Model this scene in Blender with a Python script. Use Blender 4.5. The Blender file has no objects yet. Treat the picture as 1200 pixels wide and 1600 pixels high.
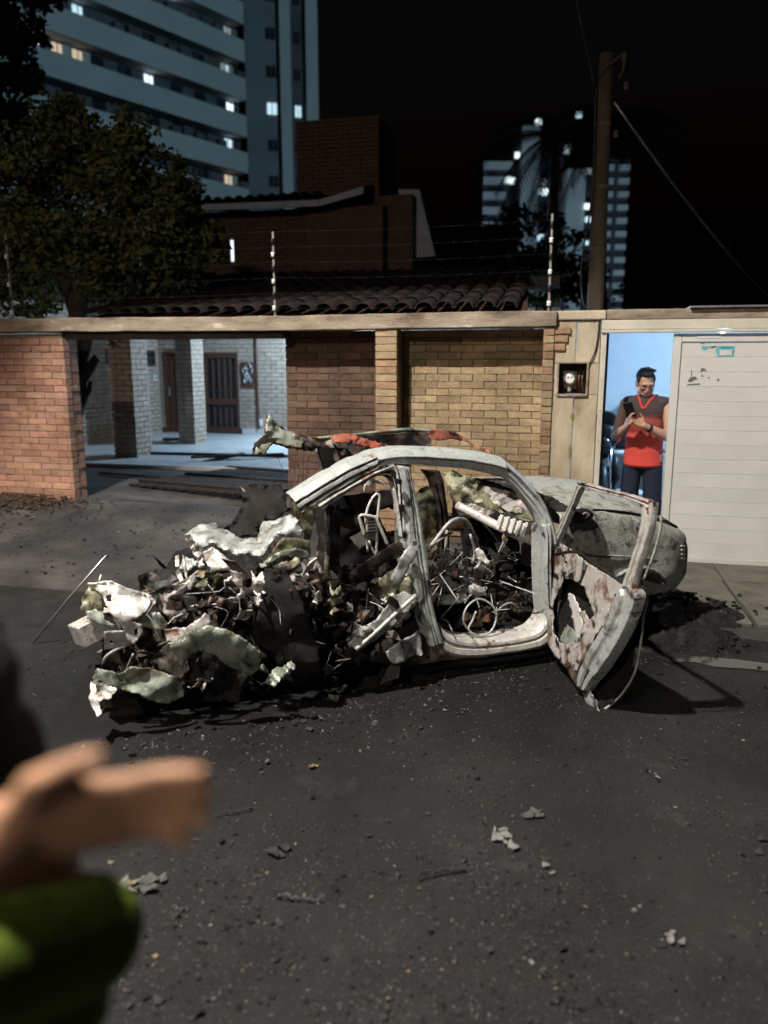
import bpy, bmesh, math, random
from mathutils import Vector, Matrix, noise
from mathutils.geometry import delaunay_2d_cdt
R = math.radians
rnd = random.Random(7)
SC = bpy.context.scene
COL = SC.collection

# ------------------------------------------------------------------ camera, sky, light, exposure
PITCH = math.atan(235/1200); CAMZ = 1.75
cam = bpy.data.cameras.new('camera'); cam.lens = 36; cam.sensor_width = 36; cam.sensor_fit = 'HORIZONTAL'
cam.clip_start = 0.05; cam.clip_end = 2000
cam.dof.use_dof = True; cam.dof.focus_distance = 4.7; cam.dof.aperture_fstop = 1.7
camo = bpy.data.objects.new('camera', cam); COL.objects.link(camo)
camo.location = (0, 0, CAMZ); camo.rotation_euler = (math.pi/2 - PITCH, 0, 0)
SC.camera = camo
world = bpy.data.worlds.new('World'); SC.world = world; world.use_nodes = True
wn_ = world.node_tree; bg = wn_.nodes['Background']
sky = wn_.nodes.new('ShaderNodeTexSky'); sky.sky_type = 'NISHITA'; sky.sun_disc = False
sky.sun_elevation = R(-3.9); sky.sun_rotation = R(200)
wn_.links.new(sky.outputs[0], bg.inputs[0]); bg.inputs[1].default_value = 0.12
SC.view_settings.view_transform = 'Standard'; SC.view_settings.look = 'None'
SC.view_settings.exposure = 0; SC.view_settings.gamma = 1
SC.render.engine = 'CYCLES'; SC.cycles.max_bounces = 4; SC.cycles.use_denoising = True
SC.cycles.sample_clamp_indirect = 4

def lamp(name, kind, loc, power, col, size=.2, aim=None, spot=None, blend=.5):
    d = bpy.data.lights.new(name, kind); d.energy = power; d.color = col
    if kind == 'AREA': d.shape = 'DISK'; d.size = size
    else: d.shadow_soft_size = size
    if spot: d.spot_size = R(spot); d.spot_blend = blend
    o = bpy.data.objects.new(name, d); COL.objects.link(o); o.location = loc
    if aim is not None: o.rotation_euler = (Vector(aim)-Vector(loc)).to_track_quat('-Z', 'Y').to_euler()
    return o
# ------------------------------------------------------------------ surveying: photo ray -> place
F = 1200.0
_c, _s = math.cos(PITCH), math.sin(PITCH)
def ray(u, v):
    a = (u-600)/F; b = -(v-800)/F
    return Vector((a, _c+b*_s, -_s+b*_c))
class Frame:
    """a vertical plane frame: x along, y into depth, z up"""
    def __init__(s, o, ang):
        s.o = Vector((o[0], o[1], 0)); s.ang = ang
        s.x = Vector((math.cos(ang), math.sin(ang), 0)); s.y = Vector((-math.sin(ang), math.cos(ang), 0))
    def w(s, x, y, z): return s.o + s.x*x + s.y*y + Vector((0, 0, z))
    def px(s, u, v, y=0.0):
        r = ray(u, v); t = (y + s.o.dot(s.y))/r.dot(s.y); p = r*t - s.o
        return Vector((p.dot(s.x), y, CAMZ + r.z*t))
WORLD = Frame((0, 0), 0)
WALL = Frame((0, 7.018), R(-13.6))
CAR = Frame((0.2297, 4.0021), R(20.7))
def smooth(a, b, x):
    t = min(1, max(0, (x-a)/(b-a))); return t*t*(3-2*t)
def walk_z(s, d):
    zw = .345 + (.055-.345)*smooth(-1.6, 1.3, s)
    return .085 + (zw-.085)*min(1, max(0, (d+1.8)/1.8))

KEY = Vector((-3.2, 1.2, 9.0))
lamp('assumed_street_light', 'SPOT', KEY, 11000, (1, .95, .87), .16, aim=(-.6, 3.6, 0), spot=70, blend=.28)  # assumed lamp out of view, placed from the direction of the wall shadows
lamp('added_far_street_light', 'AREA', (-5.5, -5.0, 6.93), 620, (1, .90, .78), .3, aim=(-4.0, 0, 0))  # added unseen lamp, front fill for the car and the background
lamp('assumed_porch_light', 'POINT', WALL.w(-2.2, 5.6, 2.45), 520, (.52, .77, 1), .09)  # assumed lamp, unseen, for the cool light in the porch
lamp('assumed_garage_light', 'POINT', WALL.w(3.1, 1.7, 1.96), 110, (.44, .70, 1), .06)  # assumed lamp, unseen, for the blue light in the doorway
lamp('assumed_beacon_light', 'POINT', (-6.4, 2.6, 2.12), 34, (1, .08, .04), .08)  # assumed red lamp out of view, for the red tint on the brickwork
lamp('tower_fill_light', 'SPOT', (30, 20, 25), 30000, (.50, .82, 1), .6, aim=(-17, 60, 26), spot=48, blend=.5)  # added unseen lamp, stands in for city light on the tower
lamp('estate_fill_light', 'SPOT', (25, 110, 1.4), 60000, (.55, .80, 1), .5, aim=(38, 176, 36), spot=60, blend=.6)  # added fill lamp for the far estate towers, no fixture behind it

# ------------------------------------------------------------------ materials
MATS = {}
def newmat(name):
    m = bpy.data.materials.new(name); m.use_nodes = True; MATS[name] = m
    n = m.node_tree.nodes; b = n['Principled BSDF']
    return m, m.node_tree, b
def mat(name, stops, scale=6, detail=6, rough=.7, metal=0, bump=.15, bscale=40, spec=.4, rvar=.15, stretch=(1, 1, 1), dist=0, stain=0):
    """stops: list of (pos, rgb) for a noise ramp (or a single rgb)"""
    m, t, b = newmat(name); n, L = t.nodes, t.links
    tc = n.new('ShaderNodeTexCoord'); mp = n.new('ShaderNodeMapping'); mp.inputs['Scale'].default_value = stretch
    oi = n.new('ShaderNodeObjectInfo'); ad = n.new('ShaderNodeVectorMath'); ad.operation = 'ADD'
    sc = n.new('ShaderNodeVectorMath'); sc.operation = 'SCALE'; sc.inputs[0].default_value = (13.1, 7.7, 5.3)
    L.new(oi.outputs['Random'], sc.inputs['Scale']); L.new(tc.outputs['Object'], ad.inputs[0]); L.new(sc.outputs[0], ad.inputs[1])
    L.new(ad.outputs[0], mp.inputs[0])
    nz = n.new('ShaderNodeTexNoise'); nz.inputs['Scale'].default_value = scale; nz.inputs['Detail'].default_value = detail
    nz.inputs['Roughness'].default_value = .62; nz.inputs['Distortion'].default_value = dist; L.new(mp.outputs[0], nz.inputs['Vector'])
    if not isinstance(stops, list): stops = [(.3, tuple(x*.82 for x in stops)), (.7, tuple(min(1, x*1.15) for x in stops))]
    cr = n.new('ShaderNodeValToRGB'); e = cr.color_ramp.elements
    while len(e) < len(stops): e.new(.5)
    for i, (p, c) in enumerate(stops): e[i].position = p; e[i].color = (*c, 1)
    L.new(nz.outputs['Fac'], cr.inputs[0])
    if stain:
        ge = n.new('ShaderNodeNewGeometry'); ns = n.new('ShaderNodeTexNoise'); ns.inputs['Scale'].default_value = 1.7; ns.inputs['Detail'].default_value = 8; L.new(ge.outputs['Position'], ns.inputs['Vector'])
        m1 = n.new('ShaderNodeMapRange'); m1.inputs['From Min'].default_value = .35; m1.inputs['From Max'].default_value = .62; m1.inputs['To Min'].default_value = 1-stain; m1.inputs['To Max'].default_value = 1.06; L.new(ns.outputs['Fac'], m1.inputs['Value'])
        m2 = n.new('ShaderNodeMapRange'); m2.inputs['To Min'].default_value = .78; m2.inputs['To Max'].default_value = 1.14; L.new(oi.outputs['Random'], m2.inputs['Value'])
        mm = n.new('ShaderNodeMath'); mm.operation = 'MULTIPLY'; L.new(m1.outputs[0], mm.inputs[0]); L.new(m2.outputs[0], mm.inputs[1])
        vm = n.new('ShaderNodeVectorMath'); vm.operation = 'SCALE'; L.new(cr.outputs[0], vm.inputs[0]); L.new(mm.outputs[0], vm.inputs['Scale']); L.new(vm.outputs[0], b.inputs['Base Color'])
    else: L.new(cr.outputs[0], b.inputs['Base Color'])
    b.inputs['Metallic'].default_value = metal; b.inputs['Specular IOR Level'].default_value = spec
    n2 = n.new('ShaderNodeTexNoise'); n2.inputs['Scale'].default_value = bscale; n2.inputs['Detail'].default_value = 5; L.new(mp.outputs[0], n2.inputs['Vector'])
    mr = n.new('ShaderNodeMapRange'); mr.inputs['To Min'].default_value = max(.05, rough-rvar); mr.inputs['To Max'].default_value = min(1, rough+rvar)
    L.new(n2.outputs['Fac'], mr.inputs['Value']); L.new(mr.outputs[0], b.inputs['Roughness'])
    if bump:
        bp = n.new('ShaderNodeBump'); bp.inputs['Strength'].default_value = bump; bp.inputs['Distance'].default_value = .02
        L.new(n2.outputs['Fac'], bp.inputs['Height']); L.new(bp.outputs[0], b.inputs['Normal'])
    return m
def burnt(name, ash, rust=(.20, .085, .045), soot=(.014, .012, .011), a=.46, b_=.60, rustamt=.5, metal=.35, rough=.48):
    """burnt sheet steel: pale ash film, rust bloom, soot patches"""
    m, t, b = newmat(name); n, L = t.nodes, t.links
    tc = n.new('ShaderNodeTexCoord')
    def nz(scale, det=6, off=0, dist=.4):
        mp = n.new('ShaderNodeMapping'); mp.inputs['Location'].default_value = (off, off*.7, off*1.3); L.new(tc.outputs['Object'], mp.inputs[0])
        x = n.new('ShaderNodeTexNoise'); x.inputs['Scale'].default_value = scale; x.inputs['Detail'].default_value = det
        x.inputs['Roughness'].default_value = .65; x.inputs['Distortion'].default_value = dist; L.new(mp.outputs[0], x.inputs['Vector']); return x.outputs['Fac']
    def ramp(f, p0, p1):
        x = n.new('ShaderNodeMapRange'); x.inputs['From Min'].default_value = p0; x.inputs['From Max'].default_value = p1; x.clamp = True
        L.new(f, x.inputs['Value']); return x.outputs[0]
    def mix(f, A, B):
        x = n.new('ShaderNodeMix'); x.data_type = 'RGBA'; L.new(f, x.inputs['Factor'])
        for s_, v in ((6, A), (7, B)):
            if isinstance(v, tuple): x.inputs[s_].default_value = (*v, 1)
            else: L.new(v, x.inputs[s_])
        return x.outputs[2]
    fine = nz(28, 8, 3)
    c0 = mix(fine, tuple(v*.72 for v in ash), tuple(min(.9, v*1.18) for v in ash))
    c1 = mix(ramp(nz(7, 9, 1, 1.2), .62-rustamt*.22, .70-rustamt*.18), c0, rust)
    c2 = mix(ramp(nz(5.5, 10, 9, 1.0), a, b_), soot, c1)
    spk = ramp(nz(60, 3, 5), .64, .70); c3 = mix(spk, c2, soot)
    scr = n.new('ShaderNodeTexNoise'); scr.inputs['Scale'].default_value = 9; scr.inputs['Detail'].default_value = 9; scr.inputs['Roughness'].default_value = .75
    ms_ = n.new('ShaderNodeMapping'); ms_.inputs['Scale'].default_value = (5, 5, 1.6); L.new(tc.outputs['Object'], ms_.inputs[0]); L.new(ms_.outputs[0], scr.inputs['Vector'])
    sv = n.new('ShaderNodeVectorMath'); sv.operation = 'SCALE'; L.new(c3, sv.inputs[0]); smr = n.new('ShaderNodeMapRange'); smr.inputs['From Min'].default_value = .3; smr.inputs['From Max'].default_value = .65; smr.inputs['To Min'].default_value = .76; smr.inputs['To Max'].default_value = 1.08
    L.new(scr.outputs['Fac'], smr.inputs['Value']); L.new(smr.outputs[0], sv.inputs['Scale']); c3 = sv.outputs[0]
    L.new(c3, b.inputs['Base Color']); b.inputs['Metallic'].default_value = metal
    L.new(ramp(fine, .2, .8), b.inputs['Roughness']); rr = b.inputs['Roughness'].links[0].from_node
    rr.inputs['To Min'].default_value = rough-.18; rr.inputs['To Max'].default_value = rough+.25
    bp = n.new('ShaderNodeBump'); bp.inputs['Strength'].default_value = .35; bp.inputs['Distance'].default_value = .012
    L.new(nz(45, 8, 2), bp.inputs['Height']); L.new(bp.outputs[0], b.inputs['Normal'])
    return m
def emis(name, col, k):
    m, t, b = newmat(name); b.inputs['Base Color'].default_value = (.1, .1, .1, 1)
    b.inputs['Emission Color'].default_value = (*col, 1); b.inputs['Emission Strength'].default_value = k; return m

def mk_asphalt():
    m, t, b = newmat('asphalt'); n, L = t.nodes, t.links
    tc = n.new('ShaderNodeTexCoord')
    def N(scale, det, rough=.6):
        x = n.new('ShaderNodeTexNoise'); x.inputs['Scale'].default_value = scale; x.inputs['Detail'].default_value = det; x.inputs['Roughness'].default_value = rough
        L.new(tc.outputs['Object'], x.inputs['Vector']); return x.outputs['Fac']
    def ramp(f, st):
        x = n.new('ShaderNodeValToRGB'); e = x.color_ramp.elements
        while len(e) < len(st): e.new(.5)
        for i, (p, c) in enumerate(st): e[i].position = p; e[i].color = (*c, 1) if len(c) == 3 else c
        L.new(f, x.inputs[0]); return x.outputs[0]
    def mix(f, A, B, mode='MIX'):
        x = n.new('ShaderNodeMix'); x.data_type = 'RGBA'; x.blend_type = mode
        if isinstance(f, float): x.inputs['Factor'].default_value = f
        else: L.new(f, x.inputs['Factor'])
        L.new(A, x.inputs[6]); L.new(B, x.inputs[7]); return x.outputs[2]
    base = ramp(N(1.1, 9, .7), [(.30, (.009, .009, .009)), (.52, (.018, .017, .0165)), (.72, (.032, .030, .028))])
    grain = ramp(N(140, 4), [(.35, (.35, .35, .35)), (.6, (1, 1, 1)), (.75, (1.9, 1.85, 1.75))])
    col = mix(1.0, base, grain, 'MULTIPLY')
    vo = n.new('ShaderNodeTexVoronoi'); vo.inputs['Scale'].default_value = 75; L.new(tc.outputs['Object'], vo.inputs['Vector'])
    dots = ramp(vo.outputs['Distance'], [(.06, (1, 1, 1)), (.13, (0, 0, 0))])
    gate = ramp(N(9, 5), [(.50, (0, 0, 0)), (.62, (1, 1, 1))])
    msk = mix(1.0, dots, gate, 'MULTIPLY')
    spot = n.new('ShaderNodeRGB'); spot.outputs[0].default_value = (.09, .082, .072, 1)
    col = mix(msk, col, spot.outputs[0])
    ash = ramp(N(2.3, 10, .75), [(.56, (0, 0, 0)), (.72, (.55, .55, .55))])
    ashc = n.new('ShaderNodeRGB'); ashc.outputs[0].default_value = (.06, .056, .052, 1)
    col = mix(ash, col, ashc.outputs[0])
    big = ramp(N(.45, 5, .55), [(.34, (.55, .53, .52)), (.5, (1, 1, 1)), (.66, (1.55, 1.48, 1.38))])
    col = mix(1.0, col, big, 'MULTIPLY')
    vc = n.new('ShaderNodeTexVoronoi'); vc.feature = 'DISTANCE_TO_EDGE'; vc.inputs['Scale'].default_value = .7
    wob = n.new('ShaderNodeTexNoise'); wob.inputs['Scale'].default_value = 2.5; wob.inputs['Detail'].default_value = 6; L.new(tc.outputs['Object'], wob.inputs['Vector'])
    av = n.new('ShaderNodeVectorMath'); av.operation = 'MULTIPLY_ADD'; av.inputs[1].default_value = (.5, .5, .5); L.new(wob.outputs['Color'], av.inputs[0]); L.new(tc.outputs['Object'], av.inputs[2]); L.new(av.outputs[0], vc.inputs['Vector'])
    crk = ramp(vc.outputs['Distance'], [(.0, (.35, .35, .35)), (.006, (1, 1, 1))]); col = mix(.7, col, mix(1.0, col, crk, 'MULTIPLY'))
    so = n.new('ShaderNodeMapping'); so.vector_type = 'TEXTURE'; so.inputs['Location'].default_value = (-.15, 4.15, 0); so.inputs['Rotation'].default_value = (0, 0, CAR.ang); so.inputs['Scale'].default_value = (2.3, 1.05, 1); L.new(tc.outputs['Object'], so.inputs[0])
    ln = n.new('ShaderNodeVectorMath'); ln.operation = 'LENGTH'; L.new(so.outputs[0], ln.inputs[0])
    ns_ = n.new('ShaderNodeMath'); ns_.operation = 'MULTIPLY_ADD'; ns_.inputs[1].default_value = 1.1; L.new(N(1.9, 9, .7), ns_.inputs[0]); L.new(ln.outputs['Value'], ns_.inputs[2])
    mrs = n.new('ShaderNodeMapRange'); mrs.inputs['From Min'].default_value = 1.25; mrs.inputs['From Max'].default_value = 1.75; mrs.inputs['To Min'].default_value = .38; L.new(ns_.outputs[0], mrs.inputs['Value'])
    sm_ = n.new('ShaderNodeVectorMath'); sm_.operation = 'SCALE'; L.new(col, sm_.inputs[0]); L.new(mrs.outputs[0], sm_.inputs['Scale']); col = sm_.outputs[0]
    L.new(col, b.inputs['Base Color'])
    rr = ramp(N(2, 6), [(.35, (.5, .5, .5)), (.65, (.9, .9, .9))]); L.new(rr, b.inputs['Roughness'])
    b.inputs['Specular IOR Level'].default_value = .35
    bp = n.new('ShaderNodeBump'); bp.inputs['Strength'].default_value = .7; bp.inputs['Distance'].default_value = .008
    L.new(N(110, 6, .7), bp.inputs['Height']); L.new(bp.outputs[0], b.inputs['Normal'])
    return m
M = dict(
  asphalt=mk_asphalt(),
  walk=mat('sooty_concrete', [(.32, (.018, .016, .015)), (.5, (.048, .043, .040)), (.70, (.10, .09, .082))], 1.6, 10, .85, bump=.5, bscale=60),
  slab=mat('pavement_slab', [(.3, (.055, .052, .042)), (.5, (.105, .10, .08)), (.72, (.15, .142, .115))], 4, 10, .8, bump=.4, bscale=70),
  yard=mat('yard_concrete', [(.3, (.025, .021, .020)), (.55, (.07, .062, .056)), (.75, (.13, .115, .105))], 2.5, 9, .8, bump=.4),
  porch=mat('porch_tile_floor', [(.3, (.38, .40, .42)), (.7, (.60, .62, .64))], 3, 8, .4, bump=.1),
  mortar=mat('mortar', (.20, .138, .095), 12, 6, .95, bump=.4, stain=.3),
  coping=mat('coping_concrete', [(.30, (.10, .075, .055)), (.48, (.28, .22, .165)), (.62, (.36, .295, .22)), (.70, (.58, .54, .47))], 5, 10, .9, bump=.4, stretch=(.6, 1, 2)),
  plaster=mat('weathered_plaster', [(.28, (.16, .12, .07)), (.42, (.36, .29, .20)), (.60, (.50, .42, .31)), (.75, (.58, .50, .38))], 3.5, 10, .9, bump=.3, stretch=(1, 1, .45)),
  moss=mat('moss_stain', (.22, .19, .07), 20, 6, .95),
  gate=mat('cream_gate_paint', [(.25, (.53, .515, .48)), (.6, (.62, .60, .565)), (.8, (.66, .64, .605))], 2.0, 8, .45, bump=.05, spec=.45),
  gframe=mat('gate_frame_paint', (.56, .51, .42), 4, 8, .5, bump=.08),
  darkwood=mat('dark_wood', [(.3, (.045, .020, .014)), (.7, (.10, .045, .03))], 6, 6, .5, stretch=(6, 6, .6), bump=.1),
  char=mat('charred_wood', [(.3, (.010, .009, .009)), (.7, (.045, .036, .032))], 9, 8, .85, bump=.7),
  glass=mat('dark_glass', (.03, .04, .05), 3, 2, .06, bump=0, spec=.6, rvar=.02),
  winblue=mat('night_window', (.02, .028, .05), 3, 2, .12, bump=0, spec=.6, rvar=.02),
  white=mat('white_plastic', (.72, .72, .70), 6, 3, .45, bump=.03),
  black=mat('black_plastic', (.014, .014, .016), 8, 4, .4, bump=.05),
  rubber=mat('black_rubber', (.02, .02, .02), 8, 4, .8),
  steel=mat('galvanised_steel', (.42, .43, .44), 12, 5, .4, metal=.8, bump=.08),
  chrome=mat('chrome', (.7, .7, .72), 4, 2, .15, metal=1, bump=0, rvar=.05),
  wallblue=mat('garage_wall_paint', [(.3, (.62, .66, .70)), (.7, (.72, .75, .78))], 2, 8, .7, bump=.06),
  roof=mat('clay_roof_tile', [(.3, (.006, .004, .0035)), (.55, (.014, .007, .005)), (.75, (.026, .012, .008))], 5, 8, .85, bump=.4),
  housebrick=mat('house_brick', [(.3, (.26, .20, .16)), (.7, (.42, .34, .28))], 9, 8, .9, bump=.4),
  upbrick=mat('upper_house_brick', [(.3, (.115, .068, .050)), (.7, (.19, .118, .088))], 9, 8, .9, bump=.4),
  fascia=mat('pale_fascia', (.55, .57, .62), 5, 6, .7, bump=.1),
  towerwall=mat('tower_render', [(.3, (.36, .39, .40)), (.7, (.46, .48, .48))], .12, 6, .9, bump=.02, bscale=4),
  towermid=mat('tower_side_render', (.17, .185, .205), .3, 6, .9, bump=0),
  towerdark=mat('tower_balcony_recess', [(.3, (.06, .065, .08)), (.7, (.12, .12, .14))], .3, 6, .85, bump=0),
  towerglass=mat('tower_dark_pane', (.02, .025, .03), 1, 2, .15, bump=0),
  estatedark=mat('estate_dark_wall', (.035, .037, .045), .3, 5, .85, bump=0),
  bark=mat('tree_bark', [(.3, (.022, .016, .012)), (.7, (.07, .05, .038))], 8, 9, .95, bump=.9, bscale=25, stretch=(1, 1, .35)),
  polec=mat('pole_concrete', [(.3, (.06, .046, .032)), (.6, (.125, .095, .065)), (.8, (.16, .13, .09))], 5, 9, .9, bump=.5, stretch=(1, 1, .3)),
  cable=mat('cable_black', (.03, .03, .032), 5, 2, .5, bump=0),
  ash=burnt('ash_pale', (.62, .60, .56), a=.30, b_=.42, rustamt=.25),
  ashw=burnt('ash_white', (.78, .74, .70), rust=(.40, .25, .18), a=.24, b_=.36, rustamt=.3),
  grey=burnt('burnt_grey', (.50, .525, .505), a=.34, b_=.48, rustamt=.12),
  shell=burnt('burnt_shell', (.47, .495, .48), a=.27, b_=.40, rustamt=.05, metal=.15),
  green=burnt('burnt_greenish', (.40, .44, .37), rust=(.26, .21, .12), a=.34, b_=.48, rustamt=.35),
  olive=burnt('burnt_olive', (.29, .285, .18), rust=(.13, .09, .05), a=.38, b_=.52, rustamt=.5),
  brown=burnt('burnt_brown', (.20, .15, .125), rust=(.09, .04, .03), a=.44, b_=.60, rustamt=.5),
  pink=burnt('heat_pink', (.61, .56, .53), rust=(.24, .145, .105), a=.40, b_=.48, rustamt=.5),
  red=burnt('scorched_red', (.50, .11, .07), rust=(.42, .22, .15), a=.40, b_=.50, rustamt=.6),
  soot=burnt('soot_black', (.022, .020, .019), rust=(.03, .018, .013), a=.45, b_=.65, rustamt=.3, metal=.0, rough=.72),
  hood=burnt('burnt_hood', (.40, .415, .385), rust=(.22, .20, .13), a=.36, b_=.47, rustamt=.45, metal=.15, rough=.6),
  ember=mat('rust_ash', [(.3, (.012, .009, .008)), (.55, (.05, .022, .012)), (.75, (.15, .06, .025))], 12, 8, .95, bump=.8),
  clinker=mat('black_clinker', [(.3, (.006, .006, .006)), (.6, (.022, .020, .019)), (.8, (.07, .065, .06))], 14, 10, .95, bump=1.0),
  paleash=mat('pale_ash_flake', (.19, .18, .168), 20, 5, .95, bump=.4),
  tanflake=mat('tan_flake', (.17, .125, .07), 20, 5, .9, bump=.4),
  greyflake=mat('grey_flake', (.075, .072, .069), 20, 5, .95, bump=.4),
  darkflake=mat('dark_flake', (.03, .029, .028), 20, 5, .9, bump=.5),
  skin=mat('skin', [(.3, (.40, .22, .15)), (.7, (.47, .27, .18))], 10, 5, .5, bump=.06, bscale=200),
  skin2=mat('brown_skin', [(.3, (.42, .22, .13)), (.7, (.50, .27, .16))], 10, 5, .5, bump=.06, bscale=200),
  hair=mat('black_hair', (.010, .008, .007), 60, 4, .55, bump=.8, bscale=120),
  collar=mat('red_collar', (.55, .05, .03), 14, 4, .8),
  postgrey=mat('post_grey', (.20, .19, .18), 20, 4, .7),
  navy=mat('navy_trousers', (.010, .012, .028), 14, 5, .9, bump=.3, bscale=60),
  blackcloth=mat('black_cloth', (.012, .012, .013), 14, 5, .95, bump=.3, bscale=60),
  greencloth=mat('lime_green_cloth', [(.3, (.07, .11, .004)), (.7, (.11, .16, .008))], 8, 5, .9, bump=.3, bscale=60),
  orangecloth=mat('burnt_orange_cloth', (.22, .045, .012), 8, 5, .9, bump=.3, bscale=60),
  teal=mat('teal_print', (.13, .42, .47), 40, 4, .6, bump=0),
  tealdark=mat('dark_teal_print', (.03, .16, .19), 40, 4, .6, bump=0),
  inkgrey=mat('faded_ink', (.12, .12, .12), 60, 4, .7, bump=0),
  paper=mat('pale_paper', (.60, .59, .57), 30, 4, .7, bump=0),
  redlens=mat('red_speaker_cone', (.45, .02, .02), 20, 3, .5),
  bulb_cool=emis('lit_cool_bulb', (.75, .88, 1), 12), bulb_warm=emis('lit_warm_bulb', (1, .88, .7), 14),
  beacon=emis('assumed_beacon_glow', (1, .06, .03), 8),  # glow of the assumed red beacon
  win_c=emis('lit_window_cool', (.60, .88, 1), .95), win_w=emis('lit_window_warm', (1, .80, .58), .6),
  win_b=emis('lit_window_bright', (.80, .95, 1), 1.4), win_d=emis('lit_window_dim', (.62, .66, .62), .28),
)
BRICKS = [mat('brick_tone_%s' % k, [(.3, tuple(v*.75 for v in c)), (.7, tuple(min(1, v*1.15) for v in c))], 14, 9, .92, bump=.55, bscale=70, stain=.30)
          for k, c in (('tan', (.39, .28, .165)), ('ochre', (.43, .315, .175)), ('orange', (.42, .265, .16)), ('brown', (.34, .22, .135)), ('buff', (.45, .335, .20)))]
SHADEB = [mat('shaded_brick_%s' % k, [(.3, tuple(v*.75 for v in c)), (.7, tuple(min(1, v*1.15) for v in c))], 9, 9, .92, bump=.5, bscale=70, stain=.35)
         for k, c in (('umber', (.135, .082, .057)), ('brown', (.165, .100, .067)), ('dun', (.15, .097, .068)))]  # darker brown tones: the left panel's weaker light put into the brick colour
PIERB = [mat('pier_brick_%s' % k, [(.3, tuple(v*.78 for v in c)), (.7, tuple(min(1, v*1.15) for v in c))], 14, 9, .92, bump=.5, bscale=70, stain=.32)
         for k, c in (('terracotta', (.44, .235, .16)), ('rose', (.47, .275, .20)), ('orange', (.46, .26, .165)))]
def jersey_mat():
    m, t, b = newmat('red_brown_jersey'); n, L = t.nodes, t.links
    tc = n.new('ShaderNodeTexCoord'); sp = n.new('ShaderNodeSeparateXYZ'); L.new(tc.outputs['Object'], sp.inputs[0])
    cr = n.new('ShaderNodeValToRGB'); e = cr.color_ramp.elements; mr = n.new('ShaderNodeMapRange')
    mr.inputs['From Min'].default_value = .8; mr.inputs['From Max'].default_value = 1.4; L.new(sp.outputs[2], mr.inputs['Value'])
    e[0].position = 0; e[0].color = (.62, .055, .035, 1); e[1].position = .30; e[1].color = (.50, .05, .035, 1)
    x = e.new(.70); x.color = (.16, .035, .028, 1); x = e.new(.74); x.color = (.040, .022, .02, 1)
    L.new(mr.outputs[0], cr.inputs[0]); L.new(cr.outputs[0], b.inputs['Base Color']); b.inputs['Roughness'].default_value = .8
    return m
M['jersey'] = jersey_mat()
for k_ in ('soot', 'clinker', 'char'): M[k_].node_tree.nodes['Principled BSDF'].inputs['Specular IOR Level'].default_value = .18
def leaf_mat(name, c):
    m = mat(name, [(.3, tuple(v*.6 for v in c)), (.7, tuple(v*1.3 for v in c))], 3, 5, .6, bump=0)
    return m
M['leaf'] = leaf_mat('tree_leaf', (.075, .088, .028)); M['leafdark'] = leaf_mat('dark_tree_leaf', (.025, .022, .012)); M['palmleaf'] = leaf_mat('palm_leaf', (.012, .016, .01))
M['shrub'] = leaf_mat('shrub_leaf', (.03, .075, .02)); M['twig'] = mat('dry_twig', (.06, .04, .028), 20, 4, .9)

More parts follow.
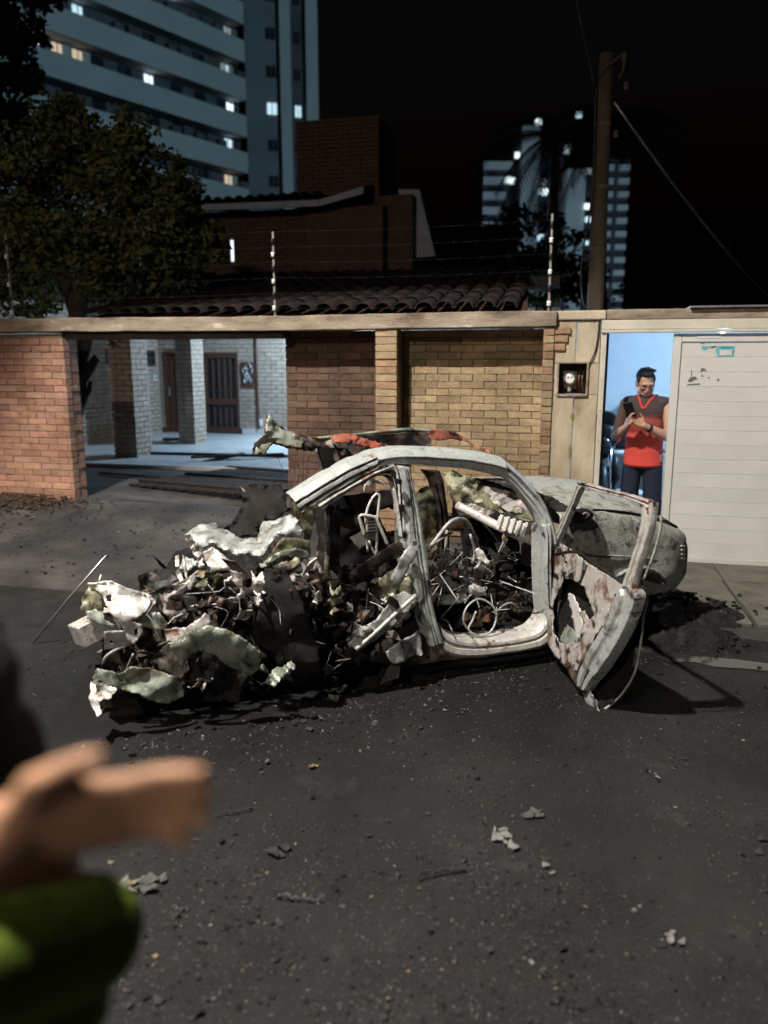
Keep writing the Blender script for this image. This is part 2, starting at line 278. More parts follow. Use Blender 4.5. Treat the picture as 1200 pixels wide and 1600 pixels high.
# ------------------------------------------------------------------ building blocks
class MB:
    def __init__(s): s.v = []; s.f = []
    def add(s, vs, fs):
        k = len(s.v); s.v += [tuple(p) for p in vs]; s.f += [tuple(i+k for i in f) for f in fs]; return s
    def box(s, x0, x1, y0, y1, z0, z1, rot=None, piv=None):
        vs = [Vector((x, y, z)) for z in (z0, z1) for y in (y0, y1) for x in (x0, x1)]
        if rot is not None:
            c = Vector(piv) if piv is not None else Vector(((x0+x1)/2, (y0+y1)/2, (z0+z1)/2)); vs = [c + rot @ (p-c) for p in vs]
        return s.add(vs, [(0, 2, 3, 1), (4, 5, 7, 6), (0, 1, 5, 4), (2, 6, 7, 3), (0, 4, 6, 2), (1, 3, 7, 5)])
    def tube(s, path, r, n=8, cap=True):
        P = [Vector(p) for p in path]; rs = r if isinstance(r, (list, tuple)) else [r]*len(P)
        up = Vector((0, 0, 1)); k = len(s.v); prev = None
        for i, p in enumerate(P):
            t = (P[min(i+1, len(P)-1)] - P[max(i-1, 0)])
            if t.length < 1e-9: t = Vector((0, 0, 1))
            t.normalize()
            a = prev - t*prev.dot(t) if prev is not None else t.cross(up if abs(t.z) < .95 else Vector((1, 0, 0)))
            if a.length < 1e-6: a = t.cross(Vector((1, 0, 0)))
            a.normalize(); prev = a; b = t.cross(a)
            for j in range(n):
                q = 2*math.pi*j/n; s.v.append(tuple(p + a*math.cos(q)*rs[i] + b*math.sin(q)*rs[i]))
        for i in range(len(P)-1):
            for j in range(n):
                s.f.append((k+i*n+j, k+i*n+(j+1) % n, k+(i+1)*n+(j+1) % n, k+(i+1)*n+j))
        if cap:
            s.f.append(tuple(k+j for j in reversed(range(n)))); s.f.append(tuple(k+(len(P)-1)*n+j for j in range(n)))
        return s
    def ball(s, c, r, n=12, m=8):
        rx, ry, rz = r if isinstance(r, (list, tuple)) else (r, r, r); c = Vector(c); k = len(s.v)
        s.v.append(tuple(c+Vector((0, 0, rz))))
        for i in range(1, m):
            th = math.pi*i/m
            for j in range(n):
                ph = 2*math.pi*j/n; s.v.append((c.x+rx*math.sin(th)*math.cos(ph), c.y+ry*math.sin(th)*math.sin(ph), c.z+rz*math.cos(th)))
        s.v.append(tuple(c-Vector((0, 0, rz)))); e = len(s.v)-1
        for j in range(n): s.f.append((k, k+1+j, k+1+(j+1) % n)); s.f.append((e, k+1+(m-2)*n+(j+1) % n, k+1+(m-2)*n+j))
        for i in range(m-2):
            for j in range(n):
                a = k+1+i*n+j; b = k+1+i*n+(j+1) % n; s.f.append((a, a+n, b+n, b))
        return s
    def lathe(s, prof, c=(0, 0, 0), n=20, axis='z'):
        k = len(s.v); c = Vector(c)
        for (r, h) in prof:
            for j in range(n):
                q = 2*math.pi*j/n; a, b = r*math.cos(q), r*math.sin(q)
                p = Vector((a, b, h)) if axis == 'z' else (Vector((a, h, b)) if axis == 'y' else Vector((h, a, b))); s.v.append(tuple(c+p))
        for i in range(len(prof)-1):
            for j in range(n): s.f.append((k+i*n+j, k+i*n+(j+1) % n, k+(i+1)*n+(j+1) % n, k+(i+1)*n+j))
        s.f.append(tuple(k+j for j in reversed(range(n)))); s.f.append(tuple(k+(len(prof)-1)*n+j for j in range(n)))
        return s
    def mesh(s, name, sm=False):
        me = bpy.data.meshes.new(name); me.from_pydata(s.v, [], s.f); me.validate(); me.update()
        bm = bmesh.new(); bm.from_mesh(me); bmesh.ops.recalc_face_normals(bm, faces=bm.faces); bm.to_mesh(me); bm.free()
        if sm: me.shade_smooth()
        return me
class Thing:
    """an Empty at the thing's base with its parts; vertices are given in frame coordinates"""
    def __init__(s, name, label=None, cat=None, group=None, frame=WORLD, base=(0, 0, 0), kind=None):
        s.fr = frame; s.base = Vector(base)
        o = bpy.data.objects.new(name, None); COL.objects.link(o); o.empty_display_size = .1
        o.location = frame.w(*base); o.rotation_euler = (0, 0, frame.ang); s.o = o
        tag(o, label, cat, group, kind)
    def part(s, name, mb, m, parent=None, sm=False, label=None, kind=None, bev=0):
        me = mb.mesh(name, sm) if isinstance(mb, MB) else mb
        if isinstance(mb, MB): me.transform(Matrix.Translation(-s.base))
        o = bpy.data.objects.new(name, me); COL.objects.link(o); o.parent = parent or s.o
        if m is not None and not me.materials: me.materials.append(m)
        if label: o['label'] = label
        if kind: o['kind'] = kind
        if bev:
            b = o.modifiers.new('bevel', 'BEVEL'); b.width = bev; b.segments = 2; b.limit_method = 'ANGLE'
        return o
def tag(o, label=None, cat=None, group=None, kind=None):
    if label: o['label'] = label
    if cat: o['category'] = cat
    if group: o['group'] = group
    if kind: o['kind'] = kind
    return o
def single(name, mb, m, label=None, cat=None, group=None, kind=None, frame=WORLD, base=(0, 0, 0), sm=False, bev=0):
    me = mb.mesh(name, sm) if isinstance(mb, MB) else mb
    if isinstance(mb, MB): me.transform(Matrix.Translation(-Vector(base)))
    o = bpy.data.objects.new(name, me); COL.objects.link(o); o.location = frame.w(*base); o.rotation_euler = (0, 0, frame.ang)
    if m is not None: me.materials.append(m)
    if bev:
        b = o.modifiers.new('bevel', 'BEVEL'); b.width = bev; b.segments = 2; b.limit_method = 'ANGLE'
    return tag(o, label, cat, group, kind)
def spline(pts, n):
    """Catmull-Rom through pts (Vectors), n samples"""
    P = [Vector(p) for p in pts]
    if len(P) == 2: return [P[0].lerp(P[1], i/(n-1)) for i in range(n)]
    out = []
    L = [0]
    for a, b in zip(P, P[1:]): L.append(L[-1]+(b-a).length)
    for i in range(n):
        d = L[-1]*i/(n-1); k = 0
        while k < len(P)-2 and L[k+1] < d: k += 1
        t = (d-L[k])/max(1e-9, L[k+1]-L[k])
        p1, p2 = P[k], P[k+1]; p0 = P[k-1] if k else p1*2-p2; p3 = P[k+2] if k+2 < len(P) else p2*2-p1
        out.append(.5*((2*p1)+(p2-p0)*t+(2*p0-5*p1+4*p2-p3)*t*t+(3*p1-p0-3*p2+p3)*t**3))
    return out
def polyline(pts, n):
    P = [Vector(p) for p in pts]; L = [0]
    for a, b in zip(P, P[1:]): L.append(L[-1]+(b-a).length)
    out = []
    for i in range(n):
        d = L[-1]*i/(n-1); k = 0
        while k < len(P)-2 and L[k+1] < d: k += 1
        out.append(P[k].lerp(P[k+1], (d-L[k])/max(1e-9, L[k+1]-L[k])))
    return out
def inside(p, poly):
    x, y = p; c = False; j = len(poly)-1
    for i in range(len(poly)):
        xi, yi = poly[i][0], poly[i][1]; xj, yj = poly[j][0], poly[j][1]
        if (yi > y) != (yj > y) and x < (xj-xi)*(y-yi)/(yj-yi)+xi: c = not c
        j = i
    return c
def rough_edge(poly, step, amp, rg):
    """subdivide an outline (u,v,depth) and tear its edge"""
    out = []
    for i in range(len(poly)):
        a, b = poly[i], poly[(i+1) % len(poly)]
        a = a if len(a) == 3 else (*a, 0); b = b if len(b) == 3 else (*b, 0)
        L = math.hypot(b[0]-a[0], b[1]-a[1]); k = max(1, int(L/step))
        nx, ny = -(b[1]-a[1])/max(L, 1e-6), (b[0]-a[0])/max(L, 1e-6)
        for j in range(k):
            t = j/k; o = rg.uniform(-amp, amp) if j else rg.uniform(-amp, amp)*.3
            out.append((a[0]+(b[0]-a[0])*t+nx*o, a[1]+(b[1]-a[1])*t+ny*o, a[2]+(b[2]-a[2])*t))
    return out
def sheet(th, name, outline, m, holes=(), lift=None, sp=6, tear=1.2, crumple=.02, freq=7, bulge=0, thick=.0026, seed=1, parent=None, label=None, waves=None, sharp=True):
    """a torn, crumpled steel sheet. outline: surveyed points (u, v, depth in the thing's frame)"""
    rg = random.Random(seed*77+5); lift = lift or th.fr.px
    ol = rough_edge(outline, max(3, sp*.8), tear, rg); hl = [rough_edge(h, max(3, sp*.8), tear, rg) for h in holes]
    pts = [Vector((p[0], p[1])) for p in ol]; edges = [(i, (i+1) % len(ol)) for i in range(len(ol))]
    for h in hl:
        k = len(pts); pts += [Vector((p[0], p[1])) for p in h]; edges += [(k+i, k+(i+1) % len(h)) for i in range(len(h))]
    x0, x1 = min(p[0] for p in ol), max(p[0] for p in ol); y0, y1 = min(p[1] for p in ol), max(p[1] for p in ol)
    y = y0; row = 0
    while y < y1:
        x = x0 + (sp/2 if row % 2 else 0)
        while x < x1:
            q = (x+rg.uniform(-.25, .25)*sp, y+rg.uniform(-.25, .25)*sp)
            if inside(q, ol) and not any(inside(q, h) for h in hl): pts.append(Vector(q))
            x += sp
        y += sp*.87; row += 1
    vs, es, fs, *_ = delaunay_2d_cdt(pts, edges, [], 0, 1e-4)
    faces = []
    for f in fs:
        cx = sum(vs[i].x for i in f)/len(f); cy = sum(vs[i].y for i in f)/len(f)
        if inside((cx, cy), ol) and not any(inside((cx, cy), h) for h in hl): faces.append(tuple(f))
    ctl = [(p if len(p) == 3 else (*p, 0)) for p in outline]
    off = Vector((seed*3.7, seed*1.9, seed*5.1)); out = []
    span = max(x1-x0, y1-y0)
    folds = []
    for i_ in range(4):
        dv = Vector((rg.gauss(0, 1), rg.gauss(0, .5), rg.gauss(0, 1))).normalized(); folds.append((dv, freq*(.22, .4, .75, 1.5)[i_]*rg.uniform(.8, 1.25), rg.random(), (1.1, .75, .5, .28)[i_]))
    for v in vs:
        ws = 0; d = 0
        for (a, b, c) in ctl:
            w = 1/((v.x-a)**2+(v.y-b)**2+9)**1.3; ws += w; d += w*c
        d /= ws
        if bulge:
            e = min(((v.x-a[0])**2+(v.y-a[1])**2)**.5 for a in ol); d -= bulge*min(1, e/(span*.28))**.7
        p = lift(v.x, v.y, d); q = p*freq+off
        pw_ = p+noise.noise_vector(p*3.1+off)*.06; k = 0
        for (dv, fq, ph_, wt_) in folds: x_ = (pw_.dot(dv)*fq+ph_) % 1.0; k += wt_*(abs(x_*2-1)*2-1)
        k = crumple*(k + .30*noise.noise(q*2.1) + .18*noise.noise(q*5.1))
        nv = noise.noise_vector(q*.8+Vector((4, 4, 4)))
        p = p + Vector((nv.x*.4, 0, nv.z*.5))*crumple*.8
        p.y += -k + (waves(v.x, v.y) if waves else 0)
        out.append(p)
    mb = MB(); mb.add(out, faces)
    o = th.part(name, mb, m, parent, sm=True, label=label); o.data.set_sharp_from_angle(angle=R(24))
    s = o.modifiers.new('thickness', 'SOLIDIFY'); s.thickness = thick; s.offset = 0
    return o
def ribbon(th, name, A, B, m, prof, depth=.05, n=24, nrm=(0, -1, 0), lift=None, wob=.004, seed=1, parent=None, label=None, sm=True, lin=False):
    """pressed-steel rail between two surveyed edges; prof: (t across, out) pairs of the face, closed at the back"""
    lift = lift or th.fr.px; N = Vector(nrm)
    cv = polyline if lin else spline; Aw = cv([lift(*p) for p in A], n); Bw = cv([lift(*p) for p in B], n); mb = MB(); k = len(prof)+2
    for i in range(n):
        pr = list(prof)+[(prof[-1][0], prof[-1][1]-depth), (prof[0][0], prof[0][1]-depth)]
        for (t, o) in pr:
            p = Aw[i].lerp(Bw[i], t)+N*o
            mb.v.append(tuple(p + noise.noise_vector(p*9+Vector((seed, seed*2, 0)))*wob + noise.noise_vector(p*28)*wob*.5))
    for i in range(n-1):
        for j in range(k): mb.f.append((i*k+j, i*k+(j+1) % k, (i+1)*k+(j+1) % k, (i+1)*k+j))
    mb.f.append(tuple(range(k))); mb.f.append(tuple((n-1)*k+j for j in reversed(range(k))))
    o = th.part(name, mb, m, parent, sm=False, label=label)
    if sm:
        o.data.shade_smooth(); o.data.set_sharp_from_angle(angle=R(22))
        b = o.modifiers.new('bevel', 'BEVEL'); b.width = .0025; b.segments = 2; b.limit_method = 'ANGLE'; b.angle_limit = R(30)
    return o
def polytube(pts, n): return spline(pts, n)
def rotz(a): return Matrix.Rotation(a, 3, 'Z')
def rock(mb, c, r, rg, squash=.6):
    """a small angular fragment"""
    c = Vector(c); k = len(mb.v); a0 = rg.uniform(0, 6.28); n = 5
    for h, q in ((-.5*squash, .85), (.5*squash, .6)):
        for j in range(n):
            a = a0+6.283*j/n+rg.uniform(-.3, .3); rr = r*q*rg.uniform(.55, 1.2); mb.v.append(tuple(c+Vector((math.cos(a)*rr, math.sin(a)*rr, h*r+rg.uniform(-.1, .1)*r))))
    mb.f.append(tuple(k+j for j in reversed(range(n)))); mb.f.append(tuple(k+n+j for j in range(n)))
    for j in range(n): mb.f.append((k+j, k+(j+1) % n, k+n+(j+1) % n, k+n+j))
def flake(mb, c, r, rg):
    """a curled scrap with thickness"""
    c = Vector(c); k = len(mb.v); n = 6; a0 = rg.uniform(0, 6.28); t = r*.12; el = rg.uniform(.35, .8)
    tp = []
    for j in range(n):
        a = 6.283*j/n; q = r*rg.uniform(.6, 1.25); x, y = math.cos(a)*q, math.sin(a)*q*el
        tp.append(c+Vector((x*math.cos(a0)-y*math.sin(a0), x*math.sin(a0)+y*math.cos(a0), abs(rg.gauss(0, .28))*r+t)))
    ctr = c+Vector((0, 0, r*rg.uniform(.1, .5)+t))
    mb.v += [tuple(p) for p in tp]+[tuple(ctr)]+[tuple(p-Vector((0, 0, t))) for p in tp]+[tuple(ctr-Vector((0, 0, t)))]
    for j in range(n):
        j2 = (j+1) % n; mb.f += [(k+j, k+j2, k+n), (k+n+1+j2, k+n+1+j, k+2*n+1), (k+j, k+n+1+j, k+n+1+j2, k+j2)]

# ------------------------------------------------------------------ ground, pavement, yard
g = MB()
xs = [-600, -60, -12, -6, 0, 6, 12, 60, 600]; ys = [-600, -40, -6, 0, 3, 6, 12, 60, 600]
for j, y in enumerate(ys):
    for x in xs: g.v.append((x, y, 0))
nx = len(xs)
for j in range(len(ys)-1):
    for i in range(nx-1): g.f.append((j*nx+i, j*nx+i+1, (j+1)*nx+i+1, (j+1)*nx+i))
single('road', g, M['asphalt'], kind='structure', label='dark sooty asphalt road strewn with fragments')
def grid_sheet(s0, s1, d0, d1, ns, nd, zf, skirt=None):
    mb = MB()
    for j in range(nd+1):
        for i in range(ns+1):
            s = s0+(s1-s0)*i/ns; d = d0+(d1-d0)*j/nd; mb.v.append((s, d, zf(s, d)))
    for j in range(nd):
        for i in range(ns): a = j*(ns+1)+i; mb.f.append((a, a+1, a+ns+2, a+ns+1))
    if skirt is not None:
        k = len(mb.v)
        for i in range(ns+1): v = mb.v[i]; mb.v.append((v[0], v[1]-.012, skirt))
        for i in range(ns): mb.f.append((i, k+i, k+i+1, i+1))
    return mb
def wz(s, d): return walk_z(s, d) + .012*noise.noise(Vector((s*1.7, d*1.7, 0))) + .005*noise.noise(Vector((s*7, d*7, 2)))
pv = single('pavement', grid_sheet(-14, 14, -1.8, .14, 220, 26, wz, -.05), M['walk'], kind='structure', frame=WALL, sm=True, label='sooty sloping concrete pavement between the road and the walls')
rg = random.Random(3)
for i in range(6):           # pavement slabs by the gate
    for j in range(3):
        s0 = 1.62+i*.62+rg.uniform(-.01, .01); d0 = -1.72+j*.555; mb = MB(); t = .018+rg.uniform(0, .006)
        e = (s0+.008, s0+.612, d0+.008, d0+.547)
        cs = [(e[0], e[2]), (e[1], e[2]), (e[1], e[3]), (e[0], e[3])]
        mb.add([(a, b, walk_z(a, b)-.03) for a, b in cs]+[(a, b, walk_z(a, b)+t) for a, b in cs], [(0, 3, 2, 1), (4, 5, 6, 7), (0, 1, 5, 4), (1, 2, 6, 5), (2, 3, 7, 6), (3, 0, 4, 7)])
        o = bpy.data.objects.new('slab', mb.mesh('slab')); COL.objects.link(o); o.parent = pv; o.data.materials.append(M['slab'])
        b = o.modifiers.new('bevel', 'BEVEL'); b.width = .008; b.segments = 2
single('yard', grid_sheet(-9, 1.45, .14, 4.2, 80, 30, lambda s, d: .345+.010*noise.noise(Vector((s*2, d*2, 0)))), M['yard'], kind='structure', frame=WALL, sm=True, label='dirty concrete yard inside the gateway')
pf = single('porch_floor', MB().box(-11, 1.45, 2.35, 9, .2, .392), M['porch'], kind='structure', frame=WALL, label='pale tiled porch floor lit from the porch lamp', bev=.008)

# ------------------------------------------------------------------ brickwork
def brick_mesh(L, H, D, seed):
    rg = random.Random(seed); bm = bmesh.new(); bmesh.ops.create_cube(bm, size=1)
    for v in bm.verts: v.co = Vector((v.co.x*L, v.co.y*D, v.co.z*H))
    bmesh.ops.bevel(bm, geom=[e for e in bm.edges], offset=.0035, segments=1, affect='EDGES')
    for v in bm.verts: v.co += Vector((rg.uniform(-.003, .003), rg.uniform(-.003, .003), rg.uniform(-.002, .002)))
    me = bpy.data.meshes.new('brick'); bm.to_mesh(me); bm.free(); return me
BL, BH, BP = .210, .0605, .066
BM = {}
def tone_meshes(tones):
    key = tones[0].name
    if key not in BM:
        BM[key] = []
        for k in range(10):
            me = brick_mesh(BL, BH, .09, 40+k); me.materials.append(tones[k % len(tones)]); BM[key].append(me)
    return BM[key]
def lay(th, s0, s1, z0, z1, d, tones, seed=0, zmin_parts=None, quoin=False, parent=None, shift=.5):
    """courses of brick on the face d; below zmin_parts they are joined"""
    rg = random.Random(seed); ms = tone_meshes(tones); stuff = MB(); row = 0; z = z0+BP/2
    while z+BH/2 < z1+.005:
        s = s0 - ((BL+.007)*shift if row % 2 else 0)
        while s < s1-.01:
            a, b = max(s, s0), min(s+BL, s1)
            if b-a > .025:
                c = Vector(((a+b)/2, d+.045-(rg.uniform(0, .012) if quoin else rg.uniform(0, .006)), z+rg.uniform(-.0015, .0015)))
                if zmin_parts is None or z > zmin_parts:
                    o = bpy.data.objects.new('brick', rg.choice(ms)); COL.objects.link(o); o.parent = parent or th.o
                    o.location = c-th.base; o.scale = ((b-a)/BL, 1, 1); o.rotation_euler = (rg.gauss(0, .012), rg.gauss(0, .006), rg.gauss(0, .008))
                else: stuff.box(a, b, c.y-.045, c.y+.045, z-BH/2, z+BH/2)
            s += BL+.007
        z += BP; row += 1
    if stuff.v: th.part('brick_courses', stuff, tones[0], parent, kind='stuff')
# left pier
th = Thing('brick_pier', 'terracotta brick pier left of the open gateway, red-lit at the top', 'brick wall', frame=WALL, base=(-3.95, .1, .3))
th.part('mortar_core', MB().box(-4.72, -3.285, .009, .24, .20, 2.02), M['mortar'])
lay(th, -4.72, -3.27, .26, 2.02, 0, PIERB, 1)
ms = tone_meshes(PIERB)
z = .26+BP/2; k = 0
while z < 2.02:      # bricks of the jamb face
    o = bpy.data.objects.new('brick', ms[k % 10]); COL.objects.link(o); o.parent = th.o
    o.location = Vector((-3.30-.004*(k % 3), .155, z))-th.base; o.scale = (.62, .55, 1); o.rotation_euler = (0, 0, R(90)); z += BP; k += 1
# right wall with its pier and quoin
th = Thing('brick_wall', 'tan brick wall with two recessed panels behind the burnt car', 'brick wall', frame=WALL, base=(.25, .1, .1))
th.part('mortar_core', MB().box(-1.03, 1.47, .289, .45, .0, 2.03), M['mortar'])
lay(th, -1.04, -.077, .12, 2.03, .28, SHADEB, 2, zmin_parts=.55)
lay(th, .118, 1.40, .12, 2.03, .28, [BRICKS[0], BRICKS[1], BRICKS[4]], 3, zmin_parts=.75)
th2 = th
pc = th.part('pier_core', MB().box(-.07, .110, .008, .30, 0, 2.03), M['mortar'])
lay(th, -.077, .118, .12, 2.03, 0, [BRICKS[2], BRICKS[4]], 4, zmin_parts=.6, quoin=True, parent=pc, shift=0)
qc = th.part('quoin_core', MB().box(1.402, 1.478, .010, .30, 0, 2.03), M['mortar'])
lay(th, 1.395, 1.484, .12, 2.03, .0, [BRICKS[2], BRICKS[1]], 5, zmin_parts=.6, quoin=True, parent=qc, shift=0)
# coping beam over gateway and wall
mb = MB(); n = 90
for i in range(n+1):
    s = -4.9+(1.5+4.9)*i/n; w = lambda k: .006*noise.noise(Vector((s*3, k, 0)))+.003*noise.noise(Vector((s*14, k, 3)))
    sag = .006*math.sin(s*1.3)
    for j, (d, zz) in enumerate(((-.035, 2.035), (-.035, 2.165), (.30, 2.165), (.30, 2.035))): mb.v.append((s, d+w(j), zz+sag+w(j+5)))
for i in range(n):
    for j in range(4): a = i*4; mb.f.append((a+j, a+(j+1) % 4, a+4+(j+1) % 4, a+4+j))
mb.f += [(0, 1, 2, 3), tuple(n*4+j for j in (3, 2, 1, 0))]
cp = single('coping_beam', mb, M['coping'], 'long flaking concrete coping beam over the gateway and brick walls', 'coping', frame=WALL, base=(0, 0, 2.03), bev=.008)
mb = MB().box(-3.27, -.98, .04, .26, 1.965, 2.032)
o = bpy.data.objects.new('lintel', mb.mesh('lintel')); COL.objects.link(o); o.parent = cp; o.location = (0, 0, -2.03); o.data.materials.append(M['yard'])

# concrete meter pier
th = Thing('meter_pier', 'cracked beige plaster pier between the brick wall and the gate', 'wall', frame=WALL, base=(1.68, .1, .05))
P0 = [(1.49, 1.73), (1.545, 1.75)]
s0, s1, zb0, zb1 = 1.487, 1.862, 1.475, 1.735
bs0, bs1 = 1.535, 1.765
th.part('panel', MB().box(s0, 1.668, .02, .26, 0, zb0-.004), M['plaster'], bev=.006)
th.part('panel', MB().box(1.672, s1, .025, .26, 0, zb0-.004), M['plaster'], bev=.006)
th.part('panel', MB().box(s0, 1.665, .022, .26, zb1+.004, 2.09), M['plaster'], bev=.006)
th.part('panel', MB().box(1.670, s1, .026, .26, zb1+.004, 2.09), M['plaster'], bev=.006)
th.part('panel', MB().box(s0, bs0, .024, .26, zb0, zb1), M['plaster'])
th.part('panel', MB().box(bs1, s1, .024, .26, zb0, zb1), M['plaster'])
th.part('cap', MB().box(1.49, 1.90, .0, .28, 2.093, 2.17), M['plaster'], bev=.012)
for k in range(3): th.part('brick', MB().box(1.49+.0*k, 1.49+.13-.02*k, -.004+.002*k, .02, 2.035-.068*k-.058, 2.035-.068*k), BRICKS[2], bev=.008)
def patch(s, z, w, h, seed, d):
    rg = random.Random(seed); mb = MB(); n = 16; f = [(s+math.cos(6.283*j/n)*w*rg.uniform(.5, 1.2), d, z+math.sin(6.283*j/n)*h*rg.uniform(.6, 1.2)) for j in range(n)]
    mb.add(f+[(a, b+.006, c) for a, b, c in f], [tuple(range(n)), tuple(reversed(range(n, 2*n)))]+[(j, (j+1) % n, n+(j+1) % n, n+j) for j in range(n)]); return mb
th.part('moss_patch', patch(1.664, 1.28, .014, .05, 2, .0165), M['moss']); th.part('moss_patch', patch(1.655, .98, .016, .07, 5, .0165), M['moss'])
th = Thing('meter_box', 'rusty open meter niche with a round glass electricity meter', 'meter box', frame=WALL, base=(1.65, .02, 1.475))
th.part('back', MB().box(bs0+.001, bs1-.001, .20, .255, zb0+.001, zb1-.001), M['darkwood'])
for a in ((bs0-.016, bs0, zb0-.014, zb1+.014), (bs1, bs1+.016, zb0-.014, zb1+.014), (bs0, bs1, zb1, zb1+.016), (bs0, bs1, zb0-.016, zb0)):
    th.part('frame', MB().box(a[0], a[1], .002, .08, a[2], a[3]), M['coping'], bev=.003)
c = (1.628, .0, 1.605)
th.part('meter_base', MB().box(1.57, 1.69, .12, .2, 1.52, 1.67), M['olive'], bev=.01)
mt = th.part('meter_glass', MB().lathe([(.052, .12), (.054, .05), (.050, .035), (.034, .024), (.004, .02)], c, 24, 'y'), M['steel'], sm=True)
th.part('dial', MB().lathe([(.036, .018), (.036, .0235)], (1.628, 0, 1.605), 20, 'y'), M['white'], parent=mt)
for k in (-1, 1): th.part('reading_mark', MB().box(1.628+k*.015-.006, 1.628+k*.015+.006, .0145, .0175, 1.612, 1.624), M['redlens'], parent=mt)
th.part('neck', MB().lathe([(.016, 1.50), (.016, 1.555)], (1.628, .07, 0), 12), M['coping'])
for k in range(4):
    x = 1.70+k*.014; th.part('wire', MB().tube(spline([(x, .15, 1.50), (x+.012*(-1)**k, .10, 1.56), (x-.01, .09, 1.63), (x+.01, .16, 1.71)], 10), .005, 6), M['tanflake'] if k % 2 else M['ember'], sm=True)
single('service_cable', MB().tube(spline([(1.845, .012, 2.14), (1.842, .012, 1.98), (1.83, .010, 1.86), (1.80, .008, 1.77), (1.775, .01, 1.72)], 16), .006, 6), M['cable'], 'thin dark cable running down the plaster pier to the meter', 'cable', frame=WALL, base=(1.84, .012, 1.72), sm=True)

# ------------------------------------------------------------------ sliding gate and its frame
th = Thing('gate_frame', 'cream metal frame around the open doorway and sliding gate', 'gate frame', frame=WALL, base=(2.6, .05, .05))
th.part('header', MB().box(1.868, 4.6, .0, .09, 2.012, 2.088), M['gframe'], bev=.005)
th.part('track', MB().box(1.868, 4.6, -.014, .07, 1.985, 2.009), M['gframe'], bev=.004)
th.part('post', MB().box(1.868, 1.912, .004, .12, .03, 1.983), M['gframe'], bev=.004)
th.part('stop', MB().box(1.915, 1.934, .05, .11, .03, 1.983), M['black'])
for k in range(7): th.part('rivet', MB().lathe([(.006, .0), (.004, -.005)], (1.89, .004, .3+.26*k), 8, 'y'), M['steel'])
single('gate_lintel', MB().box(1.90, 4.7, .02, .30, 2.092, 2.175), M['coping'], 'mossy concrete lintel above the cream gate', 'lintel', frame=WALL, base=(3, .1, 2.09), bev=.012)
single('flashing', MB().box(2.55, 4.7, -.02, .32, 2.178, 2.192), M['steel'], 'pale metal flashing strip on top of the gate lintel', 'flashing', frame=WALL, base=(3, .1, 2.178))
th = Thing('sliding_gate', 'large cream sliding gate of horizontal boards with torn stickers', 'gate', frame=WALL, base=(3.3, .05, .06))
gl, gr, gb, gt = 2.445, 4.45, .055, 1.975
th.part('stile', MB().box(gl, gl+.062, .02, .065, gb, gt), M['gate'], bev=.004)
th.part('stile', MB().box(gr-.06, gr, .02, .065, gb, gt), M['gate'], bev=.004)
th.part('top_rail', MB().box(gl+.064, gr-.062, .022, .064, gt-.065, gt), M['gate'], bev=.004)
th.part('bottom_rail', MB().box(gl+.064, gr-.062, .022, .064, gb, gb+.05), M['gate'], bev=.004)
nb = 15; bh = (gt-.067-gb-.052)/nb
bm_ = None
for k in range(nb):
    z0 = gb+.052+k*bh; o = th.part('board', MB().box(gl+.064, gr-.062, .034+.0006*(k % 3), .056, z0+.0005, z0+bh-.0005), M['gate'], bev=.0012)
th.part('backing', MB().box(gl+.066, gr-.064, .0575, .0615, gb+.054, gt-.069), M['gate'])
# stickers
st = th.part('sticker', MB().box(2.79, 2.915, .0315, .0337, 1.79, 1.875), M['teal'], label='torn teal printed sticker')
th.part('sticker_window', MB().box(2.805, 2.90, .0300, .0314, 1.80, 1.843), M['paper'], parent=st)
th.part('sticker_bar', MB().box(2.901, 2.907, .0300, .0314, 1.808, 1.838), M['inkgrey'], parent=st)
for k, (a, b) in enumerate(((2.813, .016), (2.834, .010), (2.849, .018), (2.872, .012), (2.888, .012))): th.part('print_line', MB().box(a, a+b, .0300, .0314, 1.857, 1.866), M['tealdark'], parent=st)
def flat(poly, y0=.0315, y1=.0336):
    n = len(poly); return MB().add([(a, y0, b) for a, b in poly]+[(a, y1, b) for a, b in poly], [tuple(range(n)), tuple(reversed(range(n, 2*n)))]+[(j, (j+1) % n, n+(j+1) % n, n+j) for j in range(n)])
th.part('sticker_remnant', flat([(2.662, 1.862), (2.675, 1.846), (2.69, 1.842), (2.705, 1.856), (2.72, 1.864), (2.755, 1.862), (2.755, 1.873), (2.788, 1.874), (2.788, 1.866), (2.77, 1.845), (2.785, 1.805), (2.789, 1.806), (2.789, 1.876), (2.662, 1.874)]), M['teal'])
th.part('sticker_remnant', flat([(2.648, 1.905), (2.66, 1.893), (2.678, 1.892), (2.69, 1.904), (2.672, 1.898)]), M['tealdark'])
th.part('sticker_remnant', flat([(2.738, 1.860), (2.748, 1.872), (2.765, 1.874), (2.775, 1.862), (2.770, 1.862), (2.762, 1.868), (2.750, 1.867), (2.744, 1.858)], .0290, .0312), M['black'])
th.part('sticker_remnant', flat([(2.712, 1.893), (2.718, 1.906), (2.721, 1.906), (2.716, 1.893)]), M['inkgrey'])
def gp(u, v): p = WALL.px(u, v, .032); return (p.x, p.z)
for pol in ([(1074, 596), (1078, 590), (1086, 588), (1090, 592), (1084, 594), (1080, 597)], [(1094, 583), (1096, 575), (1102, 576), (1104, 582), (1101, 579), (1097, 580)],
            [(1080, 588), (1080, 578), (1081, 578), (1081.5, 588)], [(1095, 588), (1098, 585), (1099, 589)], [(1106, 590), (1109, 589), (1109, 591), (1106, 591)], [(1120, 594), (1123, 591), (1124, 594), (1122, 596)],
            [(1074, 600), (1094, 599), (1094, 601), (1074, 602)]):
    th.part('sticker_remnant', flat([gp(*p) for p in pol]), M['inkgrey'])
# worn white strip at the gate head
th.part('label_strip', MB().box(2.62, 2.80, .0185, .0208, 1.938, 1.955), M['white'])

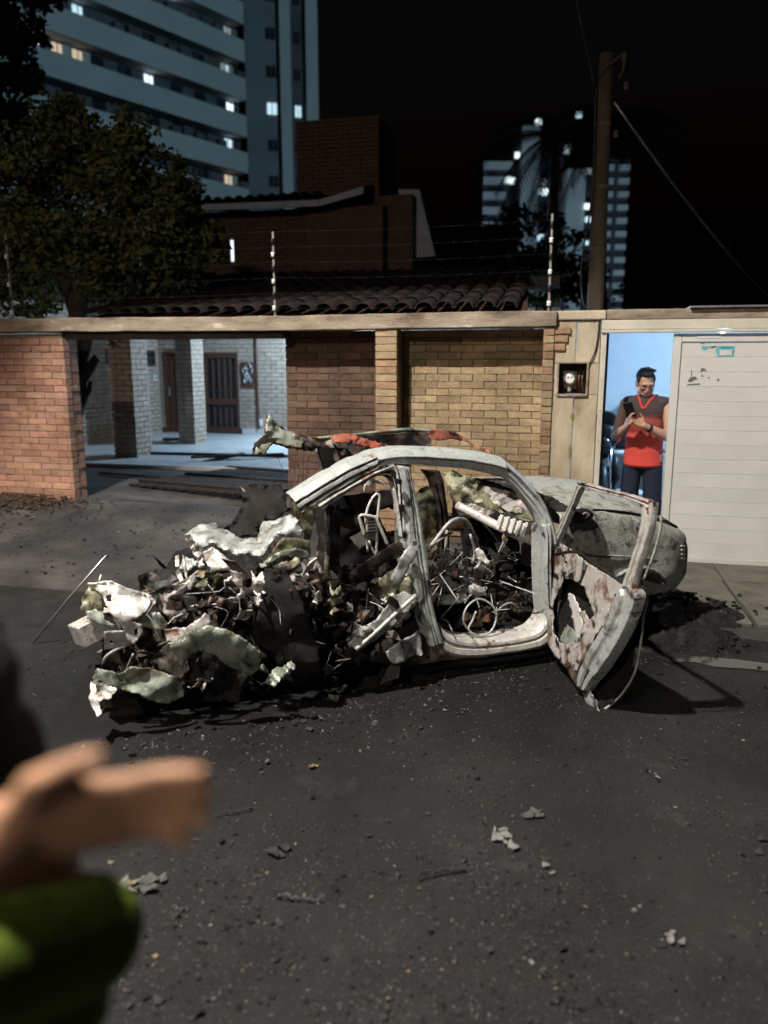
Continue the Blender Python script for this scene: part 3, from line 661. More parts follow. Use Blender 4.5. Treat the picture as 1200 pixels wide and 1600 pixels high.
# ------------------------------------------------------------------ garage behind the doorway
GW = M['wallblue']
def struct(name, mb, m, label=None, frame=WALL, base=(0, 0, 0)): return single(name, mb, m, kind='structure', frame=frame, base=base, label=label)
struct('garage_floor', MB().box(1.2, 5.2, .13, 4.4, -.05, .06), M['yard'])
struct('garage_wall_back', MB().box(1.2, 5.2, 3.4, 3.6, .0, 2.15), GW)
struct('garage_wall_left', MB().box(1.48, 1.60, .32, 3.4, .0, 2.15), GW)
struct('garage_wall_right', MB().box(5.0, 5.12, .32, 3.4, .0, 2.15), GW)
struct('garage_ceiling', MB().box(1.2, 5.2, .32, 3.7, 2.11, 2.16), GW)
th = Thing('assumed_ceiling_lamp', 'assumed bare cool-white bulb on the garage ceiling, hidden by the gate', 'lamp', frame=WALL, base=(3.1, 1.7, 2.11))  # unseen bulb, assumed from the blue light in the doorway
th.part('socket', MB().lathe([(.04, 2.108), (.03, 2.08), (.022, 2.065)], (3.1, 1.7, 0), 14), M['white'], sm=True)
th.part('bulb', MB().ball((3.1, 1.7, 2.045), (.02, .02, .02)), M['bulb_cool'], sm=True)
def wpx(u, v, d): p = WALL.px(u, v, d); return p.x, p.z
# motorcycle in the garage (only its front shows past the door post)
th = Thing('motorcycle', 'dark motorcycle parked just inside the doorway', 'motorcycle', frame=WALL, base=(1.95, 1.5, .06))
mx, md = 1.98, 1.15
def wheel_at(th, d, r=.29):
    w = th.part('wheel', MB().lathe([(r-.07, -.04), (r-.02, -.05), (r, -.02), (r, .02), (r-.02, .05), (r-.07, .04)], (mx, d, .06+r), 28, 'x'), M['rubber'], sm=True)
    th.part('rim', MB().lathe([(r-.09, -.02), (r-.068, -.03), (r-.068, .03), (r-.09, .02)], (mx, d, .06+r), 28, 'x'), M['steel'], parent=w)
    th.part('hub', MB().lathe([(.05, -.07), (.05, .07)], (mx, d, .06+r), 14, 'x'), M['steel'], parent=w)
    for k in range(8): a = k*math.pi/4; th.part('spoke', MB().tube([(mx, d, .06+r), (mx, d+math.cos(a)*(r-.08), .06+r+math.sin(a)*(r-.08))], .006, 5), M['steel'], parent=w)
wheel_at(th, md); wheel_at(th, md+1.25)
for k in (-1, 1): th.part('fork', MB().tube([(mx+k*.08, md, .35), (mx+k*.08, md+.2, .98)], .022, 10), M['chrome'], sm=True)
hb = th.part('handlebar', MB().tube(spline([(mx-.36, md+.35, 1.08), (mx-.2, md+.27, 1.10), (mx, md+.2, 1.03), (mx+.2, md+.27, 1.10), (mx+.36, md+.35, 1.08)], 20), .014, 8), M['black'], sm=True)
for k in (-1, 1): th.part('grip', MB().tube([(mx+k*.28, md+.31, 1.09), (mx+k*.38, md+.36, 1.08)], .02, 8), M['rubber'], parent=hb)
for k in (-1, 1):
    mr = th.part('mirror', MB().ball((mx+k*.30, md+.25, 1.34), (.06, .015, .05)), M['black'], sm=True)
    th.part('mirror_stem', MB().tube([(mx+k*.24, md+.29, 1.09), (mx+k*.30, md+.255, 1.30)], .007, 6), M['black'], parent=mr)
th.part('headlamp', MB().ball((mx, md+.10, .92), (.09, .08, .09)), M['glass'], sm=True)
th.part('fairing', MB().ball((mx, md+.18, 1.0), (.16, .10, .14)), M['black'], sm=True)
th.part('windscreen', MB().ball((mx+.02, md+.2, 1.16), (.12, .03, .10)), M['black'], sm=True)
th.part('tank', MB().ball((mx, md+.55, .86), (.15, .28, .14)), M['black'], sm=True)
th.part('seat', MB().ball((mx, md+1.02, .80), (.13, .36, .07)), M['rubber'], sm=True)
th.part('engine', MB().box(mx-.14, mx+.14, md+.42, md+.80, .28, .62), M['steel'], bev=.03)
th.part('frame', MB().tube(spline([(mx, md+.2, .95), (mx, md+.55, .70), (mx, md+.9, .62), (mx, md+1.25, .35)], 14), .025, 8), M['black'], sm=True)
th.part('mudguard', MB().tube(spline([(mx, md-.30, .50), (mx, md-.12, .68), (mx, md+.14, .68), (mx, md+.3, .52)], 14), .05, 8), M['black'], sm=True)
th.part('cover', MB().ball((mx+.13, md+.25, .62), (.07, .2, .2)), M['black'], sm=True)
# things along the garage back
def rrect(x0, x1, z0, z1, r, n=8):
    out = []
    for (cx, cz, a0) in ((x1-r, z1-r, 0), (x0+r, z1-r, 90)):
        for k in range(n+1): a = R(a0+90*k/n); out.append((cx+math.cos(a)*r, cz+math.sin(a)*r))
    return out+[(x0, z0), (x1, z0)]
s0, z0 = wpx(958, 720, 3.0); s1, z1 = wpx(1046, 612, 3.0)
single('headboard', flat(rrect(s0, s1+.25, .06, z1, .42), 3.02, 3.10), M['paper'], 'large pale rounded board standing against the blue garage wall', 'board', frame=WALL, base=(s0+.5, 3.06, .06), bev=.015)
sx, sz = wpx(982, 685, 2.6)
th = Thing('stereo', 'black stereo with two red speakers on the garage shelf', 'stereo', frame=WALL, base=(sx, 2.6, sz-.1))
th.part('case', MB().box(sx-.24, sx+.24, 2.5, 2.72, sz-.11, sz+.10), M['black'], bev=.02)
for k in (-1, 1): th.part('speaker', MB().lathe([(.065, 2.496), (.05, 2.485), (.02, 2.49)], (sx+k*.15, 0, sz), 18, 'y'), M['redlens'], sm=True)
th = Thing('shelf_table', 'low dark table under the stereo in the garage', 'table', frame=WALL, base=(sx, 2.62, .06))
th.part('top', MB().box(sx-.4, sx+.4, 2.45, 2.85, sz-.145, sz-.115), M['darkwood'], bev=.005)
for a in (-.36, .36):
    for b in (2.48, 2.82): th.part('leg', MB().box(sx+a-.02, sx+a+.02, b-.02, b+.02, .06, sz-.147), M['darkwood'])
bx, bz = wpx(977, 708, 1.75)
th = Thing('plastic_stool', 'white plastic stool beside the motorcycle', 'stool', frame=WALL, base=(bx, 1.75, .06))
th.part('seat', MB().lathe([(.17, bz-.02), (.175, bz), (.17, bz+.015), (.05, bz+.02)], (bx, 1.75, 0), 24), M['white'], sm=True)
for a in range(4):
    q = R(45+90*a); th.part('leg', MB().tube([(bx+math.cos(q)*.12, 1.75+math.sin(q)*.12, bz-.01), (bx+math.cos(q)*.17, 1.75+math.sin(q)*.17, .06)], .02, 8), M['white'], sm=True)
th = Thing('toolbox', 'dark lidded box on the garage floor below the stool', 'box', frame=WALL, base=(bx-.02, 1.35, .06))
th.part('body', MB().box(bx-.18, bx+.16, 1.2, 1.5, .06, .40), M['black'], bev=.015); th.part('lid', MB().box(bx-.19, bx+.17, 1.19, 1.51, .402, .44), M['white'], bev=.01)

# ------------------------------------------------------------------ courtyard house
HW = 6.8
house = Thing('courtyard_house', 'pale brick house with porch pillars seen through the gateway', 'house', frame=WALL, base=(-5, HW, .39))
def brick_face(th, name, s0, s1, z0, z1, d, holes=(), m=None, dth=.05, axis='s', core=True, out=-1, pitch=.075, L=.22):
    """joined courses of brick for a distant wall, openings left free"""
    mb = MB(); z = z0; row = 0; rg = random.Random(int(abs(s0*100)))
    while z < z1-.01:
        a = s0-(L*.5 if row % 2 else 0)
        while a < s1-.005:
            p, q = max(a, s0), min(a+L-.012, s1)
            zz = min(z+pitch-.012, z1)
            segs = [(p, q)]
            for (h0, h1, k0, k1) in holes:
                if z < k1 and zz > k0:
                    ns = []
                    for (x, y) in segs:
                        if y <= h0 or x >= h1: ns.append((x, y)); continue
                        if x < h0: ns.append((x, h0))
                        if y > h1: ns.append((h1, y))
                    segs = ns
            j = rg.uniform(0, .008)
            for (x, y) in segs:
                if y-x > .02:
                    if axis == 's': mb.box(x, y, d-j, d+dth, z, zz)
                    elif out > 0: mb.box(d, d+dth+j, x, y, z, zz)
                    else: mb.box(d-j, d+dth, x, y, z, zz)
            a += L
        z += pitch; row += 1
    return th.part(name, mb, m or M['housebrick'], kind='stuff')
gd = (*wpx(316, 552, HW), *wpx(376, 686, HW)); gd = (gd[0], gd[2], .40, gd[1])     # glazed door opening s0,s1,z0,z1
bd = (*wpx(254, 550, HW), *wpx(290, 682, HW)); bd = (bd[0], bd[2], .40, bd[1])
cs, _ = wpx(249, 600, HW)
brick_face(house, 'brick_courses', cs, 1.4, .50, 3.1, HW, [gd, bd])
house.part('wall', MB().box(cs, bd[0], HW+.02, HW+.2, .3, 3.1), M['mortar']); house.part('wall', MB().box(bd[1], gd[0], HW+.02, HW+.2, .3, 3.1), M['mortar'])
house.part('wall', MB().box(gd[1], 1.4, HW+.02, HW+.2, .3, 3.1), M['mortar']); house.part('wall', MB().box(bd[0], bd[1], HW+.02, HW+.2, bd[3], 3.1), M['mortar'])
house.part('wall', MB().box(gd[0], gd[1], HW+.02, HW+.2, gd[3], 3.1), M['mortar'])
for k in range(26):
    a = cs+.02+k*.28
    if a+.27 < 1.4 and not (bd[0]-.27 < a < bd[1]) and not (gd[0]-.1 < a < gd[1]-.2): house.part('skirting_tile', MB().box(a, a+.272, HW-.014, HW+.012, .393, .497), M['porch'], bev=.004)
# left wing wall running in depth, facing right
def spx(u, v, s):
    r = ray(u, v); tt = (s+WALL.o.dot(WALL.x))/r.dot(WALL.x); q = r*tt-WALL.o; return q.dot(WALL.y), CAMZ+r.z*tt
def wing_rect(u0, v0, u1, v1): a = spx(u0, v0, cs); b = spx(u1, v1, cs); return (a[0], b[0], b[1]+.02, a[1])
w1 = wing_rect(163, 545, 183, 571); w2 = wing_rect(221, 548, 243, 572)
brick_face(house, 'brick_courses', 2.2, HW, .39, 3.1, cs-.05, [w1, w2], axis='d', out=1)
house.part('wing_wall', MB().box(cs-.30, cs-.06, 2.2, HW+.1, .3, 3.1), M['mortar'])
for w in (w1, w2):
    wo = house.part('window', MB().box(cs-.058, cs-.036, w[0], w[1], w[2], w[3]), M['winblue'])
    for a in ((w[0], w[1], w[3]-.025, w[3]), (w[0], w[1], w[2], w[2]+.025), (w[0], w[0]+.03, w[2]+.026, w[3]-.026), (w[1]-.03, w[1], w[2]+.026, w[3]-.026), (w[0]+.03, w[1]-.03, (w[2]+w[3])/2-.01, (w[2]+w[3])/2+.01)):
        house.part('frame', MB().box(cs-.035, cs+.01, a[0], a[1], a[2], a[3]), M['darkwood'], parent=wo)
# brown door
do = house.part('door', MB().box(bd[0]+.04, bd[1]-.04, HW+.05, HW+.09, .40, bd[3]-.04), M['darkwood'], bev=.004)
for a in ((bd[0], bd[0]+.038, .40, bd[3]), (bd[1]-.038, bd[1], .40, bd[3]), (bd[0]+.038, bd[1]-.038, bd[3]-.038, bd[3])): house.part('frame', MB().box(a[0], a[1], HW-.01, HW+.08, a[2], a[3]), M['darkwood'], parent=do)
house.part('handle', MB().box(bd[0]+.07, bd[0]+.10, HW+.02, HW+.048, 1.10, 1.26), M['steel'], parent=do)
# glazed double door
x0, x1, z0, z1 = gd; do = house.part('glazed_door', MB().box(x0, x1, HW+.09, HW+.1, .40, z1), M['darkwood'])
zr = .40+(z1-.40)*.40
for a in ((x0, x0+.06, .40, z1), (x1-.06, x1, .40, z1), (x0+.06, x1-.06, z1-.09, z1), (x0+.06, x1-.06, .40, .53), (x0+.06, x1-.06, zr-.06, zr+.06)):
    house.part('rail', MB().box(a[0], a[1], HW+.0, HW+.085, a[2], a[3]), M['darkwood'], parent=do, bev=.005)
npn = 5; pw = (x1-x0-.12)/npn
for k in range(npn):
    for (a, b) in ((.532, zr-.062), (zr+.062, z1-.092)):
        house.part('pane', MB().box(x0+.06+k*pw+.012, x0+.06+(k+1)*pw-.012, HW+.05, HW+.056, a, b), M['glass'], parent=do)
    if k: house.part('glazing_bar', MB().box(x0+.06+k*pw-.011, x0+.06+k*pw+.011, HW+.02, HW+.083, .532, z1-.092), M['darkwood'], parent=do)
for k in (1.2, 1.62): house.part('glazing_bar', MB().box(x0+.06, x1-.06, HW+.025, HW+.08, k, k+.022), M['darkwood'], parent=do)
a = wpx(377, 566, HW); b = wpx(398, 606, HW)
th = Thing('wall_plaque', 'carved metal relief plaque hung right of the glazed door', 'plaque', frame=WALL, base=((a[0]+b[0])/2, HW-.02, b[1]))
th.part('board', MB().box(a[0], b[0], HW-.03, HW-.012, b[1], a[1]), M['darkwood'], bev=.004)
rg = random.Random(4)
for k in range(16):
    cx = rg.uniform(a[0]+.05, b[0]-.05); cz = rg.uniform(b[1]+.05, a[1]-.05); th.part('relief', MB().tube(spline([(cx, HW-.036, cz), (cx+rg.uniform(-.05, .05), HW-.042, cz+.04), (cx+rg.uniform(-.05, .05), HW-.036, cz+.09)], 6), .012, 6), M['steel'], sm=True)
cx, _ = wpx(403, 600, HW); single('conduit', MB().tube([(cx, HW-.03, .5), (cx, HW-.03, 2.9)], .018, 8), M['darkwood'], 'dark vertical conduit pipe on the house wall', 'pipe', frame=WALL, base=(cx, HW-.03, .5), sm=True)
cx, cz = wpx(408, 660, HW); th = Thing('wall_socket', 'white socket plate beside the conduit pipe', 'socket', frame=WALL, base=(cx, HW-.02, cz))
th.part('plate', MB().box(cx-.035, cx+.035, HW-.025, HW-.010, cz-.06, cz+.06), M['white'], bev=.005); th.part('insert', MB().box(cx-.018, cx+.018, HW-.028, HW-.0255, cz-.03, cz+.03), M['fascia'])
sd, cz = spx(241, 590, cs); th = Thing('light_switch', 'white switch plate on the wing wall left of the brown door', 'switch', frame=WALL, base=(cs, sd, cz))
th.part('plate', MB().box(cs+.009, cs+.028, sd-.06, sd+.06, cz-.05, cz+.05), M['white'], bev=.005); th.part('rocker', MB().box(cs+.0285, cs+.034, sd-.02, sd+.02, cz-.028, cz+.028), M['black'])
# porch pillars (front faces fall in shade, right faces in the porch light)
for (u0, u1, d, lb) in ((179, 214, 3.05, 'nearer brick porch pillar left of the brown door'), (281, 306, 4.9, 'farther brick porch pillar left of the glazed door')):
    a = wpx(u0, 700, d)[0]; b = wpx(u1, 700, d)[0]; dd = .42
    th = Thing('porch_pillar', lb, 'pillar', 'porch pillars', frame=WALL, base=((a+b)/2, d+.2, .39))
    th.part('core', MB().box(a+.02, b-.02, d+.02, d+dd-.02, .36, 2.62), M['mortar'])
    brick_face(th, 'brick_courses', a, b, .37, 2.62, d, dth=.02)
    brick_face(th, 'brick_courses', d+.02, d+dd, .37, 2.62, b-.02, dth=.018, axis='d')
    brick_face(th, 'brick_courses', d+.02, d+dd, .37, 2.62, a+.002, dth=.018, axis='d')
# porch roof slab and tiled roof
struct('porch_ceiling', MB().box(-10.5, 1.45, 2.95, 7.2, 2.64, 2.76), M['yard'])
mb = MB(); n = 20
for i in range(n+1):
    q = i/n; s = -4.05+q*2.2; zz = 2.62-.36*q*q
    mb.v += [(s, 4.4, zz), (s, 4.55, zz), (s, 4.55, 2.635), (s, 4.4, 2.635)]
for i in range(n):
    for j in range(4): mb.f.append((i*4+j, i*4+(j+1) % 4, i*4+4+(j+1) % 4, i*4+4+j))
mb.f += [(0, 1, 2, 3), (n*4+3, n*4+2, n*4+1, n*4)]
single('porch_arch', mb, M['yard'], 'dark curved arch under the porch ceiling on the right', 'arch', frame=WALL, base=(-3, 4.5, 2.3))
th = Thing('assumed_porch_lamp', 'assumed lit white porch lamp hidden behind the brick wall', 'lamp', frame=WALL, base=(-2.2, 5.6, 2.64))  # unseen lamp, assumed from the lit right faces of the pillars
th.part('holder', MB().lathe([(.05, 2.638), (.045, 2.60), (.02, 2.59)], (-2.2, 5.6, 0), 14), M['white'], sm=True); th.part('bulb', MB().ball((-2.2, 5.6, 2.685-.1), .02), M['bulb_cool'], sm=True)
# tiled annex roof above the coping
th = Thing('annex_roof', 'low dark clay tile roof rising behind the brick wall', 'roof', frame=WALL, base=(0, 1.5, 2.3))
z_e, z_r, d_e, d_r = 2.235, 2.95, .55, 4.0
th.part('deck', MB().add([(-3.4, d_e+.1, z_e-.03), (1.22, d_e+.1, z_e-.03), (1.0, d_r, z_r-.03), (-3.4, d_r, z_r-.03), (-3.4, d_e+.1, z_e-.08), (1.22, d_e+.1, z_e-.08), (1.0, d_r, z_r-.08), (-3.4, d_r, z_r-.08)], [(0, 1, 2, 3), (7, 6, 5, 4), (0, 4, 5, 1), (1, 5, 6, 2), (2, 6, 7, 3), (3, 7, 4, 0)]), M['darkwood'])
tl = MB(); n = 8; rr = .095
for i in range(2):
    for j in range(n+1):
        a = math.pi*j/n; r = rr*(1-.12*i); tl.v.append((math.cos(a)*r, i*.46, math.sin(a)*r*.75)); 
for i in range(2):
    for j in range(n+1):
        a = math.pi*j/n; r = (rr-.014)*(1-.12*i); tl.v.append((math.cos(a)*r, i*.46, math.sin(a)*r*.75))
for j in range(n):
    o_ = 2*(n+1); tl.f += [(j, j+1, n+1+j+1, n+1+j), (o_+j+1, o_+j, o_+n+1+j, o_+n+2+j), (j+1, j, o_+j, o_+j+1), (n+1+j, n+2+j, o_+n+2+j, o_+n+1+j)]
tlm = tl.mesh('roof_tile', True); tlm.materials.append(M['roof'])
sl = math.atan2(z_r-z_e, d_r-d_e); rg = random.Random(9)
for i in range(23):
    for j in range(9):
        q = j*.40; s = -3.3+i*.197
        if s > 1.2-q*.08: continue
        o = bpy.data.objects.new('roof_tile', tlm); COL.objects.link(o); o.parent = th.o
        o.location = Vector((s+rg.uniform(-.008, .008), d_e+q*math.cos(sl)+rg.uniform(-.012, .012), z_e+q*math.sin(sl)+rg.uniform(0, .01)))-th.base; o.rotation_euler = (sl-.02, 0, rg.gauss(0, .02))

# ------------------------------------------------------------------ upper house with the brick tower
UD = 9.4
th = Thing('upper_house', 'dark two-storey brick house with a chimney tower behind the tiled roof', 'house', frame=WALL, base=(-1.5, UD, .3))
def ub(u, v, d=UD): return wpx(u, v, d)
a0, zt = ub(352, 333); a1, _ = ub(600, 333); _, zb = ub(352, 428)
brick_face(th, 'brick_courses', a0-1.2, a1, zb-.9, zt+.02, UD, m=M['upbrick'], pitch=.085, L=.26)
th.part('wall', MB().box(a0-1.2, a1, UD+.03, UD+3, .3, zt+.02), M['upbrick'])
# plastered bay on the right half
b0, _ = ub(482, 340); b1, _ = ub(600, 340)
th.part('bay', MB().box(b0, b1, UD-.12, UD-.012, zb-.9, zt-.02), M['upbrick'])
# roof and fascia
r0, rz0 = ub(345, 334); r1, rz1 = ub(512, 331); r2, rz2 = ub(580, 312)
th.part('fascia', MB().add([(r0-1.3, UD-.62, rz0-.02), (r1, UD-.62, rz1-.0), (r1, UD-.62, rz1+.12), (r0-1.3, UD-.62, rz0+.10), (r0-1.3, UD-.57, rz0-.02), (r1, UD-.57, rz1), (r1, UD-.57, rz1+.12), (r0-1.3, UD-.57, rz0+.10)], [(0, 1, 2, 3), (7, 6, 5, 4), (0, 4, 5, 1), (1, 5, 6, 2), (2, 6, 7, 3), (3, 7, 4, 0)]), M['fascia'])
th.part('fascia', MB().add([(r1+.01, UD-.62, rz1), (r2, UD-.62, rz2), (r2, UD-.62, rz2+.13), (r1+.01, UD-.62, rz1+.12), (r1+.01, UD-.57, rz1), (r2, UD-.57, rz2), (r2, UD-.57, rz2+.13), (r1+.01, UD-.57, rz1+.12)], [(0, 1, 2, 3), (7, 6, 5, 4), (0, 4, 5, 1), (1, 5, 6, 2), (2, 6, 7, 3), (3, 7, 4, 0)]), M['fascia'])
rf = th.part('roof', MB().add([(r0-1.3, UD-.6, rz0+.105), (r1, UD-.6, rz1+.125), (r2, UD-.6, rz2+.135), (r2, UD+1.6, rz2+.62), (r0-1.3, UD+1.6, rz0+.62), (r0-1.3, UD-.6, rz0+.08), (r1, UD-.6, rz1+.09), (r2, UD-.6, rz2+.10), (r2, UD+1.6, rz2+.55), (r0-1.3, UD+1.6, rz0+.55)],
    [(0, 1, 2, 3, 4), (9, 8, 7, 6, 5), (0, 5, 6, 1), (1, 6, 7, 2), (2, 7, 8, 3), (3, 8, 9, 4), (4, 9, 5, 0)]), M['roof'])
for k in range(16): x = r0-1.2+k*.24; th.part('roof_tile', tlm, None, parent=rf).location = Vector((x, UD-.66, rz0+.13+.002*k))-th.base
# brick tower
c0, ct = ub(462, 190, UD+.3); c1, _ = ub(592, 190, UD+.3); _, cb = ub(462, 305, UD+.3)
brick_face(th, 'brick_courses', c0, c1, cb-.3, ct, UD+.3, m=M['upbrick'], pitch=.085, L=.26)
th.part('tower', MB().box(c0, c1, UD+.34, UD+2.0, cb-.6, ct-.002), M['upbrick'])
c2, _ = ub(640, 300, UD+.35); cz = ub(600, 415, UD)[1]
th.part('side_wall', MB().box(c1-.05, ub(640, 300, UD)[0], UD+.32, UD+1.2, cz-.8, ub(600, 300, UD)[1]), M['upbrick'])
# pale gable
G = [ub(622, 296, UD+.7), (ub(655, 296, UD+.7)), ub(680, 400, UD+.7), ub(641, 403, UD+.7)]
n = 4; th.part('gable', MB().add([(a, UD+.7, b) for a, b in G]+[(a, UD+.95, b) for a, b in G], [(0, 1, 2, 3), (7, 6, 5, 4)]+[(j, (j+1) % 4, 4+(j+1) % 4, 4+j) for j in range(4)]), M['fascia'])
x, z = ub(364, 392); wo = th.part('lit_window', MB().box(x-.035, x+.03, UD-.03, UD-.005, z-.22, z+.22), M['win_b'])
th.part('frame', MB().box(x-.30, x-.04, UD-.035, UD-.004, z-.26, z+.26), M['darkwood'], parent=wo); th.part('frame', MB().box(x+.035, x+.06, UD-.035, UD-.004, z-.26, z+.26), M['darkwood'], parent=wo)

# ------------------------------------------------------------------ electric fence posts, wires, utility pole
posts = [(10, 365, 'striped electric fence post at the far left of the coping'), (430, 362, 'electric fence post on the coping above the middle of the wall'), (862, 334, 'tallest-looking electric fence post at the right end of the coping')]
PS = []
for (u, v, lb) in posts:
    s, zt = wpx(u, v, .14); s2 = wpx(u+(10 if u < 500 else -5)*(0 if 400 < u < 500 else 1), 490, .14)[0]
    th = Thing('fence_post', lb, 'post', 'electric fence posts', frame=WALL, base=(s2, .14, 2.16))
    th.part('shaft', MB().box(-.010, .010, -.010, .010, 0, zt-2.16).mesh('shaft'), M['postgrey'], bev=.003)
    for k in range(6):
        th.part('insulator', MB().lathe([(.010, -.022), (.020, -.014), (.013, 0), (.020, .014), (.010, .022)], (0, -.022, .08+(zt-2.3)*k/5.2), 10).mesh('insulator', True), M['white'] if k % 2 == 0 else M['black'])
    PS.append((s2, zt))
for k in range(6):
    z = .08+(PS[0][1]-2.3)*k/5.2+2.16
    pts = []
    for (sa, _), (sb, _) in zip(PS, PS[1:]):
        for i in range(8): q = i/8; pts.append((sa+(sb-sa)*q, .118, z-.02*math.sin(math.pi*q)))
    pts.append((PS[-1][0], .118, z))
    single('fence_wire', MB().tube(pts, .0007, 4), M['cable'], ('lowest', 'second lowest', 'third lowest', 'third highest', 'second highest', 'topmost')[k]+' hair-thin electric fence wire strung between the three posts', 'wire', 'electric fence wires', frame=WALL, base=(PS[0][0], .118, z))
PD = 1.9
p0 = WALL.px(929, 485, PD); p1 = WALL.px(948, 85, PD)
th = Thing('utility_pole', 'tall weathered utility pole rising behind the gate pier', 'pole', frame=WALL, base=(p0.x, PD, 0))
th.part('shaft', MB().tube([(p0.x, PD, 0), (p0.x+.005, PD, 2.3), (p1.x, PD, p1.z)], [.098, .088, .070], 14), M['polec'], sm=True)
br = WALL.px(972, 100, PD)
th.part('bracket', MB().tube(spline([(p1.x+.05, PD-.06, p1.z-.10), (br.x, PD-.1, br.z+.05), (br.x+.01, PD-.1, br.z-.08), (br.x-.03, PD-.1, br.z-.16)], 12), .010, 6), M['polec'])
for k, (u, v) in enumerate(((975, 95), (978, 140), (962, 215))):
    q = WALL.px(u, v, PD-.08); th.part('insulator', MB().lathe([(.012, 0), (.03, .015), (.02, .035), (.03, .055), (.01, .075)], (q.x, q.y, q.z), 12), M['polec'], sm=True)
for k, z in enumerate((4.1, 3.5, 2.9)): th.part('strap', MB().lathe([(.088-.006*(2-k), z), (.094-.006*(2-k), z+.01), (.094-.006*(2-k), z+.03), (.088-.006*(2-k), z+.04)], (p0.x+.005+(z-2.3)*(p1.x-p0.x-.005)/(p1.z-2.3), PD, 0), 14), M['polec'])
th.part('downlead', MB().tube(spline([(p1.x-.09, PD-.07, p1.z-.3), (p0.x-.09, PD-.12, 3.4), (p0.x-.16, PD-.12, 2.75), (p0.x-.12, PD-.1, 2.35), (p0.x-.04, PD-.13, 2.28)], 24), .009, 6), M['cable'], sm=True)
a = Vector((p1.x+.1, PD, p1.z-.45)); b = WALL.px(1200, 452, 7.0); c_ = (b-a); far = a+c_*1.3
pts = [a+(far-a)*(i/24)+Vector((0, 0, -.42*4*(i/24)*(1-i/24)*.35)) for i in range(25)]
single('overhead_cable', MB().tube(pts, .013, 6), M['steel'], 'pale overhead cable sloping down from the utility pole to the right', 'cable', frame=WALL, base=tuple(a), sm=True)
a = Vector((p1.x-.1, PD, p1.z-.3)); b = WALL.px(900, 0, PD-1.2); pts = [a+(b-a)*2*(i/16) for i in range(17)]
single('overhead_cable', MB().tube(pts, .008, 6), M['cable'], 'dark overhead cable rising from the utility pole to the upper left', 'cable', frame=WALL, base=tuple(a), sm=True)

# ------------------------------------------------------------------ trees
def leaves(mb, c, r, n, rg, size, flat_=.75):
    c = Vector(c)
    for _ in range(n):
        d = Vector((rg.gauss(0, 1), rg.gauss(0, 1), rg.gauss(0, 1)*flat_)); d.normalize(); p = c+Vector((d.x*r, d.y*r, d.z*r*flat_))*(rg.random()**.45)
        a = Vector((rg.gauss(0, 1), rg.gauss(0, 1), rg.gauss(0, .6)-.3)).normalized(); b = a.cross(Vector((rg.gauss(0, 1), rg.gauss(0, 1), rg.gauss(0, 1)))).normalized()
        L = size*rg.uniform(.6, 1.4); w = L*.28; k = len(mb.v)
        mb.v += [tuple(p), tuple(p+a*L*.5+b*w), tuple(p+a*L), tuple(p+a*L*.5-b*w)]; mb.f.append((k, k+1, k+2, k+3))
def tree(name, label, frame, base, clumps, trunks, size, m, group=None, dens=1.0, seed=1, bm='bark'):
    rg = random.Random(seed); th = Thing(name, label, 'tree', group, frame, base)
    mb = MB()
    for (c, r, n) in clumps:
        for k in range(max(3, int(n/90))):
            d = Vector((rg.gauss(0, 1), rg.gauss(0, 1), rg.gauss(0, .8))); d.normalize(); q = Vector(c)+d*r*rg.uniform(.25, 1.0)
            leaves(mb, q, r*rg.uniform(.22, .42), int(90*dens), rg, size)
    me = bpy.data.meshes.new('crown'); me.from_pydata(mb.v, [], mb.f); me.transform(Matrix.Translation(-Vector(base)))
    th.part('crown', me, m)
    for (pts, rs) in trunks:
        t = MB(); P = spline(pts, 14); rr = [rs[0]+(rs[1]-rs[0])*i/13 for i in range(14)]
        P = [p+noise.noise_vector(p*3)*.03 for p in P]; t.tube(P, rr, 10); th.part('trunk', t, M[bm], sm=True)
    return th
T = lambda u, v, d: tuple(WALL.px(u, v, d))
td = 1.15
tb = WALL.px(122, 700, td)
clumps = [(T(165, 240, 1.7), .60, 3600), (T(60, 260, 1.7), .70, 3600), (T(250, 300, 1.8), .52, 3200), (T(300, 380, 1.9), .42, 2800), (T(200, 360, 1.5), .75, 5200), (T(90, 370, 1.6), .75, 4600), (T(-10, 330, 1.8), .75, 3400), (T(260, 430, 1.7), .42, 2600), (T(20, 440, 1.7), .5, 2600), (T(180, 450, 1.4), .42, 2200), (T(290, 455, 2.0), .35, 1500), (T(110, 205, 1.8), .5, 2000)]
tree('leafy_tree', 'dark green bushy tree spreading above the left coping', WALL, (tb.x, td, .345), clumps,
     [([T(92, 745, td), T(100, 690, td), T(112, 640, td), T(122, 605, td), T(120, 565, td), T(116, 525, td+.02), T(135, 440, td+.25), T(170, 350, td+.4)], (.15, .075)),
      ([T(122, 600, td), T(136, 580, td-.03), T(146, 562, td-.06), T(150, 558, td-.06)], (.085, .045)), ([T(122, 590, td), T(130, 560, td), T(136, 530, td), T(140, 500, td)], (.075, .05)), ([T(114, 610, td), T(106, 570, td), T(104, 520, td)], (.07, .05)), ([T(126, 615, td), T(138, 612, td-.06), T(141, 596, td-.08)], (.05, .02)), ([T(124, 625, td), T(136, 608, td-.04)], (.08, .05)),
      ([T(125, 500, td+.05), T(95, 420, td+.3), T(70, 330, td+.5)], (.09, .04)), ([T(140, 470, td+.15), T(210, 400, td+.5), T(260, 330, td+.7)], (.07, .03))], .085, M['leaf'], dens=1.0, seed=2)
bt = WALL.px(-10, 500, 5.0)
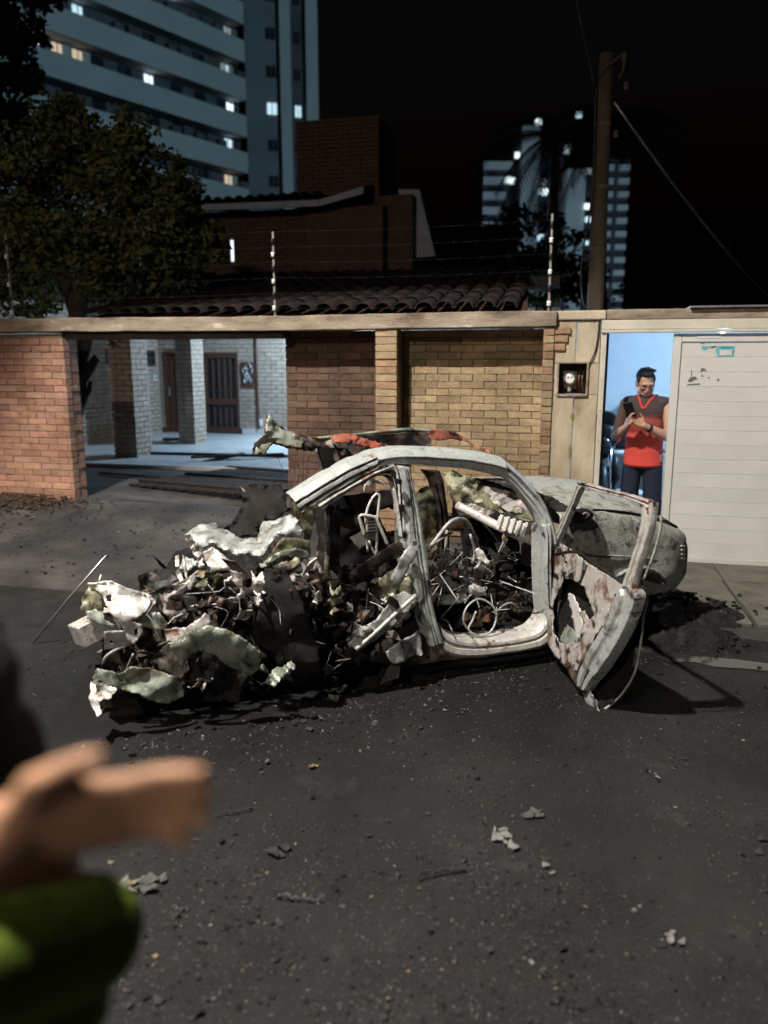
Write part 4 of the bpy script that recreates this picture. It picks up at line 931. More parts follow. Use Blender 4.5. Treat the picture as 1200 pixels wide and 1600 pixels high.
tree('leafy_tree', 'nearly black tall tree at the upper left corner', WALL, (bt.x, 5.0, .345), [(T(5, 60, 5), .75, 1800), (T(-20, 160, 5), .9, 1800), (T(-60, 20, 5), 1.0, 1800), (T(25, 130, 5), .45, 900), (T(-10, -60, 5), .9, 1500)],
     [([(bt.x, 5, .3), (bt.x-.1, 5, 2.5), T(-30, 150, 5), T(-20, 30, 5)], (.2, .08))], .13, M['leafdark'], seed=4)
# shrubs and far trees behind the gate pier
sb = WALL.px(835, 470, 3.2)
tree('shrub', 'low green shrub behind the right fence post', WALL, (sb.x, 3.2, .3), [(T(815, 465, 3.2), .33, 700), (T(865, 470, 3.4), .3, 600), (T(850, 430, 3.6), .25, 400)], [([(sb.x, 3.2, .3), (sb.x, 3.2, 2.3)], (.05, .03))], .07, M['shrub'], seed=6)
for i, (u, v, d, r, lb) in enumerate(((770, 370, 30, 2.1, 'black tree silhouette left of the white estate tower'), (720, 420, 26, 1.9, 'black low tree silhouette beside the pale gable'), (860, 410, 34, 2.4, 'black tree silhouette in front of the estate towers'), (1090, 440, 36, 3.6, 'black tree silhouette right of the utility pole'))):
    c = WALL.px(u, v, d); tree('night_tree', lb, WALL, (c.x, d, 0), [((c.x, d, c.z), r, 1500), ((c.x-r*.6, d, c.z-r*.4), r*.8, 900), ((c.x+r*.6, d, c.z-r*.5), r*.8, 900), ((c.x, d, c.z-r*1.3), r*1.1, 1200)], [([(c.x, d, 0), (c.x, d, c.z)], (.25, .12))], .34, M['palmleaf'], 'trees far behind the wall', seed=20+i)
def palm(u, v, d, lb, seed, L=2.8):
    rg = random.Random(seed); c = WALL.px(u, v, d); th = Thing('palm_tree', lb, 'tree', 'palms behind the wall', WALL, (c.x, d, 0))
    P = spline([(c.x+.4, d, 0), (c.x+.1, d, c.z*.5), tuple(c)], 16); th.part('trunk', MB().tube(P, [.24-.008*i for i in range(16)], 10), M['bark'], sm=True)
    for k in range(22):
        a = rg.uniform(0, 6.28); e = rg.uniform(-.5, .9); Lk = L*rg.uniform(.75, 1.1); mb = MB(); n = 14; pts = []
        for i in range(n+1):
            q = i/n; pts.append(c+Vector((math.cos(a)*Lk*q*math.cos(e*.6), math.sin(a)*Lk*q*math.cos(e*.6), Lk*(math.sin(e)*q-.75*q*q))))
        mb.tube(pts, [.03-.0018*i for i in range(n+1)], 5)
        for i in range(1, n):
            for s in (-1, 1):
                for j in range(2):
                    p = pts[i].lerp(pts[i+1], j*.5); sd = Vector((-math.sin(a), math.cos(a), 0))*s; tip = p+sd*Lk*.2*(1-.6*i/n)+(pts[i]-pts[i-1])*1.2+Vector((0, 0, -.25)); w = (pts[i+1]-pts[i])*.16; k0 = len(mb.v)
                    mb.v += [tuple(p-w), tuple(p+w), tuple(tip)]; mb.f.append((k0, k0+1, k0+2))
        th.part('frond', mb, M['palmleaf'])
palm(868, 215, 22, 'palm with drooping fronds in front of the white estate tower', 3); palm(945, 190, 17, 'palm crown hidden behind the top of the utility pole', 5, 2.2)
# dry twigs at the wall foot
rg = random.Random(11)
for i, u in enumerate((462, 478)):
    b0 = WALL.px(u, 760, -.05); th = Thing('dry_weed', ('left' if i == 0 else 'right')+' tuft of bare dry weeds against the brick wall by the gateway', 'plant', 'dry weeds by the wall', WALL, (b0.x, -.05, .2))
    for k in range(7):
        x = b0.x+rg.uniform(-.06, .06); h = rg.uniform(.35, .75); th.part('stem', MB().tube(spline([(x, -.06, .18), (x+rg.uniform(-.06, .06), -.08, .2+h*.5), (x+rg.uniform(-.14, .14), -.06, .2+h)], 8), [.004]*4+[.003]*4, 5), M['twig'], sm=True)

# ------------------------------------------------------------------ towers
def tower(th, e, ang, L, D, z0, floors, fh, band, wins, lit, edge='right'):
    pass
TF = Frame((-11.7, 70.0), math.atan2(.798, .603))      # x along the facade (away to the right), y = behind it
th = Thing('apartment_tower', 'tall pale apartment tower with long balcony bands, upper left', 'building', frame=TF, base=(-12, 5, 0))
ZB = 22.0-2.9*7
fl = [1.3+2.9*k for k in range(16)]
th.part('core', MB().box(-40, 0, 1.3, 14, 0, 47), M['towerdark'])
rg = random.Random(21)
def tpx(u, v):
    p = TF.px(u, v, 1.25); return p.x, p.z
LIT = []
for (u, v, m_) in ((120, 14, 'win_c'), (52, 47, 'win_b'), (87, 59, 'win_w'), (119, 70, 'win_w'), (266, 18, 'win_b'), (352, 6, 'win_c'), (378, 66, 'win_c'), (231, 110, 'win_b'), (350, 104, 'win_d'), (378, 114, 'win_d'), (403, 123, 'win_c'), (404, 171, 'win_b'), (357, 253, 'win_c'), (384, 259, 'win_b'), (357, 298, 'win_w'), (401, 74, 'win_d')):
    a, z = tpx(min(u, 399), v); LIT.append((a, z, m_))
# floor levels from the lit windows' rows
zs = [z for a, z, m_ in LIT]
off = sum((z-22.3) % 2.9 if ((z-22.3) % 2.9) < 1.45 else ((z-22.3) % 2.9)-2.9 for z in zs)/len(zs)
rows = [22.3+off+2.9*k for k in range(-8, 9)]
for zc in rows:
    if zc > 47: continue
    th.part('balcony_band', MB().box(-40, .15, 0, 1.28, zc-2.9+.62, zc-.62), M['towerwall'])
    used = [(a, m_) for a, z, m_ in LIT if abs(z-zc) < 1.45]
    x = -39.0
    while x < -1:
        if all(abs(x-a) > 1.5 for a, _ in used) and zc > 9:
            wo = th.part('window', MB().box(x-.55, x+.55, 1.22, 1.28, zc-.5, zc+.5), M['towerglass'])
            if rg.random() < .5: th.part('blind', MB().box(x-.5, x-.02, 1.20, 1.215, zc-.45, zc+.48), M['estatedark'], parent=wo)
        if rg.random() < .35 and zc > 9:
            th.part('air_conditioner', MB().box(x+.9, x+1.7, .1, .6, zc-.61, zc-.1), M['towerdark'])
        x += 2.35
    for a, m_ in used:
        a2 = min(a, -.6)
        wo = th.part('lit_window', MB().box(a2-.36, a2+.36, 1.18, 1.27, zc-.5, zc+.42), M[m_])
        th.part('mullion', MB().box(a2-.02, a2+.03, 1.13, 1.175, zc-.55, zc+.5), M['towerdark'], parent=wo); th.part('shutter', MB().box(a2+.44, a2+1.0, 1.15, 1.26, zc-.55, zc+.5), M['towerwall'] if m_ in ('win_w', 'win_d') else M['towerdark'], parent=wo)
# stair core at the right end
SF = Frame((-11.55, 69.9), math.atan2(.226, .974))
th2_ = Thing('stair_tower', 'narrow stair tower joined to the right end of the apartment tower', 'building', frame=SF, base=(3, 3, 0))
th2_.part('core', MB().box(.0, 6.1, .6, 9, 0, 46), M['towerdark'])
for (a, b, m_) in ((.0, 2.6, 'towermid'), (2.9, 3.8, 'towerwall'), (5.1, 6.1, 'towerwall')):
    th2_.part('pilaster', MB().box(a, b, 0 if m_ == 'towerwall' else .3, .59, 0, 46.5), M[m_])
for zc in rows:
    if zc < 9 or zc > 46: continue
    for (x, w, d) in ((2.15, .4, .28), (4.4, .25, .55)):
        lit_ = abs(zc-22.3-off) < 1
        wo = th2_.part('window', MB().box(x-w, x+w, d-.06, d-.01, zc-.35, zc+.55), M['win_c'] if lit_ else M['towerglass'])
        th2_.part('mullion', MB().box(x-.03, x+.03, d-.09, d-.065, zc-.35, zc+.55), M['towerdark'], parent=wo)
# estate towers far right
ED = 172
def ex(u, v, d=ED): p = WORLD.px(u, v, d); return p.x, p.z
EST = Frame((0, 0), 0)
a, zt = ex(756, 252); b, zb = ex(800, 304)
th = Thing('estate_tower', 'low far tower with white balcony bands beside the slab tower', 'building', 'far estate towers', base=(a+3, ED+4, 0))
th.part('core', MB().box(a, b, ED+1, ED+10, 0, zt), M['estatedark'])
z = zt
for k in range(12):
    th.part('balcony_band', MB().box(a, b-1.2*(k > 1), ED, ED+.98, z-1.5, z), M['towerwall'])
    th.part('window', MB().box(a+1, a+3, ED+.9, ED+.99, z-2.5, z-1.7), M['towerglass']); z -= 3.0
for (u, v) in ((793, 281), (808, 243), (801, 283)):
    x, z = ex(u, v); th.part('lit_window', MB().box(x-.5, x+.5, ED-.3, ED-.05, z-.6, z+.6), M['win_b'])
a, zt = ex(817, 196); b, _ = ex(845, 196); c0, _ = ex(883, 275); c1, zt2 = ex(912, 275)
th = Thing('estate_tower', 'tall far slab tower with blank white side walls behind the palm', 'building', 'far estate towers', base=(b, ED+4, 0))
th.part('side_wall', MB().box(a, b, ED, ED+12, 0, zt), M['towerwall']); th.part('side_wall', MB().box(c0, c1, ED-2, ED+12, 0, zt2+1), M['towerwall'])
th.part('core', MB().box(b+.02, c0-.02, ED+2, ED+12, 0, zt-1), M['estatedark'])
th.part('core', MB().box(c1+.02, ex(932, 300)[0], ED+1, ED+12, 0, zt2+3), M['estatedark'])
for k in range(11):
    z = zt-3-3*k
    for x in (b+1.5, b+4.2): th.part('window', MB().box(x-.7, x+.7, ED+1.9, ED+1.98, z-.6, z+.6), M['towerglass'])
for (u, v, m_) in ((843, 189, 'win_b'), (900, 185, 'win_c'), (882, 240, 'win_b'), (884, 235, 'win_c'), (845, 298, 'win_c'), (853, 298, 'win_b'), (913, 326, 'win_b'), (914, 346, 'win_c'), (846, 370, 'win_c'), (911, 381, 'win_c'), (909, 434, 'win_b'), (931, 270, 'win_w'), (916, 272, 'win_d'), (850, 283, 'win_d')):
    x, z = ex(u, v, ED); th.part('lit_window', MB().box(x-.55, x+.55, ED+.4 if u < 880 else ED-2.6, ED+1.9 if u < 880 else ED-2.1, z-.55, z+.55), M[m_])
ED2 = 165; a, zt = ex(946, 255, ED2); b, _ = ex(986, 255, ED2)
th = Thing('estate_tower', 'dark far tower with paired pale balcony slabs right of the utility pole', 'building', 'far estate towers', base=(a+3, ED2+4, 0))
th.part('core', MB().box(a, b, ED2+1, ED2+12, 0, zt+1), M['estatedark'])
for k in range(14):
    z = zt-.2-2.55*k
    for (x0, x1) in ((a+.1, a+1.9), (a+2.9, b-.1)): th.part('balcony_slab', MB().box(x0, x1, ED2, ED2+.98, z-1.1, z), M['towerwall'])

# ------------------------------------------------------------------ assumed street lamps and assumed red beacon, outside the frame
def assumed_street_lamp(label, head, foot):
    th = Thing('assumed_street_lamp', label, 'street lamp', 'assumed street lamps', WORLD, tuple(foot))
    h = Vector(head); f = Vector(foot); top = Vector((f.x, f.y, h.z+.3))
    th.part('pole', MB().tube([f, Vector((f.x, f.y, 4)), top], [.10, .085, .06], 14), M['polec'], sm=True)
    th.part('arm', MB().tube(spline([top-Vector((0, 0, .4)), top.lerp(h, .4)+Vector((0, 0, .28)), h+Vector((0, 0, .09))], 14), .03, 8), M['steel'], sm=True)
    th.part('head', MB().lathe([(.03, .16), (.13, .12), (.19, .05), (.19, .03)], h, 20), M['steel'], sm=True)
    th.part('lens', MB().lathe([(.15, .029), (.15, .02), (.02, .012)], h, 20), M['bulb_warm'], sm=True)
assumed_street_lamp('assumed tall street lamp leaning over the road left of the camera', tuple(KEY), (-5.6, -.4, 0))  # lamp assumed from the cast shadows, pole and arm added
assumed_street_lamp('added unseen street lamp farther down the road behind the camera', (-5.5, -5.0, 6.93), (-7.2, -5.6, 0))  # lamp and pole added, unseen, to fill faces turned to the camera
th = Thing('assumed_red_beacon', 'assumed red beacon on an added stand at the roadside, out of view', 'beacon', base=(-6.4, 2.6, 0))  # beacon assumed from the red tint on the brickwork, stand added, both unseen
th.part('stand', MB().tube([(-6.4, 2.6, 0), (-6.4, 2.6, 1.94)], .025, 10), M['steel'], sm=True)
th.part('foot', MB().lathe([(.2, 0), (.2, .02), (.05, .05)], (-6.4, 2.6, 0), 18), M['black'], sm=True)
th.part('lens', MB().lathe([(.06, 1.94), (.06, 2.0), (.04, 2.03)], (-6.4, 2.6, 0), 16), M['beacon'], sm=True)

# ------------------------------------------------------------------ the burnt car
car = Thing('burnt_car', 'burnt-out exploded car shell with torn rear and open front door', 'car', frame=CAR, base=(0, .7, 0))
cpx = CAR.px
def ctube(name, pts, r, m, n=24, parent=None, k=8, label=None):
    return car.part(name, MB().tube(spline([cpx(*p) for p in pts], n), r, k), M[m], parent, sm=True, label=label)
RAIL = [(0, -.02), (.04, .004), (.16, .018), (.42, .020), (.50, .010), (.53, -.012), (.80, -.014), (.86, .0), (1, -.004)]
# near roof rail: rear sweep, top, A pillar
ROOF = [(0, -.05), (.03, -.016), (.10, -.004), (.44, .020), (.50, .020), (.53, .002), (.60, -.006), (.94, -.012), (1, -.03)]
rr_ = ribbon(car, 'roof_rail', [(586, 706, .14), (618, 700, .15), (660, 700, .15), (705, 702, .15), (744, 706, .14), (772, 711, .13), (787, 715, .12)], [(588, 730, .10), (618, 726, .11), (660, 727, .11), (705, 730, .11), (744, 736, .10), (772, 742, .09), (796, 749, .09)], M['shell'], ROOF, .07, 44, seed=2, lin=True)
ribbon(car, 'c_pillar', [(455, 774, .02), (497, 748, .05), (540, 724, .08), (586, 705, .13)], [(470, 801, -.01), (508, 777, .02), (550, 752, .05), (592, 731, .09)], M['shell'], [(0, -.05), (.03, -.016), (.30, .018), (.36, .018), (.40, .0), (.47, .0), (.52, .012), (.72, .010), (.77, -.012), (.9, -.010), (1, .0)], .06, 40, seed=3, wob=.006, lin=True)
ap = ribbon(car, 'a_pillar', [(785, 714, .12), (812, 736, .10), (840, 765, .07), (856, 790, .04), (868, 818, .01), (874, 842, 0)], [(794, 748, .09), (812, 767, .07), (832, 793, .05), (846, 818, .03), (852, 842, .0), (853, 864, 0)], M['shell'], [(0, -.05), (.03, -.014), (.30, .014), (.36, .014), (.40, -.012), (.52, -.012), (.56, .006), (.72, .006), (.76, -.014), (.88, -.012), (1, -.02)], .06, 40, seed=4, lin=True)
ribbon(car, 'a_pillar_gutter', [(797, 750, .075), (815, 771, .055), (834, 797, .035), (847, 826, .01)], [(800, 756, .075), (818, 778, .055), (836, 804, .035), (848, 834, .01)], M['ashw'], [(0, 0), (.5, .014), (1, 0)], .02, 18, seed=5, parent=ap, lin=True)
# B pillar
bp_ = ribbon(car, 'b_pillar', [(619, 727, .10), (626, 760, .08), (628, 800, .05), (628, 850, .02), (634, 900, 0), (648, 960, -.01), (660, 1010, -.01)], [(641, 731, .10), (652, 780, .08), (664, 840, .05), (673, 900, .02), (678, 950, 0), (688, 985, -.01), (694, 1005, -.01)], M['grey'],
             [(0, -.02), (.08, .0), (.2, .004), (.3, .018), (.5, .022), (.58, .010), (.64, .016), (.74, .004), (.8, .014), (.9, .012), (1, -.014)], .08, 40, seed=6, wob=.006)
for (u, v) in ((623, 752), (627, 792), (630, 835)):
    p = cpx(u, v, .04); car.part('slot', MB().box(p.x-.011, p.x+.011, p.y-.02, p.y+.02, p.z-.012, p.z+.012), M['soot'], parent=bp_)
ribbon(car, 'b_pillar_foot', [(600, 995, 0), (603, 1020, -.01), (606, 1043, -.01)], [(672, 985, 0), (690, 1008, -.01), (708, 1030, -.01)], M['brown'], [(0, -.02), (.1, .012), (.5, .02), (.9, .012), (1, -.01)], .1, 14, seed=7)
# sill and hinge pillar
sl_ = ribbon(car, 'sill', [(690, 978, .0), (705, 992, .0), (735, 1001, .0), (790, 998, .0), (835, 989, .0), (850, 975, .0), (856, 960, 0)], [(692, 1034, .01), (708, 1036, .01), (735, 1036, .01), (790, 1028, .01), (835, 1021, .01), (855, 1017, .01), (866, 1010, .01)], M['ash'],
       [(0, -.05), (.04, -.02), (.12, .0), (.26, .006), (.30, -.012), (.36, -.012), (.40, .012), (.62, .02), (.74, .008), (.80, -.03), (1, -.045)], .10, 40, seed=8)
ribbon(car, 'sill_flange', [(607, 1042, .03), (700, 1034, .03), (790, 1026, .03), (866, 1012, .03)], [(607, 1056, .04), (700, 1046, .04), (790, 1036, .04), (866, 1022, .04)], M['soot'], [(0, 0), (.5, .01), (1, 0)], .04, 30, seed=9, parent=sl_, wob=.008)
ribbon(car, 'hinge_pillar', [(849, 822, .012), (852, 842, .004), (852, 880, .0), (853, 930, .0), (856, 975, .0)], [(862, 818, .012), (862, 842, .004), (862, 880, 0), (863, 930, 0), (867, 975, 0)], M['shell'], [(0, -.03), (.1, .0), (.3, .01), (.34, -.01), (.6, -.01), (.66, .012), (1, 0)], .12, 22, seed=10)
# rear door remnant around the triangular window
ribbon(car, 'rear_door_frame', [(497, 790, .0), (530, 769, .03), (565, 748, .06), (600, 731, .09), (618, 725, .10), (624, 745, .09), (626, 790, .06)], [(504, 796, .0), (535, 777, .03), (568, 757, .06), (592, 745, .08), (609, 748, .09), (616, 765, .08), (622, 805, .05)], M['ash'], [(0, -.02), (.15, .01), (.45, .006), (.55, -.010), (.8, .006), (1, -.012)], .05, 34, seed=11)
sheet(car, 'rear_door_corner', [(592, 732, .085), (618, 724, .10), (624, 742, .09), (620, 770, .08), (612, 752, .09), (600, 744, .09)], M['soot'], sp=4, crumple=.005, seed=12)
ribbon(car, 'rear_door_edge', [(615, 765, .075), (621, 800, .06), (625, 838, .04)], [(618, 765, .075), (624, 800, .06), (628, 838, .04)], M['ashw'], [(0, 0), (.5, .012), (1, 0)], .03, 14, seed=13)
sheet(car, 'torn_lath', [(548, 898, .1), (575, 876, .08), (622, 842, .03), (628, 848, .03), (628, 868, .03), (600, 880, .06), (570, 905, .1)], M['brown'], sp=5, crumple=.012, seed=14)
sheet(car, 'torn_lath', [(612, 905, .0), (632, 862, -.03), (648, 842, -.05), (655, 848, -.05), (648, 872, -.04), (630, 905, -.02), (618, 925, .0)], M['grey'], sp=5, crumple=.012, seed=15)
sheet(car, 'torn_panel', [(588, 905, .1), (630, 880, .03), (640, 905, .0), (640, 935, .0), (615, 940, .05), (600, 930, .1)], M['olive'], sp=5, crumple=.018, seed=16)
sheet(car, 'door_skin_remnant', [(545, 1010, -.06), (575, 972, -.04), (610, 935, -.03), (650, 918, -.02), (655, 935, -.02), (640, 950, -.02), (620, 968, -.04), (590, 1000, -.06), (560, 1018, -.07)], M['grey'], sp=5, crumple=.02, seed=17)
sheet(car, 'door_skin_remnant', [(560, 1018, -.03), (600, 990, .0), (645, 950, .02), (655, 990, .0), (640, 1012, -.02), (600, 1038, -.03), (570, 1036, -.03)], M['soot'], sp=5, crumple=.03, seed=18)
sheet(car, 'torn_panel', [(590, 1030, -.02), (620, 1000, -.02), (652, 985, -.03), (656, 1020, -.03), (620, 1034, -.03)], M['grey'], sp=5, crumple=.03, seed=19)
ctube('torn_strip', [(556, 1015, -.08), (590, 985, -.08), (630, 948, -.07), (650, 930, -.05)], .012, 'ash', 18)
sheet(car, 'wheel_arch_inner', [(490, 800, .04), (500, 790, .05), (510, 800, .06), (514, 840, .08), (508, 870, .08), (512, 890, .06), (500, 900, .05), (495, 870, .05), (500, 840, .04)], M['ashw'], sp=4, crumple=.015, seed=20)
sheet(car, 'wheel_arch_inner', [(514, 800, .10), (530, 788, .14), (533, 830, .16), (532, 880, .14), (528, 905, .10), (518, 900, .08), (516, 850, .08)], M['soot'], sp=4, crumple=.012, seed=21)
sheet(car, 'c_pillar_skin', [(455, 778, .0), (472, 790, -.01), (490, 792, .0), (492, 815, .0), (484, 845, .0), (478, 850, .0), (474, 825, -.02), (462, 805, -.02)], M['olive'], sp=4, crumple=.012, seed=22)
sheet(car, 'c_pillar_strip', [(508, 862, .02), (514, 870, .02), (514, 900, .0), (520, 915, .0), (512, 918, .0), (507, 895, .0)], M['olive'], sp=3, crumple=.008, seed=23)
# rear quarter and boot wreckage
def settle(u, v, y):
    """the crushed tail was driven inwards: lower pieces sit farther in and touch the road"""
    return y+.17*smooth(930, 1080, v)*(1-smooth(380, 560, u))
def W_(name, ol, m, **k): return sheet(car, name, [(a[0], a[1], settle(*a)) for a in ol], m, **k)
W_('quarter_panel', [(290, 836, .20), (312, 822, .25), (338, 818, .3), (352, 828, .26), (376, 842, .20), (402, 840, .2), (405, 826, .2), (410, 815, .18), (430, 812, .12), (452, 802, .04), (466, 812, -.02), (474, 832, -.04), (472, 838, -.05), (448, 838, -.04), (436, 837, -.04), (424, 852, -.04), (410, 872, -.06), (398, 872, -.04), (388, 865, -.02), (372, 870, .0), (352, 862, .02), (334, 850, .05), (318, 858, .08), (300, 852, .12)], M['grey'], sp=4, crumple=.016, freq=4, bulge=.06, seed=31)
W_('torn_foil', [(287, 834, .10), (296, 830, .10), (308, 852, .08), (314, 864, .08), (318, 880, .06), (322, 890, .06), (312, 892, .06), (306, 870, .08), (296, 858, .09)], M['ashw'], sp=4, crumple=.03, freq=12, seed=32, tear=2)
W_('folded_panel', [(316, 862, .02), (332, 852, .02), (350, 868, .0), (362, 880, -.02), (376, 888, -.03), (352, 886, -.02), (330, 890, .0), (320, 876, .02)], M['ashw'], sp=4, crumple=.02, freq=10, seed=33)
W_('boot_lid_piece', [(376, 757, .62), (400, 756, .62), (420, 760, .60), (440, 757, .55), (447, 780, .45), (452, 800, .30), (430, 814, .24), (408, 816, .24), (402, 838, .24), (378, 840, .28), (345, 822, .35), (360, 815, .42), (372, 800, .5), (380, 785, .56)], M['soot'], sp=6, crumple=.03, freq=5, seed=34)
W_('bright_edge', [(376, 760, .60), (382, 766, .59), (396, 778, .58), (401, 786, .58), (396, 785, .585), (384, 774, .59)], M['ashw'], sp=3, crumple=.004, seed=35, tear=.4)
W_('dark_fold', [(412, 872, -.06), (430, 846, -.06), (440, 838, -.05), (480, 843, -.03), (486, 866, -.04), (480, 875, -.06), (455, 866, -.09), (430, 872, -.09)], M['olive'], sp=5, crumple=.02, seed=36)
W_('dark_fold', [(410, 876, -.07), (432, 862, -.10), (462, 856, -.12), (480, 862, -.10), (486, 872, -.09), (470, 872, -.10), (440, 868, -.11), (420, 878, -.10)], M['green'], sp=4, crumple=.012, seed=37)
W_('crumpled_wing', [(440, 905, -.10), (424, 884, -.10), (446, 878, -.12), (458, 890, -.13), (464, 908, -.14), (468, 930, -.14), (478, 950, -.12), (470, 952, -.12), (458, 930, -.12)], M['pink'], sp=4, crumple=.02, seed=38)
W_('rear_panel', [(138, 916, .02), (160, 908, .0), (176, 908, -.02), (196, 918, -.05), (224, 928, -.06), (236, 930, -.06), (232, 952, -.10), (215, 965, -.12), (203, 968, -.13), (222, 976, -.14), (222, 990, -.16), (210, 1004, -.17), (200, 998, -.16), (196, 985, -.14), (180, 965, -.12), (166, 945, -.08), (160, 930, -.05)], M['ashw'], holes=[[(166, 931), (175, 929), (176, 939), (168, 939)], [(210, 984), (216, 981), (215, 990), (210, 992)]], sp=4, crumple=.020, freq=7, seed=39, tear=.8)
W_('rear_panel_return', [(127, 955, .0), (130, 932, .05), (140, 914, .06), (158, 912, .02), (162, 930, -.02), (160, 950, -.03), (145, 955, -.01), (130, 962, .0)], M['olive'], sp=4, crumple=.02, seed=40)
W_('rear_panel_return', [(134, 958, -.03), (150, 953, -.03), (160, 948, -.04), (162, 968, -.06), (176, 975, -.08), (182, 984, -.09), (164, 978, -.07), (135, 968, -.04)], M['green'], sp=4, crumple=.015, seed=41)
# bumper beam end: a box section with a bolt hole
b1 = cpx(150, 985, .02); rot = Matrix.Rotation(R(-16), 3, 'Y') @ Matrix.Rotation(R(24), 3, 'Z')
bb = car.part('bumper_beam', MB().box(b1.x-.10, b1.x+.09, .02, .14, b1.z-.055, b1.z+.05, rot), M['ash'], bev=.006)
W_('bumper_bracket', [(163, 987, -.16), (192, 985, -.17), (202, 992, -.17), (202, 1006, -.17), (188, 1012, -.17), (163, 1015, -.16)], M['ash'], holes=[[(172, 1002), (174, 1000), (177, 1002), (176, 1006), (173, 1006)]], sp=3, crumple=.003, seed=42, tear=.3, parent=bb)
ctube('torn_strip', [(161, 1036, .04), (168, 1024, .0), (188, 1012, -.04), (208, 1004, -.06)], .008, 'ash', 16)
ctube('torn_strip', [(138, 912, .03), (150, 912, .0), (165, 909, -.02)], .006, 'ashw', 10); ctube('torn_strip', [(155, 908, .0), (158, 898, .02)], .004, 'ashw', 5); ctube('torn_strip', [(208, 1022, -.02), (200, 1040, .01), (196, 1052, .03)], .005, 'pink', 8)
W_('boot_floor_fold', [(222, 930, -.06), (238, 925, -.04), (262, 916, .0), (290, 912, .0), (312, 893, .04), (322, 898, .04), (330, 915, .02), (318, 928, .0), (296, 926, -.02), (286, 945, -.06), (296, 962, -.10), (292, 974, -.13), (272, 978, -.14), (262, 966, -.13), (245, 950, -.10)], M['pink'], sp=4, crumple=.022, freq=4.5, seed=43)
W_('boot_floor_fold', [(224, 926, -.02), (250, 918, .0), (275, 912, .02), (300, 896, .06), (318, 888, .08), (318, 894, .06), (290, 916, .03), (262, 922, .0)], M['olive'], sp=4, crumple=.01, seed=44)
W_('boot_floor_fold', [(203, 966, -.10), (225, 960, -.10), (248, 956, -.10), (262, 974, -.12), (258, 982, -.13), (236, 982, -.13), (222, 978, -.12)], M['green'], sp=4, crumple=.02, seed=45)
W_('curled_strip', [(274, 870, .12), (280, 867, .12), (280, 890, .08), (290, 912, .05), (282, 914, .05), (274, 895, .08)], M['ashw'], sp=3, crumple=.012, seed=46, tear=.5)
W_('curled_strip', [(284, 866, .13), (287, 868, .13), (292, 890, .10), (293, 908, .08), (290, 904, .08), (286, 885, .10)], M['ashw'], sp=3, crumple=.01, seed=47, tear=.5)
W_('boot_side', [(258, 984, -.16), (292, 978, -.16), (320, 958, -.12), (330, 965, -.12), (328, 976, -.15), (300, 990, -.18), (284, 1000, -.2), (262, 1004, -.2)], M['pink'], sp=4, crumple=.025, seed=48)
W_('wheel_arch', [(262, 1004, -.22), (284, 998, -.24), (296, 985, -.25), (322, 977, -.26), (350, 982, -.28), (376, 994, -.29), (398, 1010, -.30), (408, 1030, -.30), (404, 1048, -.31), (392, 1058, -.31), (372, 1048, -.30), (352, 1038, -.29), (336, 1022, -.28), (316, 1014, -.26), (300, 1020, -.25), (290, 1034, -.25), (286, 1044, -.24), (274, 1024, -.23)], M['green'], sp=4, crumple=.012, freq=4, bulge=.05, seed=49)
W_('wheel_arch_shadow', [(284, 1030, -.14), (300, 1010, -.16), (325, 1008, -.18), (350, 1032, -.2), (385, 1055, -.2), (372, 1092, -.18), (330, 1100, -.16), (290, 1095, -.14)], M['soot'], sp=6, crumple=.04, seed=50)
W_('rear_skirt', [(144, 1056, -.20), (152, 1042, -.19), (170, 1046, -.22), (188, 1052, -.24), (206, 1040, -.24), (230, 1044, -.25), (252, 1052, -.26), (276, 1062, -.28), (286, 1084, -.28), (286, 1096, -.29), (264, 1106, -.30), (252, 1104, -.30), (234, 1096, -.29), (218, 1084, -.28), (196, 1080, -.27), (182, 1076, -.27), (168, 1090, -.26), (152, 1104, -.25), (140, 1098, -.24), (150, 1075, -.23)], M['green'], holes=[[(153, 1062), (160, 1062), (159, 1068), (154, 1068)]], sp=4, crumple=.024, freq=5, seed=51)
W_('torn_foil', [(140, 1097, -.26), (144, 1075, -.25), (166, 1072, -.26), (182, 1076, -.27), (170, 1092, -.28), (154, 1098, -.28), (158, 1114, -.30), (152, 1116, -.29)], M['ashw'], sp=3, crumple=.03, freq=14, seed=52, tear=1.5)
W_('inner_wheelhouse', [(236, 1030, -.12), (262, 1006, -.14), (290, 1022, -.16), (296, 1050, -.18), (282, 1064, -.2), (258, 1050, -.2), (240, 1046, -.18)], M['pink'], sp=4, crumple=.02, seed=53)
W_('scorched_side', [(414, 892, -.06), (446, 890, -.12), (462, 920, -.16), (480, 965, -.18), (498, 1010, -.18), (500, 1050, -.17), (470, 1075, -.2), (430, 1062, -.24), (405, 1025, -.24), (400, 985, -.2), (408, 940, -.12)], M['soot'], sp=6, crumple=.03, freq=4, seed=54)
# corrugated, torn lamp housing
mb = MB()
for k in range(5):
    pts = [cpx(408+k*3+(1-math.cos(q/8*3.14))*12, 1046+8*k*.2-14*math.sin(q/8*3.14)*1.0+q*1.1, -.05-.012*k) for q in range(9)]; mb.tube(pts, .008, 6)
car.part('corrugated_trim', mb, M['green'], sm=True)
W_('corrugated_end', [(406, 1070, -.30), (420, 1058, -.32), (440, 1044, -.32), (456, 1033, -.32), (462, 1042, -.32), (452, 1054, -.33), (430, 1068, -.33)], M['green'], sp=3, crumple=.03, freq=16, seed=55, tear=1.5)
